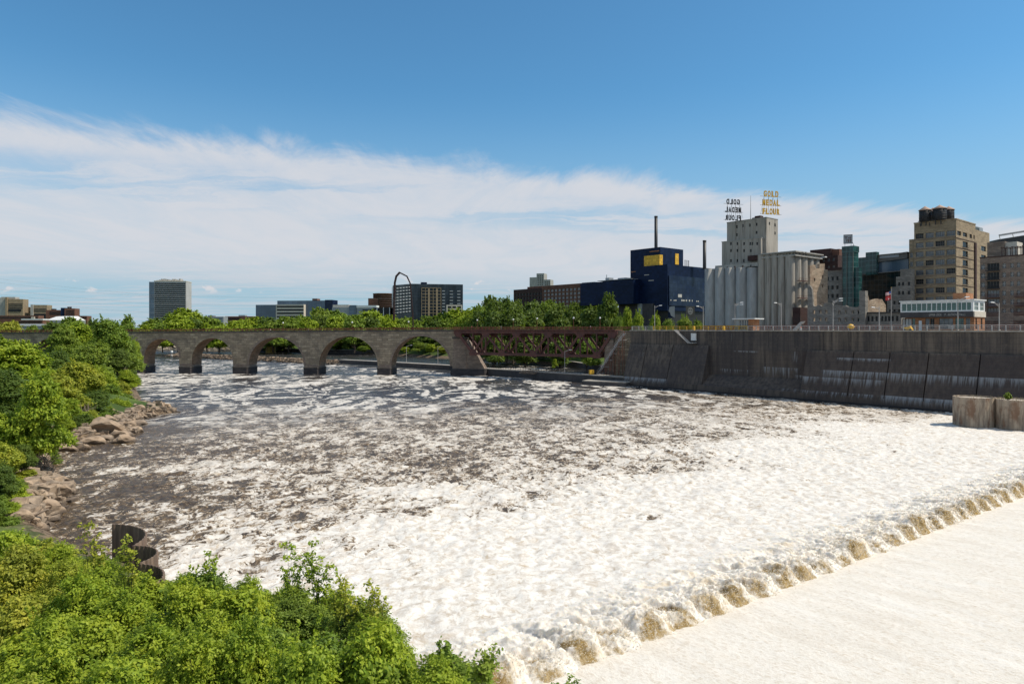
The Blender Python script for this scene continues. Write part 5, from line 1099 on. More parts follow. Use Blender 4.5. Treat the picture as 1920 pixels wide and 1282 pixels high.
b = Bld(1702, 298, 'dark glass atrium wall between the lift tower and the buff block', 'glass_atrium', 'building')
x0, x1 = b.X(1603), b.X(1702); zt_ = b.Z(483, -5)
b.box('glass_wall', x0, x1, 0, 10, z0, b.Z(560, -14), 'dark_glass'); b.box('glass_wall', x0, x1, .5, 10, b.Z(560, -14) + .01, b.Z(512, -14), 'dark_glass')
b.box('upper_glass', b.X(1645, .8), x1, .8, 10, b.Z(512, -14) + .01, b.Z(487, -8), M['steelblue']); b.box('upper_glass', x0, b.X(1645, .8) - .01, .8, 10, b.Z(512, -14) + .01, b.Z(480, -12), 'green_glass')
b.box('glass_bay', b.X(1627), b.X(1647), -2.2, .79, b.Z(515, -12), b.Z(472.5, -12), 'green_glass')
m = MB(); m.bar((b.X(1647), .4, b.Z(479, -12)), (x1, .4, b.Z(474)), 3, .5); m.bar((x0, -.4, b.Z(514, -14)), (x1, -.4, b.Z(507, 0)), .8, .4); m.bar((b.X(1640), 2, b.Z(486, -12)), (x1, 2, b.Z(478, 0)), 5, 2.8); m.build('roof_edge', [M['frame']], b.e)
b.box('skylight', b.X(1652, 1), b.X(1688, 1), -.7, -.0, b.Z(483.5, -8), b.Z(478.5, -8), 'grey_panel')
m = MB()
for p in (1600, 1613, 1627, 1640, 1655, 1670, 1686): x = b.X(p + 4); m.box(x, x + .25, -.12, -.004, z0, b.Z(560, -14))
m.build('mullion', [M['frame']], b.e)
b = Bld(1708, 287, 'grey stepped stone mill wall with slit windows left of the buff block', 'mill_wall', 'wall')
for (pa, pb, py) in ((1663, 1671, 563), (1671, 1680, 538), (1680, 1688, 519), (1688, 1708, 505)):
    xa, xb = b.X(pa), b.X(pb); b.shell(xa, xb - .01, 0, 4, z0, b.Z(py, xa), 'ruin', [(c, c + .9, b.Z(q + 4), b.Z(q - 3)) for q in (531, 548, 566, 582) if q > py + 10 for c in ([xa + .8] if xb - xa < 3.6 else [xa + .6, xa + 2.9])], (), .4, nx=1, nz=1, gl='pane_dark')
b = Bld(1690, 258, 'long low stone building with slit windows left of the glass office', 'low_building')
xl = b.X(1611); b.shell(xl, 0, 0, 6, z0, b.Z(587, -5), 'ruin', [(b.X(p), b.X(p) + .85, b.Z(602), b.Z(592), {'nx': 1, 'nz': 1, 'gl': 'pane_dark'}) for p in (1626, 1633.5, 1641.5, 1652, 1658.5, 1665, 1671.5, 1680)], (), .4); b.box('roof', xl - .2, .4, -.7, 6.3, b.Z(587, -5) + .003, b.Z(584.5, -5), 'black')

# --- glass-topped lock office
b = Bld(1824.5, 196, 'two-storey office with a green glass upper floor on the lock wall', 'lock_office', 'building')
xl = b.X(1688); yr = b.Y(1846.5); zf0, zf1, zg1 = b.Z(594), b.Z(583.5), b.Z(562.5)
lower = [(b.X(p, 1), b.X(q, 1), 22.2, zf0 - .3, {'nx': n_, 'nz': nn, 'gl': gl}) for p, q, n_, nn, gl in ((1692, 1709, 3, 1, 'frame_lt'), (1710, 1716, 1, 1, 'pane_green'), (1735, 1743, 1, 1, 'pane'), (1744, 1752, 2, 2, 'pane_dark'), (1761, 1787, 3, 2, 'pane'), (1791, 1807, 3, 2, 'pane_green'), (1811, 1819, 2, 2, 'pane'))]
b.shell(xl + 1, 0, 1, yr, 21.2, zf0, 'brick_orange', lower, [(b.Y(1829), b.Y(1832), 22, zf0 - .4, {'nx': 1, 'nz': 5, 'gl': 'pane_dark'}), (b.Y(1839), b.Y(1842), 22, zf0 - .4, {'nx': 1, 'nz': 5, 'gl': 'pane_dark'})], .25)
b.box('fascia', xl, .0, 0, yr + .1, zf0 + .003, zf1, 'conc_dark'); b.box('fascia', .003, .3, .3, yr, zf0 + .01, zf1, 'cream')
cs = [(b.X(1690.5 + k * 9.35), b.X(1690.5 + k * 9.35 + 8.6)) for k in range(14)]
b.shell(xl, 0, .1, yr, zf1 + .003, zg1, 'white', [(c0, c1, zf1 + .35, zg1 - .6, {'nx': 1, 'nz': 1, 'fr': 'white', 'gl': 'pane_green'}) for c0, c1 in cs], [(b.Y(p), b.Y(q), zf1 + .35, zg1 - .6, {'nx': 3, 'nz': 2, 'fr': 'white', 'gl': 'pane_green'}) for p, q in ((1827, 1834.5), (1837.5, 1844.5))], .2, name='upper_storey')
b.box('roof_edge', xl - .3, .35, -.2, yr + .4, zg1 + .003, zg1 + .3, 'white')
b.box('white_door', b.X(1723, 1), b.X(1728.5, 1), .9, .995, 21.3, b.Z(601, -10, 1), 'white')
xp = b.X(1823, 5); b.shell(b.X(1786, 2), b.X(1811, 2), 2.2, 8.5, zg1 + .31, b.Z(549.5, -4, 3), 'brick_orange', (), (), .2, 'penthouse')
cu = bpy.data.curves.new('fascia_lettering', 'FONT'); cu.body = 'UPPER LOCK   ST. ANTHONY FALLS'; cu.size = .95; cu.extrude = .04; cu.space_character = 1.25
t_ = bpy.data.objects.new('fascia_lettering', cu); COL.objects.link(t_); me = bpy.data.meshes.new_from_object(t_.evaluated_get(bpy.context.evaluated_depsgraph_get())); bpy.data.objects.remove(t_)
me.materials.clear(); me.materials.append(M['frame_lt']); q = bpy.data.objects.new('fascia_lettering', me); COL.objects.link(q); q.parent = b.e
wl_ = max(v.co.x for v in me.vertices); q.scale = ((b.X(1810) - b.X(1742)) / wl_, 1, 1); q.rotation_euler = (R(90), 0, 0); q.location = (b.X(1742), -.05, zf0 + .4)

# --- small flat-roofed control hut on the wall
b = Bld(1408, 232, 'small flat-roofed hut of glass and orange brick on the lock wall', 'control_hut', 'hut')
xl = b.X(1378.5); zb, zt_ = 21.3, b.Z(598.5)
b.shell(xl, b.X(1403), 0, 4, zb, zt_, 'grey_panel', [(b.X(p), b.X(p + 4), zb + .6, zt_ - .3, {'nx': 1, 'nz': 1, 'fr': 'frame_lt', 'gl': 'pane'}) for p in (1386, 1391, 1396, 1400 - .6)], (), .15); b.shell(b.X(1403) + .01, b.X(1412), 0, 4, zb, zt_, 'brick_orange', (), (), .2, 'brick_wall')
b.box('roof', xl - .6, b.X(1418), -1, 5, zt_ + .003, zt_ + .35, 'white')
# --- apartment complex and towers behind the trees
b = Bld(1090, 560, 'long brick and glass apartment block behind the trees left of the theatre', 'apartment_building')
b.shell(b.X(1017), 0, 0, 20, 18, b.Z(531), 'brick', grid(even(b.X(1018), -1, 10, 3.4), [(b.Z(540 + 7.6 * k + 4), b.Z(540 + 7.6 * k - 1)) for k in range(6)], {'nx': 1, 'nz': 1, 'gl': 'pane'}), (), .5)
b.shell(b.X(963), b.X(1017) - .01, 0, 20, 18, b.Z(538, -30), 'brick_dark', grid(even(b.X(965), b.X(1016), 9, 3.0), [(b.Z(546 + 7.6 * k + 4, -20), b.Z(546 + 7.6 * k - 1, -20)) for k in range(5)], {'nx': 1, 'nz': 1, 'gl': 'pane_dark'}), (), .5)
b.box('penthouse', b.X(984), b.X(1012), 3, 15, b.Z(538, -30) + .01, b.Z(532.5, -20), 'brick'); b.box('glass_corner', .01, 14, .5, 18, 18, b.Z(530), M['steelblue'])
for nm, (pa, pb, pt), lb in (('t', (993, 1006, 518), 'left stepped part'), ):
    b = Bld(1032, 900, 'grey concrete stepped apartment towers far behind the brick block', 'apartment_tower', ang=-20)
    b.shell(b.X(1020), 0, 0, 14, 18, b.Z(524), 'silo', grid(even(b.X(1021), -.5, 3, 1.6), [(b.Z(530 + 4 * k), b.Z(528 + 4 * k)) for k in range(4)], {'nx': 1, 'nz': 1, 'gl': 'pane_dark'}), (), .3)
    b.shell(b.X(1006), b.X(1020) - .01, 0, 14, 18, b.Z(512), 'silo', grid(even(b.X(1007), b.X(1019), 3, 1.6), [(b.Z(518 + 4 * k), b.Z(516 + 4 * k)) for k in range(5)], {'nx': 1, 'nz': 1, 'gl': 'pane_dark'}), (), .3)
    b.shell(b.X(993), b.X(1006) - .01, 0, 14, 18, b.Z(519), 'silo', (), (), .3)
# --- dark blue residential slab
b = Bld(771, 700, 'dark blue glass apartment slab with tan balcony bays behind the arch', 'apartment_building', ang=12)
xR = b.X(868); zt_ = b.Z(532); 
M['slab_glass'] = glassmat('slab_glass', (0.022, 0.032, 0.042), 0.2, (0.04, 0.055, 0.07), 0.15, (2.4, 3.0, 0.08), (0.012, 0.016, 0.02), 0.3)
b.box('glass_body', 0, xR, 0, 22, 17, zt_, M['slab_glass'])
b.box('roof_plant', b.X(790), b.X(801), 3, 10, zt_ + .01, zt_ + 2, 'navy')
m = MB()
rr_ = [b.Z(539.5 + k * 5.9) for k in range(9)]
bays = [b.X(p) for p in (790.5, 797.5, 804, 812, 819, 826.5)]
for x in bays: m.box(x - .25, x + .25, -1.3, -.004, 17, b.Z(539))
for z in rr_: m.box(bays[0] - .25, bays[-1] + .25, -1.35, -.004, z - .25, z + .25)
for x in (bays[2], bays[4]): m.box(x - .9, x + .9, -1.5, -1.36, 17, b.Z(541))
m.build('balcony_frame', [M['buff']], b.e)
for (pa, pb) in ((829, 834), (843, 849), (857, 863)):
    for k in range(8): b.box('balcony', b.X(pa), b.X(pb), -1.2, -.004, b.Z(545 + k * 5.9) - .5, b.Z(545 + k * 5.9) + .5, 'grey_panel')
lx = 0
xw = b.X(736)
m = MB(); m.hexa([(xw, -14, 17), (-.01, 0, 17), (-.01, 22, 17), (xw, 22, 17)], [(xw, -14, b.Z(537)), (-.01, 0, zt_), (-.01, 22, zt_), (xw, 22, b.Z(537))]); m.build('side_wing', [M['slab_glass']], b.e)
for k in range(9):
    m = MB(); za, zb2 = b.Z(541.5 + k * 5.7, xw, -14), b.Z(537.5 + k * 5.7, -4, -3)
    for i in range(6):
        f0 = i / 6 + .02; f1 = f0 + .11; m.hexa([(xw * (1 - f0), -14 * (1 - f0) - .9, za + (zb2 - za) * f0 - .5), (xw * (1 - f1), -14 * (1 - f1) - .9, za + (zb2 - za) * f1 - .5), (xw * (1 - f1), -14 * (1 - f1) - .1, za + (zb2 - za) * f1 - .5), (xw * (1 - f0), -14 * (1 - f0) - .1, za + (zb2 - za) * f0 - .5)], [(xw * (1 - f0), -14 * (1 - f0) - .9, za + (zb2 - za) * f0 + .6), (xw * (1 - f1), -14 * (1 - f1) - .9, za + (zb2 - za) * f1 + .6), (xw * (1 - f1), -14 * (1 - f1) - .1, za + (zb2 - za) * f1 + .6), (xw * (1 - f0), -14 * (1 - f0) - .1, za + (zb2 - za) * f0 + .6)])
    m.build('balcony_row', [M['grey_panel']], b.e)
c = Bld(838, 632, 'small white low-rise with dark openings in front of the dark slab', 'low_building', ang=5)
c.shell(c.X(837), c.X(867), 0, 8, 17, c.Z(571.5), 'cream', grid([(c.X(p), c.X(p + 7)) for p in (839.5, 848, 857.5)], [(c.Z(578), c.Z(574)), (c.Z(586), c.Z(581))], {'nx': 1, 'nz': 1, 'gl': 'pane_dark'}), (), .5)
# --- brown round-cornered tower, office group
b = Bld(716, 900, 'round brown brick tower behind the low offices', 'office_building', ang=0)
m = MB(); r_ = b.X(731) - b.X(711); m.lathe([(r_, 17), (r_, b.Z(551)), (r_ + .4, b.Z(551)), (r_ + .4, b.Z(549.5)), (0, b.Z(549.5))], b.X(716), r_, 28); m.build('round_wing', [M['brick']], b.e)
m = MB()
for k in range(9): m.lathe([(r_ + .05, b.Z(556 + k * 4.4)), (r_ + .25, b.Z(556 + k * 4.4)), (r_ + .25, b.Z(554.4 + k * 4.4)), (r_ + .05, b.Z(554.4 + k * 4.4))], b.X(716), r_, 28)
m.build('window_band', [M['brick_dark']], b.e); b.box('square_wing', b.X(690), b.X(712), 1, 18, 17, b.Z(559), 'brick')
def bands(b, x0, x1, y, zs, h_, mt='pane_dark'):
    for z in zs: b.box('window_band', x0, x1, y - .25, y - .004, z, z + h_, mt)
b = Bld(622, 820, 'wide blue glass office with pink stone bands above the trees', 'office_building', ang=-6)
b.box('glass_wing', b.X(481), b.X(520), -2, 20, 17, b.Z(571.5, -80), M['steelblue']); b.box('banded_wing', b.X(520) + .01, b.X(572), -4, 20, 17, b.Z(571, -60), 'cream')
bands(b, b.X(522), b.X(572), -4, [b.Z(576.5 + k * 6.2, -60) for k in range(4)], 1.9)
b.box('upper_wing', b.X(518.5), b.X(608), 2, 24, 17, b.Z(563.5, -50), M['steelblue']); b.box('dark_end', b.X(608) + .01, b.X(622), 2, 20, 17, b.Z(562), 'navy_glass'); b.box('roof_plant', b.X(583), b.X(592), 4, 14, b.Z(563.5, -50) + .01, b.Z(559.5, -30), 'brick')
c = Bld(700, 800, 'low grey and glass office between the wide office and the round tower', 'office_building', ang=-3)
c.box('glass_wing', c.X(622.5), c.X(668), 0, 14, 17, c.Z(576, -40), 'grey_panel'); c.box('brick_top', c.X(623), c.X(653), 2, 14, c.Z(576, -40) + .01, c.Z(571), 'cream'); c.box('glass_block', c.X(655), c.X(668), -1, 12, 17, c.Z(572), M['steelblue']); c.box('white_top', c.X(668.5), c.X(706), -.5, 12, c.Z(577), c.Z(572.5), 'white'); c.box('lower_wall', c.X(668.5), c.X(698), 0, 12, 17, c.Z(577) - .01, 'grey_panel'); bands(c, c.X(680), c.X(699), 0, [c.Z(582.5)], 1.5)
c = Bld(716, 700, 'low dark-windowed block with white piers beside the dark slab', 'low_building', ang=-3)
c.box('wall', c.X(699), c.X(731), 0, 10, 17, c.Z(576.5), 'pane_dark'); [c.box('white_pier', c.X(p), c.X(p + 1.4), -.5, -.004, 17, c.Z(576), 'white') for p in (706.5, 718.5, 730)]
c = Bld(480, 820, 'low red brick building between the tower and the wide office', 'low_building', ang=0)
c.box('wall', c.X(422), c.X(481), 0, 12, 17, c.Z(593), 'brick'); c.box('roof_plant', c.X(446), c.X(458), 2, 9, c.Z(593) + .01, c.Z(590.5), 'grey_panel'); bands(c, c.X(424), c.X(452), 0, [c.Z(598.5)], 1.6)
c = Bld(420, 780, 'low grey office building right of the tall slab tower', 'low_building', ang=0)
c.box('wall', c.X(383), c.X(419), 0, 12, 17, c.Z(593.5), 'grey_panel'); bands(c, c.X(385), c.X(417), 0, [c.Z(597.8), c.Z(603)], 1.2, M['steelblue']); c.box('roof_plant', c.X(388), c.X(398), 2, 9, c.Z(593.5) + .01, c.Z(591.4), 'roof')
# --- tall slab tower
b = Bld(289, 980, 'tall pale slab tower with rows of windows rising over the left trees', 'apartment_tower', ang=8)
xR = b.X(349); zt_ = b.Z(527.5)
b.box('body', 0, xR, 0, 24, 17, zt_, mat('tower_concrete', (.42, .41, .40), (.36, .35, .34), .05)); b.box('end_wall', b.X(280), -.01, -1, 23, 17, b.Z(528.5), M['steelblue'])
for k in range(19): b.box('window_band', .8, xR - .8, -.3, -.004, b.Z(532.5 + k * 3.8), b.Z(530.4 + k * 3.8), 'pane_dark')
b.box('cornice', -.3, xR + .3, -.4, 24, zt_ + .01, zt_ + 1.0, 'cream')
m = MB(); rg = random.Random(8)
for k in range(11): x = b.X(292 + k * 4.2); m.box(x, x + rg.uniform(1.5, 3.4), 3, 15, zt_ + 1.01, b.Z(rg.uniform(521.5, 525)))
m.box(b.X(296), b.X(334), 5, 14, zt_ + 1.01, b.Z(524.5)); m.build('roof_plant', [M['silo']], b.e)
# --- university blocks at the far left
def uni(px0, px1, D, ptop, mt, label, ba, bandsy, ang=10, extra=None):
    c = Bld(px0, D, label, 'campus_building', ang=ang); x1 = c.X(px1); c.box('wall', 0, x1, 0, 18, 17, c.Z(ptop), mt); bands(c, ba * x1, x1 * .97, 0, [c.Z(q) for q in bandsy], 1.5); return c
c = uni(15, 43, 1150, 560.5, 'buff', 'tan concrete campus block with an overhanging top at the left edge', .05, (571, 574.6, 578.2)); c.box('top', c.X(1), c.X(27), 2, 16, c.Z(560.5) + .01 - 8, c.Z(556.5), 'silo'); c.box('stair_tower', c.X(11), c.X(14.5), -2, 6, 17, c.Z(557), 'buff'); c.box('recess', c.X(16), c.X(40), -.6, -.3, c.Z(584), c.Z(579.5), 'pane_dark'); c.box('wing', c.X(-30), c.X(10), 1, 18, 17, c.Z(558), 'silo')
c = uni(43.5, 57, 1170, 575.5, 'buff', 'low tan link block between the two larger tan campus blocks', .03, (578.5, 582, 585.5))
c = uni(57.5, 88, 1160, 571.5, 'buff', 'wide tan campus block in the middle of the left skyline', .2, (580.5, 584.2), 10); c.box('lower_wall', .2 * 28, c.X(86), -.5, -.26, 17, c.Z(588), 'pane_dark'); c.box('stair_tower', c.X(58), c.X(63), -1.5, 5, 17, c.Z(571), 'silo')
c = uni(86, 121, 1100, 581, 'brick', 'long red brick campus building on the left skyline', .2, (586, 589.5)); c.box('roof_plant', c.X(95), c.X(101), 2, 9, c.Z(581) + .01, c.Z(578.6), 'black')
c = uni(121, 140, 1090, 578, 'brick', 'taller red brick campus building with two black vents on the roof', .15, (584, 588, 592)); [c.box('roof_vent', c.X(p), c.X(p + 2), 3, 7, c.Z(578) + .01, c.Z(574.8), 'black') for p in (124.5, 128.8)]; c.box('side_wing', -6, -.01, 1, 12, 17, c.Z(577), 'navy')
c = uni(141, 163, 1150, 592, 'brick', 'small distant red brick block above the left tree line', .2, (596,))
c = Bld(86, 900, 'low white domed stadium roof on the left skyline', 'stadium', 'stadium', ang=4); x1 = c.X(137); c.box('wall', 0, x1, 0, 30, 14, c.Z(600), 'grey_panel')
c_m = MB(); c_m.hexa([(0, 0, c.Z(600) + .01), (x1, 0, c.Z(600) + .01), (x1, 30, c.Z(600) + .01), (0, 30, c.Z(600) + .01)], [(x1 * .3, 6, c.Z(593)), (x1 * .85, 6, c.Z(593)), (x1 * .8, 24, c.Z(592)), (x1 * .3, 24, c.Z(592))]); c_m.build('roof', [M['white']], c.e)
c = Bld(20, 850, 'row of low red brick buildings with white roof edges at the left', 'low_building', ang=3); x1 = c.X(80); c.box('wall', c.X(-10), x1, 0, 14, 10, c.Z(600), 'brick'); c.box('roof_edge', c.X(40), x1 + .5, -.5, 14, c.Z(600) + .01, c.Z(597.6), 'white'); bands(c, c.X(22), x1 - 2, 0, [c.Z(605)], 1.3)
c = Bld(-8, 950, 'long brown campus building behind the low brick row', 'campus_building', ang=3); c.box('wall', 0, c.X(72), 0, 12, 10, c.Z(591.5), 'brick'); bands(c, 3, c.X(70), 0, [c.Z(596)], 1.4); c.box('pale_wing', c.X(60), c.X(66), -2, -.01, 10, c.Z(594), 'cream')
c = Bld(25, 620, 'pale grey warehouse with a white roof behind the left end of the bridge', 'warehouse', ang=4); x1 = c.X(82); c.box('wall', 0, x1, 0, 20, 5, c.Z(611), 'grey_panel'); c.box('roof', -1, x1 + 1, -1, 21, c.Z(611) + .01, c.Z(607), 'white'); [c.box('doorway', c.X(p), c.X(p + 6), -.2, -.004, 8, c.Z(620), 'pane_dark') for p in (32, 52)]
# --- kinked steel arch
def ap(px, py, D=470): return Vector(((px - CX) / F * D, D, zat(py, D)))
o = empty('steel_arch', ap(757, 616), 0, 'tall dark kinked steel arch standing in front of the dark slab', 'arch')
rt_ = ap(757, 616)
L_ = [ap(738.5, 600), ap(739, 560), ap(740.3, 530), ap(743, 518), ap(749.3, 511)]; R_ = [ap(749.3, 511), ap(763, 518), ap(769, 531), ap(771, 552), ap(773.5, 585), ap(774.8, 612)]
for nm, pts, w0 in (('left_leg', L_, 1.25), ('right_leg', R_, .85)):
    m = MB()
    for i, (p, q) in enumerate(zip(pts[:-1], pts[1:])): m.bar(p - rt_, q - rt_ + (q - p).normalized() * .3, w0 if i else w0 * 1.05, w0, (0, 1, 0))
    m.build('leg', [M['rust'] if 0 else M['brick_dark']], o)
# --- power lines
for k, (pts, lb) in enumerate((([(-40, 519), (0, 523), (140, 540), (280, 553), (480, 558), (760, 560)], 'highest'), ([(-40, 525), (0, 530), (140, 546), (280, 556), (300, 557)], 'second'), ([(-40, 538), (0, 543), (140, 558), (280, 569), (480, 573)], 'third'), ([(-40, 547), (0, 552), (140, 567), (280, 575)], 'fourth'), ([(130, 574), (200, 581), (280, 586), (300, 587)], 'lowest'))):
    m = MB(); D = 560
    for p, q in zip(pts[:-1], pts[1:]): m.tube(P(p[0], p[1], D), P(q[0], q[1], D), .055, .055, 4)
    tag(m.build('power_line', [M['rail_grey']]), lb + ' of the thin overhead wires crossing the sky at the left', 'wire', 'overhead wires')
# ------------------------------------------------------------------ lamps, flags, people
def lamp_mesh():
    pole = MB(); pole.tube((0, 0, 0), (0, 0, 1), .10, .07, 8); base = MB().lathe([(.28, 0), (.28, .35), (.14, .4), (0, .4)], n=10)
    return pole, base
def wall_lamp(px, ptop, v, label, arms=((1, .5),), pbase=None):
    t_ = tu(px, v); x, y = wallpt(t_, v); zb = 21.35; h = zat(ptop, y) - zb
    o = empty('street_lamp', (x, y, zb), 0, label, 'street lamp', 'lamp posts along the lock wall')
    MB().tube((0, 0, 0), (0, 0, h), .13, .09, 8).build('pole', [M['rail_grey']], o); MB().lathe([(.3, 0), (.3, .45), (.15, .5), (0, .5)], n=10).build('base', [M['conc']], o)
    for dx, dz in arms:
        m = MB(); m.tube((0, 0, h - .55), (dx * 1.9, -.4, h - .55 + dz), .07, .05, 6); m.tube((0, 0, h - 1.15), (dx * 1.2, -.25, h - .55 + dz * .55), .05, .05, 6); m.build('arm', [M['rail_grey']], o)
        m = MB(); m.hexa([(dx * 1.6, -.65, h - .7 + dz), (dx * 2.7, -.85, h - .6 + dz), (dx * 2.7, -.25, h - .6 + dz), (dx * 1.6, -.15, h - .7 + dz)], [(dx * 1.7, -.55, h - .45 + dz), (dx * 2.6, -.75, h - .42 + dz), (dx * 2.6, -.35, h - .42 + dz), (dx * 1.7, -.25, h - .45 + dz)]); m.build('lamp_head', [M['white']], o)
    return o
wall_lamp(1227.5, 573, 6.2, 'lamp post at the left end of the yellow rail, arm to the right', ((1, .6),))
wall_lamp(1318.5, 574, 6.2, 'lamp post left of the concrete silos, arm to the left', ((-1, .5),))
wall_lamp(1378, 569, 6.2, 'lamp post at the left end of the small flat-roofed hut', ((1, .9), (1, .2)))
wall_lamp(1465, 568, 12, 'lamp post in front of the tall silos, arm to the left', ((-1, .6),))
wall_lamp(1562, 563, 6.2, 'lamp post before the grey roofless ruin', ((1, 1.1), (1, .4)))
wall_lamp(1648.5, 574, 12, 'lamp post before the sunlit broken wall, left of the flags', ((-1, .2),))
wall_lamp(1796, 560, 6.2, 'lamp post before the glass-topped office', ((1, 1.0), (1, .3)))
wall_lamp(1873.5, 568, 10, 'lamp post before the brown stone apartments, arm to the left', ((-1, .7),))
def bridge_z(px, onx): return 0
def globe_lamp(px, where, ptop, label, k=0):
    if where == 'arch': lx = bx_(px); wx, wy = BO[0] + lx * math.cos(BA) - 4 * math.sin(BA), BO[1] + lx * math.sin(BA) + 4 * math.cos(BA); zb = btop(lx)
    else: lx = tx(px); wx, wy = TA.x + lx * math.cos(TANG) - 4 * math.sin(TANG), TA.y + lx * math.sin(TANG) + 4 * math.cos(TANG); zb = ZT + 1.5
    h = zat(ptop, wy) - zb; o = empty('bridge_lamp', (wx, wy, zb), 0, label, 'street lamp', 'globe lamps on the bridge')
    MB().tube((0, 0, 0), (0, 0, h), .09, .06, 6).build('pole', [M['rust_rail']], o); MB().lathe([(0, h), (.3, h + .12), (.42, h + .42), (.3, h + .75), (0, h + .85)], n=10).build('globe', [M['white']], o)
for px, wh, pt, lb in ((524, 'arch', 607, 'over the fourth arch from the right'), (655, 'arch', 606, 'over the second arch from the right'), (762, 'arch', 605, 'over the last arch before the truss'), (886, 'truss', 602, 'near the left end of the truss'), (954, 'truss', 601, 'on the left half of the truss'), (999, 'truss', 599, 'at the middle of the truss'), (1068, 'truss', 598, 'on the right half of the truss'), (1118, 'truss', 598, 'near the right end of the truss')):
    globe_lamp(px, wh, pt, 'small white globe lamp on the bridge deck ' + lb)
for px, D, lb in ((762, 385, 'left'), (821, 362, 'right')):
    o = empty('street_lamp', (*W2(px, D), 3.3), 0, f'tall lamp on the low guide wall seen through the right-hand arch, {lb} one', 'street lamp', 'lamps on the guide wall')
    MB().tube((0, 0, 0), (0, 0, 9), .14, .09, 6).build('pole', [M['rail_grey']], o); MB().tube((0, 0, 8.9), (2.4, 0, 9.6), .10, .06, 6).build('arm', [M['rail_grey']], o); MB().box(2.1, 3.2, -.2, .2, 9.5, 9.75).build('lamp_head', [M['white']], o)
o = empty('street_lamp', (*W2(1059, 290), 3.3), 0, 'tall lamp on the low guide wall in front of the truss', 'street lamp', 'lamps on the guide wall')
MB().tube((0, 0, 0), (0, 0, 9.4), .15, .09, 6).build('pole', [M['rail_grey']], o); MB().tube((0, 0, 9.2), (2.0, 0, 9.9), .09, .06, 6).build('arm', [M['rail_grey']], o); MB().box(1.8, 3.0, -.2, .2, 9.8, 10.05).build('lamp_head', [M['white']], o)
# flags
fx, fy = wallpt(tu(1671, 20), 20); fp = empty('flag_pole', (fx, fy, 21.2), 0, 'tall thin flag pole in front of the grey stepped mill wall', 'flag pole'); hf = zat(540, fy) - 21.2
MB().tube((0, 0, 0), (0, 0, hf), .11, .06, 8).build('pole', [M['rail_grey']], fp); MB().lathe([(.3, 0), (.3, .3), (0, .3)], n=10).build('base', [M['conc']], fp); MB().lathe([(0, hf), (.14, hf + .14), (0, hf + .28)], n=8).build('finial', [M['gold']], fp)
def flag(name, z1, z2, label, stripes):
    n = 14; m = MB(); L = 1.75; rows_ = 7 if stripes else 1
    def pt(i, j): u = i / n; return (-.08 - u * L * .92, .16 * math.sin(u * 7) * u ** .5, z1 + (z2 - z1) * j / rows_ - .42 * u + .05 * math.sin(u * 9))
    for j in range(rows_):
        for i in range(n):
            mi = (j % 2) if stripes else 0
            if stripes and j < 4 and i < 6: mi = 2
            m.add([pt(i, j), pt(i + 1, j), pt(i + 1, j + 1), pt(i, j + 1)], [(0, 1, 2, 3)], mi, True)
    if not stripes: m.add([(-.8, -.25, z1 - .9), (-1.1, -.25, z1 - .9), (-1.1, -.25, z1 - 1.2), (-.8, -.25, z1 - 1.2)], [(0, 1, 2, 3)], 1)
    o = m.build(name, [M['red'], M['white'], M['blue']], None, (fx, fy, 21.2)); return tag(o, label, 'flag')
flag('flag', hf - 1.0, hf - 2.1, 'striped red and white flag with a blue canton at the pole top', True); flag('flag', hf - 2.3, hf - 3.5, 'plain red flag with a small white mark, below the striped flag', False)
# people (tiny at this distance)
def person(loc, rz, shirt, trousers, label):
    o = empty('person', loc, rz, label, 'person')
    verts = [(0, 0, .95), (0, 0, 1.2), (0, 0, 1.42), (0, 0, 1.55), (0, -.02, 1.68), (.2, 0, 1.40), (.27, .03, 1.12), (.25, -.10, .88), (-.2, 0, 1.40), (-.27, -.03, 1.12), (-.25, .08, .88), (.11, 0, .9), (.13, -.10, .5), (.13, .05, .08), (.13, -.10, .04), (-.11, 0, .9), (-.13, .10, .5), (-.13, .26, .10), (-.13, .14, .05)]
    edges = [(0, 1), (1, 2), (2, 3), (3, 4), (2, 5), (5, 6), (6, 7), (2, 8), (8, 9), (9, 10), (0, 11), (11, 12), (12, 13), (13, 14), (0, 15), (15, 16), (16, 17), (17, 18)]
    rad = [.14, .13, .16, .06, .105, .06, .045, .035, .06, .045, .035, .10, .07, .045, .04, .10, .07, .045, .04]
    def grow(sel_r, name, mt, sub=1):
        me = bpy.data.meshes.new(name); keepi = [i for i, r in enumerate(sel_r) if r]; mp = {k: j for j, k in enumerate(keepi)}
        me.from_pydata([verts[i] for i in keepi], [(mp[a], mp[b_]) for a, b_ in edges if a in mp and b_ in mp], []); q = bpy.data.objects.new(name, me); COL.objects.link(q)
        md = q.modifiers.new('s', 'SKIN'); q.modifiers.new('u', 'SUBSURF').levels = sub
        if not me.skin_vertices: me.attributes
        sk = me.skin_vertices[0].data
        for i, k in enumerate(keepi): sk[i].radius = (sel_r[k], sel_r[k])
        sk[0].use_root = True
        bpy.context.view_layer.update(); m2 = bpy.data.meshes.new_from_object(q.evaluated_get(bpy.context.evaluated_depsgraph_get())); bpy.data.objects.remove(q)
        m2.materials.clear(); m2.materials.append(mt); m2.name = name; q = bpy.data.objects.new(name, m2); COL.objects.link(q); q.parent = o
    try:
        grow(rad, 'body', M['skin']); grow([.17, .16, .19, 0, 0, .085, .065, 0, .085, .065, 0] + [0] * 8, 'shirt', shirt); grow([.165] + [0] * 10 + [.125, .09, .065, 0, .125, .09, .065, 0], 'trousers', trousers)
    except Exception as e:
        MB().lathe([(.0, .9), (.16, .95), (.2, 1.4), (.07, 1.5), (.11, 1.65), (0, 1.8)], n=10).build('body', [M['skin']], o)
    return o
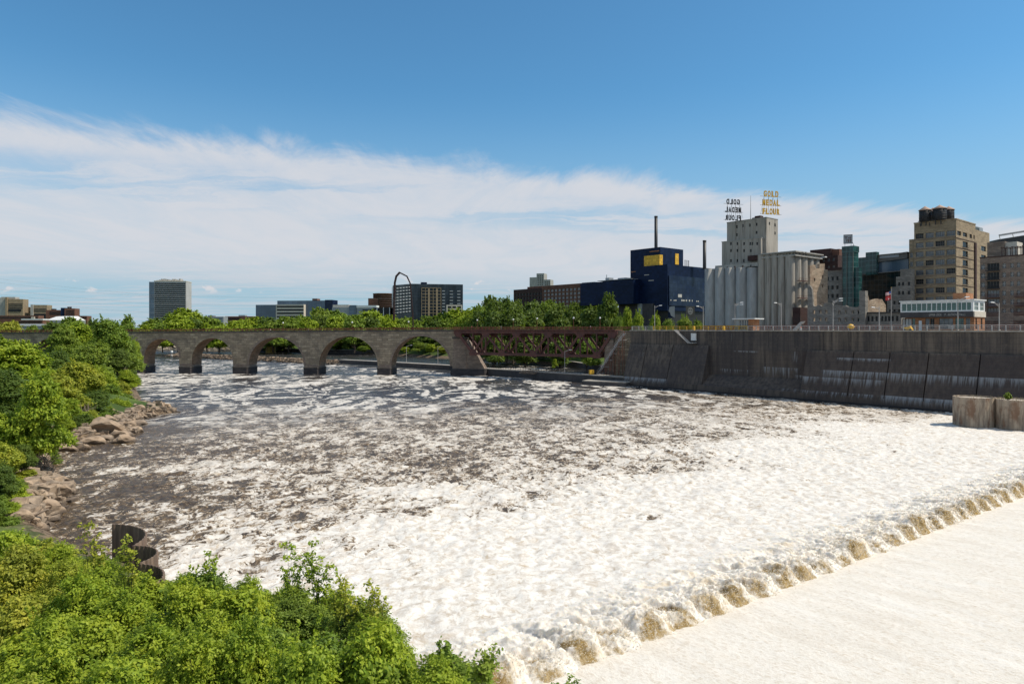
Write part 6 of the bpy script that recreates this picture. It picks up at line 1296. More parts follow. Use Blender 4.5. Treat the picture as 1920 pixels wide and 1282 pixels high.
def onb(px, where, off=1.2):
    if where == 'arch': lx = bx_(px); return (BO[0] + lx * math.cos(BA) - off * math.sin(BA), BO[1] + lx * math.sin(BA) + off * math.cos(BA), btop(lx))
    lx = tx(px); return (TA.x + lx * math.cos(TANG) - off * math.sin(TANG), TA.y + lx * math.sin(TANG) + off * math.cos(TANG), ZT + 1.5)
person(onb(505, 'arch'), 1.2, M['white'], M['black'], 'person in a white top walking on the stone bridge over the middle arches')
person(onb(576, 'arch'), 1.6, M['frame'], M['blue'], 'person in a drab top walking on the stone bridge above its widest pier')
person(onb(882, 'truss'), 1.2, M['red'], M['black'], 'person in a red top at the left end of the truss deck')
person(onb(937, 'truss'), -1.2, M['white'], M['blue'], 'person in a white top on the left half of the truss deck')
person(onb(1105, 'truss'), -1.2, M['white'], M['black'], 'person in a white top near the right end of the truss deck')
person((*wallpt(tu(1502, 14), 14), 21.3), .4, M['red'], M['white'], 'person in a red top on the lock wall before the brick silo base')
person((*wallpt(tu(1603, 14), 14), 21.3), .8, M['rust'], M['black'], 'person in a dark red top on the lock wall before the grey ruin')
# white chute sculpture, yellow bollards, signs on the wall deck
o = empty('leaning_slide', (*wallpt(tu(1497, 30), 30), 21.2), BANG, 'pale blue-white leaning chute by the dark brick silo base', 'slide')
MB().hexa([(-2.4, -.6, 0), (-1.2, -.6, 0), (-1.2, .6, 0), (-2.4, .6, 0)], [(1.0, -.6, 3.4), (2.4, -.6, 3.6), (2.4, .6, 3.6), (1.0, .6, 3.4)]).build('chute', [M['rail_grey']], o); MB().box(1.2, 1.5, -.1, .1, 0, 3.3).build('prop', [M['black']], o)
o = empty('yellow_buoy', (*wallpt(tu(1595, 6.4), 6.4), ZW + .38), 0, 'round orange life ring on the pale rail before the ruin', 'life ring')
MB().lathe([(.0, .1), (.75, .35), (1.05, 1.0), (.75, 1.65), (0, 1.9)], n=14).build('ring', [M['yellow']], o); MB().box(-.1, .1, .3, .5, 0, 1.2).build('bracket', [M['black']], o)
for k, (px, lb) in enumerate(((1301, 'yellow post on the lock wall at the right end of the first yellow rail'), (1357, 'yellow post on the lock wall left of the flat-roofed hut'), (1412, 'yellow post on the lock wall right of the flat-roofed hut'))):
    o = empty('bollard', (*wallpt(tu(px, 8), 8), 21.3), 0, lb, 'bollard'); MB().lathe([(.55, 0), (.5, 1.6), (.3, 1.9), (0, 1.95)], n=12).build('post', [M['yellow']], o); MB().lathe([(.75, 0), (.75, .2), (0, .2)], n=12).build('base', [M['conc']], o)
o = empty('warning_sign', (*wallpt(tu(1783.5, 6.3), 6.3), ZW + .38), BANG, 'pale blue rectangular notice board on the rail before the glass office', 'sign'); MB().box(-.7, .7, -.05, .05, .5, 1.4).build('board', [M['grey_panel']], o); MB().box(-.05, .05, .06, .14, 0, 1.3).build('post', [M['black']], o)
yv = empty('utility_cart', (*wallpt(tu(1703, 12), 12), 21.3), BANG, 'small yellow and black cart parked before the left end of the glass office', 'cart')
MB().hexa([(-1.2, -.7, .5), (1.2, -.7, .5), (1.2, .7, .5), (-1.2, .7, .5)], [(-1.1, -.6, 1.2), (.6, -.6, 1.6), (.6, .6, 1.6), (-1.1, .6, 1.2)]).build('body', [M['yellow']], yv)
for x in (-.8, .8): MB().tube((x, -.75, .4), (x, .75, .4), .4, .4, 12).build('wheel', [M['black']], yv)

# ------------------------------------------------------------------ vegetation
def leafcloud(name, C, Nn, size, rng, mt, aspect=.55):
    n = len(C); nr = Nn + rng.normal(0, .55, (n, 3)); nr /= np.linalg.norm(nr, axis=1, keepdims=True) + 1e-9
    t = np.cross(nr, rng.normal(0, 1, (n, 3))); t /= np.linalg.norm(t, axis=1, keepdims=True) + 1e-9; b_ = np.cross(nr, t)
    s = size * rng.uniform(.65, 1.3, (n, 1)); a = t * s; c = b_ * s * aspect
    V = np.stack([C - a, C + c - a * .1 + nr * s * .12, C + a, C - c - a * .1 + nr * s * .12], 1).reshape(-1, 3)
    me = bpy.data.meshes.new(name); me.vertices.add(4 * n); me.vertices.foreach_set('co', V.astype(np.float32).ravel())
    me.loops.add(4 * n); me.loops.foreach_set('vertex_index', np.arange(4 * n, dtype=np.int32)); me.polygons.add(n)
    me.polygons.foreach_set('loop_start', np.arange(0, 4 * n, 4, dtype=np.int32)); me.polygons.foreach_set('loop_total', np.full(n, 4, np.int32)); me.update(calc_edges=True)
    me.materials.append(mt); return me
def crown(name, seed, h, r, zlo, nlobe, nclump, nper, leaf, csz, mt, nshoot=60):
    """crown of leaves on clumps spread over overlapping lobes; unit metres"""
    rng = np.random.default_rng(seed); lob = []
    for i in range(nlobe):
        a = rng.uniform(0, 6.283); q = rng.uniform(0, 1) ** .6; z = rng.uniform(0, 1)
        rad = r * (.72 - .34 * z) * q * (1.15 if z < .6 else .8); c = np.array([math.cos(a) * rad, math.sin(a) * rad, zlo + (h - zlo) * (.14 + .70 * z)])
        lob.append((c, r * rng.uniform(.20, .44)))
    lob.append((np.array([0, 0, zlo + (h - zlo) * .55]), r * .6))
    C = []; Nn = []
    w_ = np.array([l[1] ** 2 for l in lob]); w_ /= w_.sum()
    for _ in range(nclump):
        c, lr = lob[rng.choice(len(lob), p=w_)]; d = rng.normal(0, 1, 3); d[2] = abs(d[2]) * .9 - .25; d /= np.linalg.norm(d)
        p = c + d * lr * rng.uniform(.72, 1.08) * np.array([1, 1, .85]); k = rng.integers(int(nper * .5), int(nper * 1.4))
        off = rng.normal(0, 1, (k, 3)) * csz * np.array([1, 1, .62]); C.append(p + off); Nn.append(np.tile(d * .7 + np.array([0, 0, .75]), (k, 1)))
    for _ in range(nshoot):
        c, lr = lob[rng.choice(len(lob), p=w_)]; d = rng.normal(0, .6, 3); d[2] = abs(d[2]) + .9; d /= np.linalg.norm(d); L = lr * rng.uniform(1.0, 1.7); k = 34
        tt = rng.uniform(.4, 1, (k, 1)); C.append(c + d * L * tt + rng.normal(0, 1, (k, 3)) * csz * .55 * (1.15 - tt)); Nn.append(np.tile(d * .3 + np.array([0, 0, .8]), (k, 1)))
    C = np.concatenate(C); Nn = np.concatenate(Nn); C[:, 2] = np.maximum(C[:, 2], .15)
    return leafcloud(name, C, Nn, leaf, rng, mt), lob
def trunkmesh(seed, h, zlo, lob, r0):
    rg = random.Random(seed); m = MB(); p = Vector((0, 0, -1.2)); top = Vector((rg.uniform(-.3, .3), rg.uniform(-.3, .3), h * .62)); n = 5; pts = [p.lerp(top, k / n) + Vector((rg.uniform(-.12, .12), rg.uniform(-.12, .12), 0)) * (h / 8) for k in range(n + 1)]
    for k in range(n): m.tube(pts[k], pts[k + 1], r0 * (1 - .13 * k), r0 * (1 - .13 * (k + 1)), 7, cap=False)
    for c, lr in lob:
        c = Vector(c); s = pts[min(n, max(1, int(n * min(1, max(.25, (c.z * .55) / top.z)))))]; mid = s.lerp(c, .5) + Vector((rg.uniform(-.3, .3), rg.uniform(-.3, .3), -.08 * h * .3))
        m.tube(s, mid, r0 * .42, r0 * .26, 5, cap=False); m.tube(mid, c, r0 * .26, r0 * .09, 5, cap=False)
        for _ in range(3): m.tube(mid.lerp(c, .5), c + Vector((rg.gauss(0, lr * .5), rg.gauss(0, lr * .5), rg.gauss(0, lr * .4))), r0 * .12, r0 * .04, 4, cap=False)
    o = m.build('trunk', [M['bark']]); me = o.data; bpy.data.objects.remove(o); return me
def proto(kind, seed, h, r, zlo, nl, nc, npc, leaf, cs, r0): me, lob = crown(kind, seed, h, r, zlo, nl, nc, npc, leaf, cs, M['leaf_a']); return (me, trunkmesh(seed, h, zlo, lob, r0), h, r)
NEAR = [proto('crown', 100 + i, 6.0, 3.0, .4, 26, 430, 50, (.085, .10, .115, .14)[i], (.18, .22, .2, .26)[i], .11) for i in range(4)]
MID = [proto('crown', 200 + i, 12.0, 5.0, 1.2, 20, 640, 42, .22, .38, .24) for i in range(4)]
FAR = [proto('crown', 300 + i, 14.0, 6.2, .5, 16, 420, 26, .46, .62, .3) for i in range(4)]
def tree(kindset, k, x, y, z, sx_, sz_, mt, label, name='tree', group=None, cat='tree'):
    me, tr, h, r = kindset[k % len(kindset)]; rz = (k * 2.399) % 6.283
    o = empty(name, (x, y, z), rz, label, cat, group); o.scale = (sx_, sx_, sz_)
    c = bpy.data.objects.new('crown', me); COL.objects.link(c); c.parent = o; c.material_slots[0].link = 'OBJECT'; c.material_slots[0].material = M[mt]
    t_ = bpy.data.objects.new('trunk', tr); COL.objects.link(t_); t_.parent = o; return o
def tree_px(kindset, k, px, ptop, D, wpx, mt, label, zb=None, **kw):
    x = (px - CX) / F * D; z = gh(x, D) if zb is None else zb; z = max(z, .3); h, r = kindset[0][2], kindset[0][3]
    z = min(z, zat(ptop, D) - (wpx / F * D) * (.92 if kindset is MID else .5))
    return tree(kindset, k, x, D, z, wpx / F * D / 2 / (r * 1.04), (zat(ptop, D) - z) / (h * .99), mt, label, **kw)
# left bank, from the bridge towards us
LB = [(238, 588, 430, 46, 'c', 'small dark tree behind the left end of the bridge, left of the slab tower'), (205, 604, 372, 70, 'd', 'dark tree behind the parapet at the left end of the bridge'),
 (135, 598, 420, 60, 'c', 'tree behind the bridge below the small distant brick block'), (95, 604, 400, 60, 'd', 'dark tree behind the bridge left of the white domed roof'), (178, 596, 410, 55, 'd', 'dark tree crown rising between the wires and the bridge end'),
 (18, 600, 395, 60, 'b', 'yellowish tree at the far left behind the bridge'), (60, 612, 380, 30, 'c', 'low tree behind the bridge in front of the grey warehouse'),
 (232, 622, 282, 62, 'c', 'loose tree overhanging the water in front of the first pier'), (205, 600, 262, 92, 'c', 'tall tree hiding the left end of the stone bridge'), (150, 603, 268, 88, 'a', 'bright tall tree left of the tree that hides the bridge end'),
 (115, 612, 250, 70, 'c', 'mid green tree rising in front of the bridge parapet'), (165, 640, 228, 100, 'c', 'broad tree below the bridge-end trees at the middle of the left bank'), (222, 655, 246, 60, 'd', 'dark drooping tree at the waterline before the first pier'),
 (105, 655, 205, 90, 'd', 'dark green tree tucked behind the big bright tree'), (190, 690, 196, 80, 'a', 'leafy tree at the water edge above the rocky spit'), (35, 632, 178, 140, 'a', 'big round bright tree at the left edge'),
 (150, 680, 172, 110, 'b', 'yellow-green tree above the large tan slabs'), (205, 718, 180, 80, 'c', 'spreading tree just behind the rocky spit'), (100, 700, 150, 110, 'b', 'yellow-green tree between the big round tree and the slabs'), (175, 730, 158, 80, 'd', 'dark tree low over the large tan slabs'),
 (215, 748, 172, 55, 'a', 'small bright tree nearest the spit tip'), (10, 690, 128, 110, 'd', 'shaded tree at the left edge below the big round tree'), (82, 700, 99, 112, 'a', 'bright tree with a bare lower trunk standing on the shore'),
 (15, 770, 98, 100, 'a', 'bright leafy tree at the left edge below the shaded one'), (-5, 830, 88, 110, 'b', 'yellow-green tree cut by the left edge of the picture'), (40, 830, 92, 60, 'd', 'dark bush-like tree behind the bare trunk'), (20, 905, 80, 90, 'a', 'bright low tree above the near rocks'), (-20, 930, 70, 90, 'c', 'mid green low tree at the lower left edge'),
 (250, 640, 300, 40, 'a', 'bright small tree overhanging the water just before the first arch'), (238, 692, 240, 46, 'a', 'bright bushy tree at the waterline below the bridge-end trees'), (228, 716, 212, 52, 'b', 'yellow-green tree at the waterline behind the spit'), (238, 738, 190, 40, 'c', 'mid green bushy tree at the root of the rocky spit'),
 (60, 740, 112, 80, 'c', 'mid green tree filling the gap left of the large slabs'), (125, 745, 142, 70, 'a', 'bright tree over the dark bush above the slabs'), (0, 870, 76, 70, 'd', 'dark low tree near the lower left edge')]
for i, (px, pt, D, wp_, mt, lb) in enumerate(LB):
    if D < 110: tree_px(MID, i, px, pt, D, wp_, 'leaf_' + mt, lb, group='trees on the left bank')
    elif D < 330: tree_px(MID, i, px, pt, D, wp_, 'leaf_' + mt, lb, group='trees on the left bank')
    else: tree_px(FAR, i, px, pt, D, wp_, 'leaf_' + mt, lb, group='trees behind the bridge')
for i, (px, pt, D, wp_, mt, lb) in enumerate(((88, 838, 112, 52, 'c', 'dark bush spilling over the shore behind the root tangle'), (150, 775, 140, 62, 'd', 'dark bush above the largest tan slab'), (232, 752, 172, 46, 'a', 'small bright bush on the rocky spit'), (195, 772, 152, 40, 'c', 'grey-green bush over the middle slabs'), (45, 880, 92, 56, 'b', 'yellowish bush left of the root tangle'), (30, 945, 78, 60, 'a', 'bright bush above the nearest rocks'), (75, 795, 122, 60, 'a', 'bright bush under the tree with the bare trunk'), (28, 895, 86, 60, 'c', 'mid green bush low at the left edge above the near rocks'), (52, 918, 84, 46, 'b', 'small yellowish bush among the near rocks'), (15, 940, 74, 64, 'a', 'bright bush at the left edge above the thicket'), (48, 960, 76, 44, 'c', 'mid green bush behind the nearest rocks'), (170, 768, 146, 50, 'b', 'yellow-green bush over the back of the largest slab'), (205, 762, 166, 44, 'a', 'bright bush behind the flat slabs'), (246, 745, 196, 36, 'c', 'small dark bush at the outer end of the spit vegetation'), (120, 782, 134, 50, 'a', 'bright bush behind the drift logs'), (252, 700, 262, 30, 'c', 'low bush at the waterline before the first arch'), (110, 800, 126, 44, 'c', 'mid green bush left of the large slabs'))):
    tree_px(NEAR if D < 100 else MID, i + 2, px, pt, D, wp_, 'leaf_' + mt, lb, name='bush', cat='bush', group='bushes along the left shore')
# trees behind the arches and truss
rg = random.Random(21)
def topline(px):   # crown line of the trees behind the bridge
    T = [(262, 597), (300, 592), (330, 584), (360, 583), (385, 592), (410, 601), (440, 600), (480, 598), (520, 592), (560, 592), (590, 581), (620, 580), (645, 588), (665, 590), (690, 580), (720, 588), (740, 594), (780, 592), (815, 588), (845, 585), (870, 574), (890, 578), (905, 566), (930, 557), (960, 560), (985, 562), (1015, 563), (1040, 566), (1075, 565), (1095, 563), (1110, 551), (1130, 545), (1145, 560), (1155, 590), (1175, 575), (1190, 590), (1215, 592)]
    for (a, za), (b_, zb) in zip(T[:-1], T[1:]):
        if a <= px <= b_: return za + (zb - za) * (px - a) / (b_ - a)
    return 598
k = 0
for row, (D0, dp, step, p0, p1) in enumerate(((640, 0, 34, 285, 900), (600, 10, 30, 275, 900), (470, 0, 26, 880, 1170), (440, 12, 26, 880, 1150), (415, 22, 30, 900, 1130))):
    px = p0
    while px < p1:
        D = D0 + rg.uniform(-15, 15); x = (px - CX) / F * D
        if px < 900: zb = 7 if row == 0 else 3.5
        else: zb = max(gh(x, D), 3.5)
        pt = topline(px) + dp * rg.uniform(.5, 1.3) + rg.uniform(-2, 4)
        mt = rg.choice('aaccd') if px < 900 else rg.choice('cdddc') if row < 3 else 'd'
        tree_px(FAR, k, px, pt, D, step * rg.uniform(1.6, 2.3), 'leaf_' + mt, f'{nth(k % 76)} crown in the {"rear" if row in (0, 2) else "front" if row in (1, 3) else "lowest"} tree line {"above the stone arches" if row < 2 else "behind the red truss"}, from the left', zb=zb, group='trees across the river')
        px += step * rg.uniform(.75, 1.15); k += 1
    k = 0
for i, (px, pt, D, wp_, mt, lb) in enumerate(((1137, 546, 395, 52, 'd', 'tall dark cottonwood rising right of the truss trees'), (1176, 574, 350, 34, 'a', 'slim bright young tree left of the white panel'), (1195, 586, 345, 38, 'a', 'small bright tree just left of the first lamp post'), (1158, 590, 340, 30, 'c', 'round mid green tree over the stone abutment'), (1228, 592, 338, 36, 'a', 'small round tree behind the first lamp post'), (1255, 597, 345, 46, 'c', 'low hedge-like tree below the narrow banner'), (1285, 595, 345, 50, 'c', 'low hedge-like tree below the wider banner'), (1310, 598, 340, 34, 'c', 'low hedge-like tree at the foot of the first silo'),
  (700, 640, 590, 34, 'a', 'small bright tree on the canal bank seen through the second arch from the right'), (680, 648, 575, 26, 'c', 'low bush on the canal bank under the second arch from the right'), (785, 642, 545, 30, 'c', 'round bush seen through the right-hand arch, on the left'), (806, 645, 535, 26, 'a', 'bright bush seen through the right-hand arch, in the middle'), (828, 648, 525, 30, 'b', 'yellowish bush seen through the right-hand arch, on the right'), (760, 650, 555, 22, 'a', 'small bush at the left side of the right-hand arch'),
  (632, 625, 612, 70, 'd', 'dark tree seen through the arch left of the wide pier'), (690, 622, 600, 60, 'd', 'dark tree filling the second arch from the right'), (665, 626, 604, 50, 'd', 'dark tree at the left of the second arch from the right'), (765, 622, 572, 60, 'd', 'dark tree filling the left half of the right-hand arch'), (805, 622, 558, 60, 'd', 'dark tree at the top of the right-hand arch'), (838, 624, 546, 50, 'd', 'dark tree at the right side of the right-hand arch'), (520, 622, 660, 80, 'd', 'dark tree mass seen through the third arch'), (480, 626, 670, 60, 'd', 'dark tree seen at the left of the third arch'), (420, 626, 705, 70, 'd', 'dark tree mass seen through the second arch'), (385, 628, 705, 60, 'd', 'dark tree at the left of the second arch'), (305, 626, 740, 90, 'd', 'dark tree mass seen through the first arch'),
  (1040, 672, 360, 13, 'a', 'small bright bush on the canal wall behind the truss'), (925, 630, 400, 60, 'd', 'dark bush behind the left part of the truss'), (985, 628, 395, 66, 'd', 'dark bush behind the middle of the truss'), (1050, 628, 380, 66, 'd', 'dark bush behind the right part of the truss'), (1100, 630, 345, 56, 'c', 'mid green bush beside the abutment behind the truss'))):
    tree_px(FAR if D > 370 else MID, i, px, pt, D, wp_, 'leaf_' + mt, lb, zb=(None if D < 500 else 3.6), name='bush' if pt > 600 else 'tree', cat='bush' if pt > 600 else 'tree', group='bushes seen under the bridge' if pt > 600 else 'trees beside the theatre')
# foreground thicket
SIL = [(-80, 960), (0, 985), (60, 985), (100, 1008), (130, 1016), (175, 1008), (215, 1050), (260, 1072), (300, 1082), (330, 1070), (400, 1058), (450, 1058), (500, 1080), (545, 1090), (600, 1098), (650, 1108), (720, 1120), (760, 1160), (800, 1205), (850, 1228), (880, 1225), (925, 1262), (1000, 1296)]
def sil(px):
    for (a, za), (b_, zb) in zip(SIL[:-1], SIL[1:]):
        if a <= px <= b_: return za + (zb - za) * (px - a) / (b_ - a)
    return 2000
rg = random.Random(77); k = 0
rowname = ['outermost', 'second', 'third', 'fourth', 'fifth', 'sixth', 'bottom']
for row, D0 in enumerate((60, 53, 47, 41.5, 36.5, 32, 28)):
    px = -90 + rg.uniform(0, 40); n = 0
    while px < 960:
        D = D0 + rg.uniform(-1.4, 1.4); w_m = rg.uniform(4.6, 6.2); wpx = w_m * F / D; s = max(sil(px - wpx * .2), sil(px), min(sil(px + wpx * .2), sil(px) + 50)) + rg.uniform(2, 16); x = (px - CX) / F * D
        zt_ = zat(s, D); want = rg.uniform(5.6, 7.2) + (1.0 if row > 4 else 0)
        if zt_ > 3.0:
            ztop = min(zt_, want); zb = .8
            mt = rg.choice('aab') if px < 260 else rg.choice('aaac') if px < 620 else rg.choice('acca')
            tree(NEAR, k, x, D, zb, w_m / 6.1, (ztop - zb) / 5.95, 'leaf_' + mt, f'{dict(a="bright green", b="yellow-green", c="deeper green")[mt]} shrub, {nth(n)} from the left in the {rowname[row]} row of the thicket', 'shrub', 'foreground thicket on the near bank', 'shrub'); k += 1; n += 1
        px += wpx * rg.uniform(.52, .72)
# spindly saplings standing above the thicket
def sapling(px, ptop, D, n, spread, label, mt='leaf_a', leafs=.12, zb=3.0):
    x = (px - CX) / F * D; h = zat(ptop, D) - zb; o = empty('sapling', (x, D, zb), 0, label, 'sapling', 'saplings over the thicket'); rgn = np.random.default_rng(int(px)); m = MB(); C = []
    for i in range(n):
        dx, dy = rgn.uniform(-spread, spread), rgn.uniform(-.5, .5); hh = h * rgn.uniform(.6, 1.0) if i else h; p = Vector((dx * .2, 0, 0))
        for s in range(7):
            q = Vector((dx * (.2 + .8 * (s + 1) / 7) + rgn.uniform(-.06, .06), dy * (s + 1) / 7, hh * (s + 1) / 7)); m.tube(p, q, .03 * (1 - s / 9), .03 * (1 - (s + 1) / 9), 5, cap=False)
            if s > 1:
                for _ in range(3):
                    e = q + Vector((rgn.uniform(-.4, .4), rgn.uniform(-.3, .3), rgn.uniform(-.05, .3))); m.tube(q, e, .012, .005, 4, cap=False); C.append(np.array(e) + rgn.normal(0, .10, (11, 3)))
            p = q
    C = np.concatenate(C); me = leafcloud('leaves', C, np.tile(np.array([0, -.2, .9]), (len(C), 1)), leafs, rgn, M[mt]); l = bpy.data.objects.new('leaves', me); COL.objects.link(l); l.parent = o; m.build('stem', [M['bark']], o)
sapling(555, 1022, 44, 4, .75, 'tall spindly sapling sticking up over the water left of centre, left one of the pair'); sapling(600, 1018, 44.5, 5, .8, 'tall spindly sapling sticking up over the water, right one of the pair')
sapling(645, 1082, 42, 4, .8, 'short spindly sapling right of the tall pair', 'leaf_b'); sapling(400, 1040, 46, 3, .7, 'thin sapling over the middle of the thicket'); sapling(175, 988, 50, 4, .8, 'thin sapling rising left of the curved sheet-pile wall', 'leaf_b'); sapling(240, 1008, 46, 4, 1.0, 'leafy sapling in front of the curved sheet-pile wall', 'leaf_b')
sapling(850, 1212, 37, 4, .6, 'grey-green sapling at the right end of the thicket', 'leaf_c'); sapling(905, 1226, 36, 4, .6, 'last sapling at the right tip of the thicket', 'leaf_c'); sapling(705, 1102, 41, 3, .5, 'yellow-tipped sapling above the right part of the thicket', 'leaf_b'); sapling(1060, 1276, 36, 4, .6, 'small sapling tip at the bottom edge before the breaking foam', 'leaf_c', .1, .6)
sapling(1890, 738, 150, 4, .8, 'single green sapling growing on the rusty sheet-pile cells', 'leaf_c', .22, 6.2)
# ------------------------------------------------------------------ boulders, driftwood, roots on the left shore
rg = random.Random(9); BR = [rockmesh('boulder', rg, M['rock'] if i % 3 else M['rock2'], 1, 1, 1, 3, .2) for i in range(7)]
SH = [(306, 771, 2.2), (296, 774, 2.0), (287, 777, 2.4), (278, 772, 2.6), (270, 780, 2.2), (262, 776, 2.8), (256, 785, 2.4), (268, 768, 2.4), (285, 768, 2.2), (252, 779, 2.6), (258, 792, 4.6), (243, 800, 3.0), (252, 805, 3.4), (226, 795, 4.2), (238, 812, 3.0),
      (200, 812, 8.5), (222, 815, 6.5), (188, 820, 6.0), (230, 824, 5.0), (172, 826, 5.5), (150, 812, 4.2), (140, 832, 3.4), (128, 838, 4.4), (160, 838, 3.2), (92, 832, 6.4), (75, 845, 5.2), (105, 820, 4.2), (120, 822, 3.4), (64, 828, 4.6), (205, 800, 3.6), (180, 802, 3.2), (135, 808, 3.2), (216, 785, 3.2), (150, 795, 3.0),
      (118, 915, 4.6), (98, 905, 3.6), (108, 930, 3.2), (85, 925, 2.8), (130, 918, 2.0), (92, 955, 4.2), (76, 948, 2.8), (100, 968, 2.4), (68, 965, 2.4), (56, 950, 2.2), (60, 985, 2.6), (45, 978, 2.6), (80, 985, 2.0), (38, 992, 2.4), (55, 922, 2.2), (70, 938, 2.0), (120, 898, 2.2)]
big = {0: 'outermost small stone at the tip of the rocky spit', 15: 'largest flat tan slab on the left shore', 24: 'large tan boulder at the foot of the tree with the bare trunk', 34: 'smooth tan slab below the dead root tangle', 39: 'long low slab near the bottom of the left shore'}
for i, (px, py, s) in enumerate(SH):
    D = H * F / (py - HY + (2 if s > 4 else 0)); D = (H - .5) * F / (py - HY); x = (px - CX) / F * D; zz = max(gh(x, D) - .2, -.1) if i not in (0,) else 0
    zz = min(zz, 1.6) + .15; o = bpy.data.objects.new('boulder', BR[i % 7]); COL.objects.link(o); o.location = (x, D, zz); fl = .55 if s > 4 else .75
    o.scale = (s * .5, s * .5 * rg.uniform(.6, .9), s * .5 * fl * rg.uniform(.8, 1.2)); o.rotation_euler = (rg.uniform(-.25, .25), rg.uniform(-.25, .25), rg.uniform(-.6, .6))
    stretch = 'spit' if i < 15 else 'slab shore' if i < 34 else 'nearest shore'
    tag(o, big.get(i, f'{"big tan" if s > 4 else "mid-sized tan" if s > 2.7 else "small tan"} rock, {nth(i if i < 15 else i - 15 if i < 34 else i - 34)} along the {dict([("spit", "rocky spit from its tip"), ("slab shore", "row of slabs below the trees"), ("nearest shore", "nearest rocks above the thicket")])[stretch]}]'.rstrip(']')), 'boulder', 'tan boulders along the left shore')
for i, (px, py, L, a, lb) in enumerate(((128, 822, 7, .7, 'long bleached drift log lying among the tan slabs'), (118, 812, 6, .2, 'bleached drift log leaning left of the long one'), (140, 806, 5, -.2, 'short drift log above the slabs'), (215, 792, 5, .5, 'pale drift log behind the flat slabs'), (238, 783, 4, 1.2, 'forked drift log at the root of the spit'), (60, 935, 4, .3, 'thin drift log on the nearest rocks'), (62, 968, 3, .9, 'short drift log at the bottom of the left shore'))):
    D = (H - 1.6) * F / (py - HY); x = (px - CX) / F * D; m = MB(); v = Vector((math.cos(a), .3, math.sin(a) * .35)).normalized() * L / 2
    m.tube(-v, v, .17, .10, 7); m.tube(v * .2, v * .7 + Vector((.3, .2, .9)), .08, .03, 5); m.tube(-v * .3, -v * .6 + Vector((-.2, .1, .6)), .07, .03, 5)
    tag(m.build('drift_log', [M['deadwood']], None, (x, D, 1.7)), lb, 'driftwood', 'drift logs on the left shore')
m = MB(); rg = random.Random(40); nrk = 0; pl_ = RIVER[6:19]
while nrk < 1100:
    i = rg.randrange(len(pl_) - 1); a_, b_ = Vector(pl_[i]), Vector(pl_[i + 1]); c = a_.lerp(b_, rg.random()); n = Vector((-(b_ - a_).y, (b_ - a_).x)).normalized(); c = c + n * rg.gauss(0.2, 1.6); zz = gh(c.x, c.y)
    if zz > 3.2 or zz < -1.3: nrk += 1; continue
    r = rg.choice((.25, .35, .5, .8)) * rg.uniform(.7, 1.2); vs = [(c.x + ((k & 1) * 2 - 1) * r * rg.uniform(.4, 1) * 1.3, c.y + ((k >> 1 & 1) * 2 - 1) * r * rg.uniform(.4, 1), zz - .3 + (k >> 2) * r * rg.uniform(.6, 1.4)) for k in range(8)]
    m.add(vs, [(0, 2, 3, 1), (4, 5, 7, 6), (0, 1, 5, 4), (2, 6, 7, 3), (0, 4, 6, 2), (1, 3, 7, 5)], rg.choice((0, 0, 1))); nrk += 1
tag(m.build('rubble', [M['rock2'], M['rock']]), 'loose broken rubble along the left shore', kind='stuff')
m = MB(); rg = random.Random(4)
for i in range(150):
    p = Vector((rg.gauss(0, .9), rg.gauss(0, .6), rg.uniform(0, 3))); d = Vector((rg.gauss(.5, .8), rg.gauss(-.2, .6), rg.gauss(.3, .9))).normalized()
    for s in range(3): q = p + d * rg.uniform(.5, 1.0); m.tube(p, q, .05 * (1 - s * .28), .05 * (1 - (s + 1) * .28), 4, cap=False); p = q; d = (d + Vector((rg.gauss(0, .4), rg.gauss(0, .4), rg.gauss(-.25, .4)))).normalized()
D = 101; tag(m.build('root_tangle', [M['deadwood']], None, ((75 - CX) / F * D, D, .6)), 'grey-brown tangle of dead branches and roots hanging over the shore', 'dead branches')
m = MB(); rg = random.Random(14)
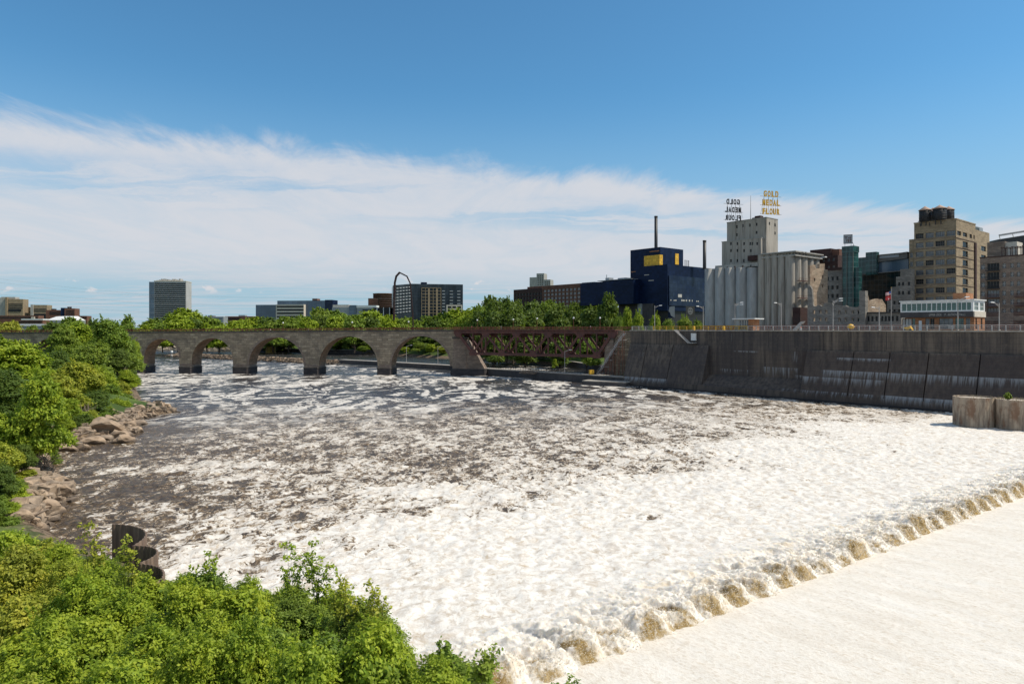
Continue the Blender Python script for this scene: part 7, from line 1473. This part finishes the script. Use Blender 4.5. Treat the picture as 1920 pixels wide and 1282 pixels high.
for i in range(60):
    p = Vector((rg.gauss(0, 1.6), rg.gauss(0, .8), rg.uniform(0, 1))); d = Vector((rg.gauss(0, .6), rg.gauss(0, .4), rg.uniform(.4, 1))).normalized()
    for s in range(3): q = p + d * rg.uniform(.7, 1.3); m.tube(p, q, .07 * (1 - s * .28), .07 * (1 - (s + 1) * .28), 4, cap=False); p = q; d = (d + Vector((rg.gauss(0, .3), rg.gauss(0, .3), rg.gauss(0, .3)))).normalized()
D = 150; tag(m.build('bare_branches', [M['deadwood']], None, ((150 - CX) / F * D, D, 2.2)), 'bare pale branches at the foot of the dark bush above the slabs', 'dead branches')
# bare trunk of the shore tree
o = [q for q in bpy.data.objects if q.get('label', '').startswith('bright tree with a bare lower trunk')][0]
for q in list(o.children):
    if q.name.startswith('trunk'): bpy.data.objects.remove(q)
osc = o.scale.copy(); orz = o.rotation_euler.z
m = MB(); pts = [Vector((-.9, 0, -2.5)), Vector((-.3, 0, 0)), Vector((0, 0, 2.5)), Vector((.15, 0, 5)), Vector((.1, 0, 9)), Vector((.6, 0, 12))]
for i in range(5): m.tube(pts[i], pts[i + 1], .42 - .06 * i, .42 - .06 * (i + 1), 9, cap=False)
tq = m.build('trunk', [M['bark']], o); m = MB(); [m.tube((.1, 0, 6 + k), (rg.uniform(-2.5, 2.5), rg.uniform(-1, 1), 8.5 + k * 1.2), .13, .04, 5) for k in range(5)]; lq = m.build('limb', [M['bark']], tq)
mi_ = Matrix.Rotation(-orz, 4, 'Z') @ Matrix.Translation((-1.2, 0, 0)); tq.matrix_local = Matrix.Diagonal((1 / osc.x, 1 / osc.y, 1 / osc.z, 1)) @ mi_
# dry weeds on the sheet-pile cells
rgn = np.random.default_rng(5); m = MB()
for i in range(160):
    t = rgn.uniform(0, 22); c = cx0 + cdv * t; p = Vector((c.x + rgn.uniform(-2, 2), c.y + rgn.uniform(-2.5, 1), 6.2)); m.tube(p, p + Vector((rgn.uniform(-.2, .2), rgn.uniform(-.2, .2), rgn.uniform(.4, 1.1))), .03, .01, 3, cap=False)
tag(m.build('dry_weeds', [mat('dry_weed', (.30, .24, .10), (.2, .2, .07))]), 'dry weeds growing on the fill of the sheet-pile cells', kind='stuff')
for o in list(bpy.data.objects):
    if o.type in ('MESH',) and o.users_collection == (): pass
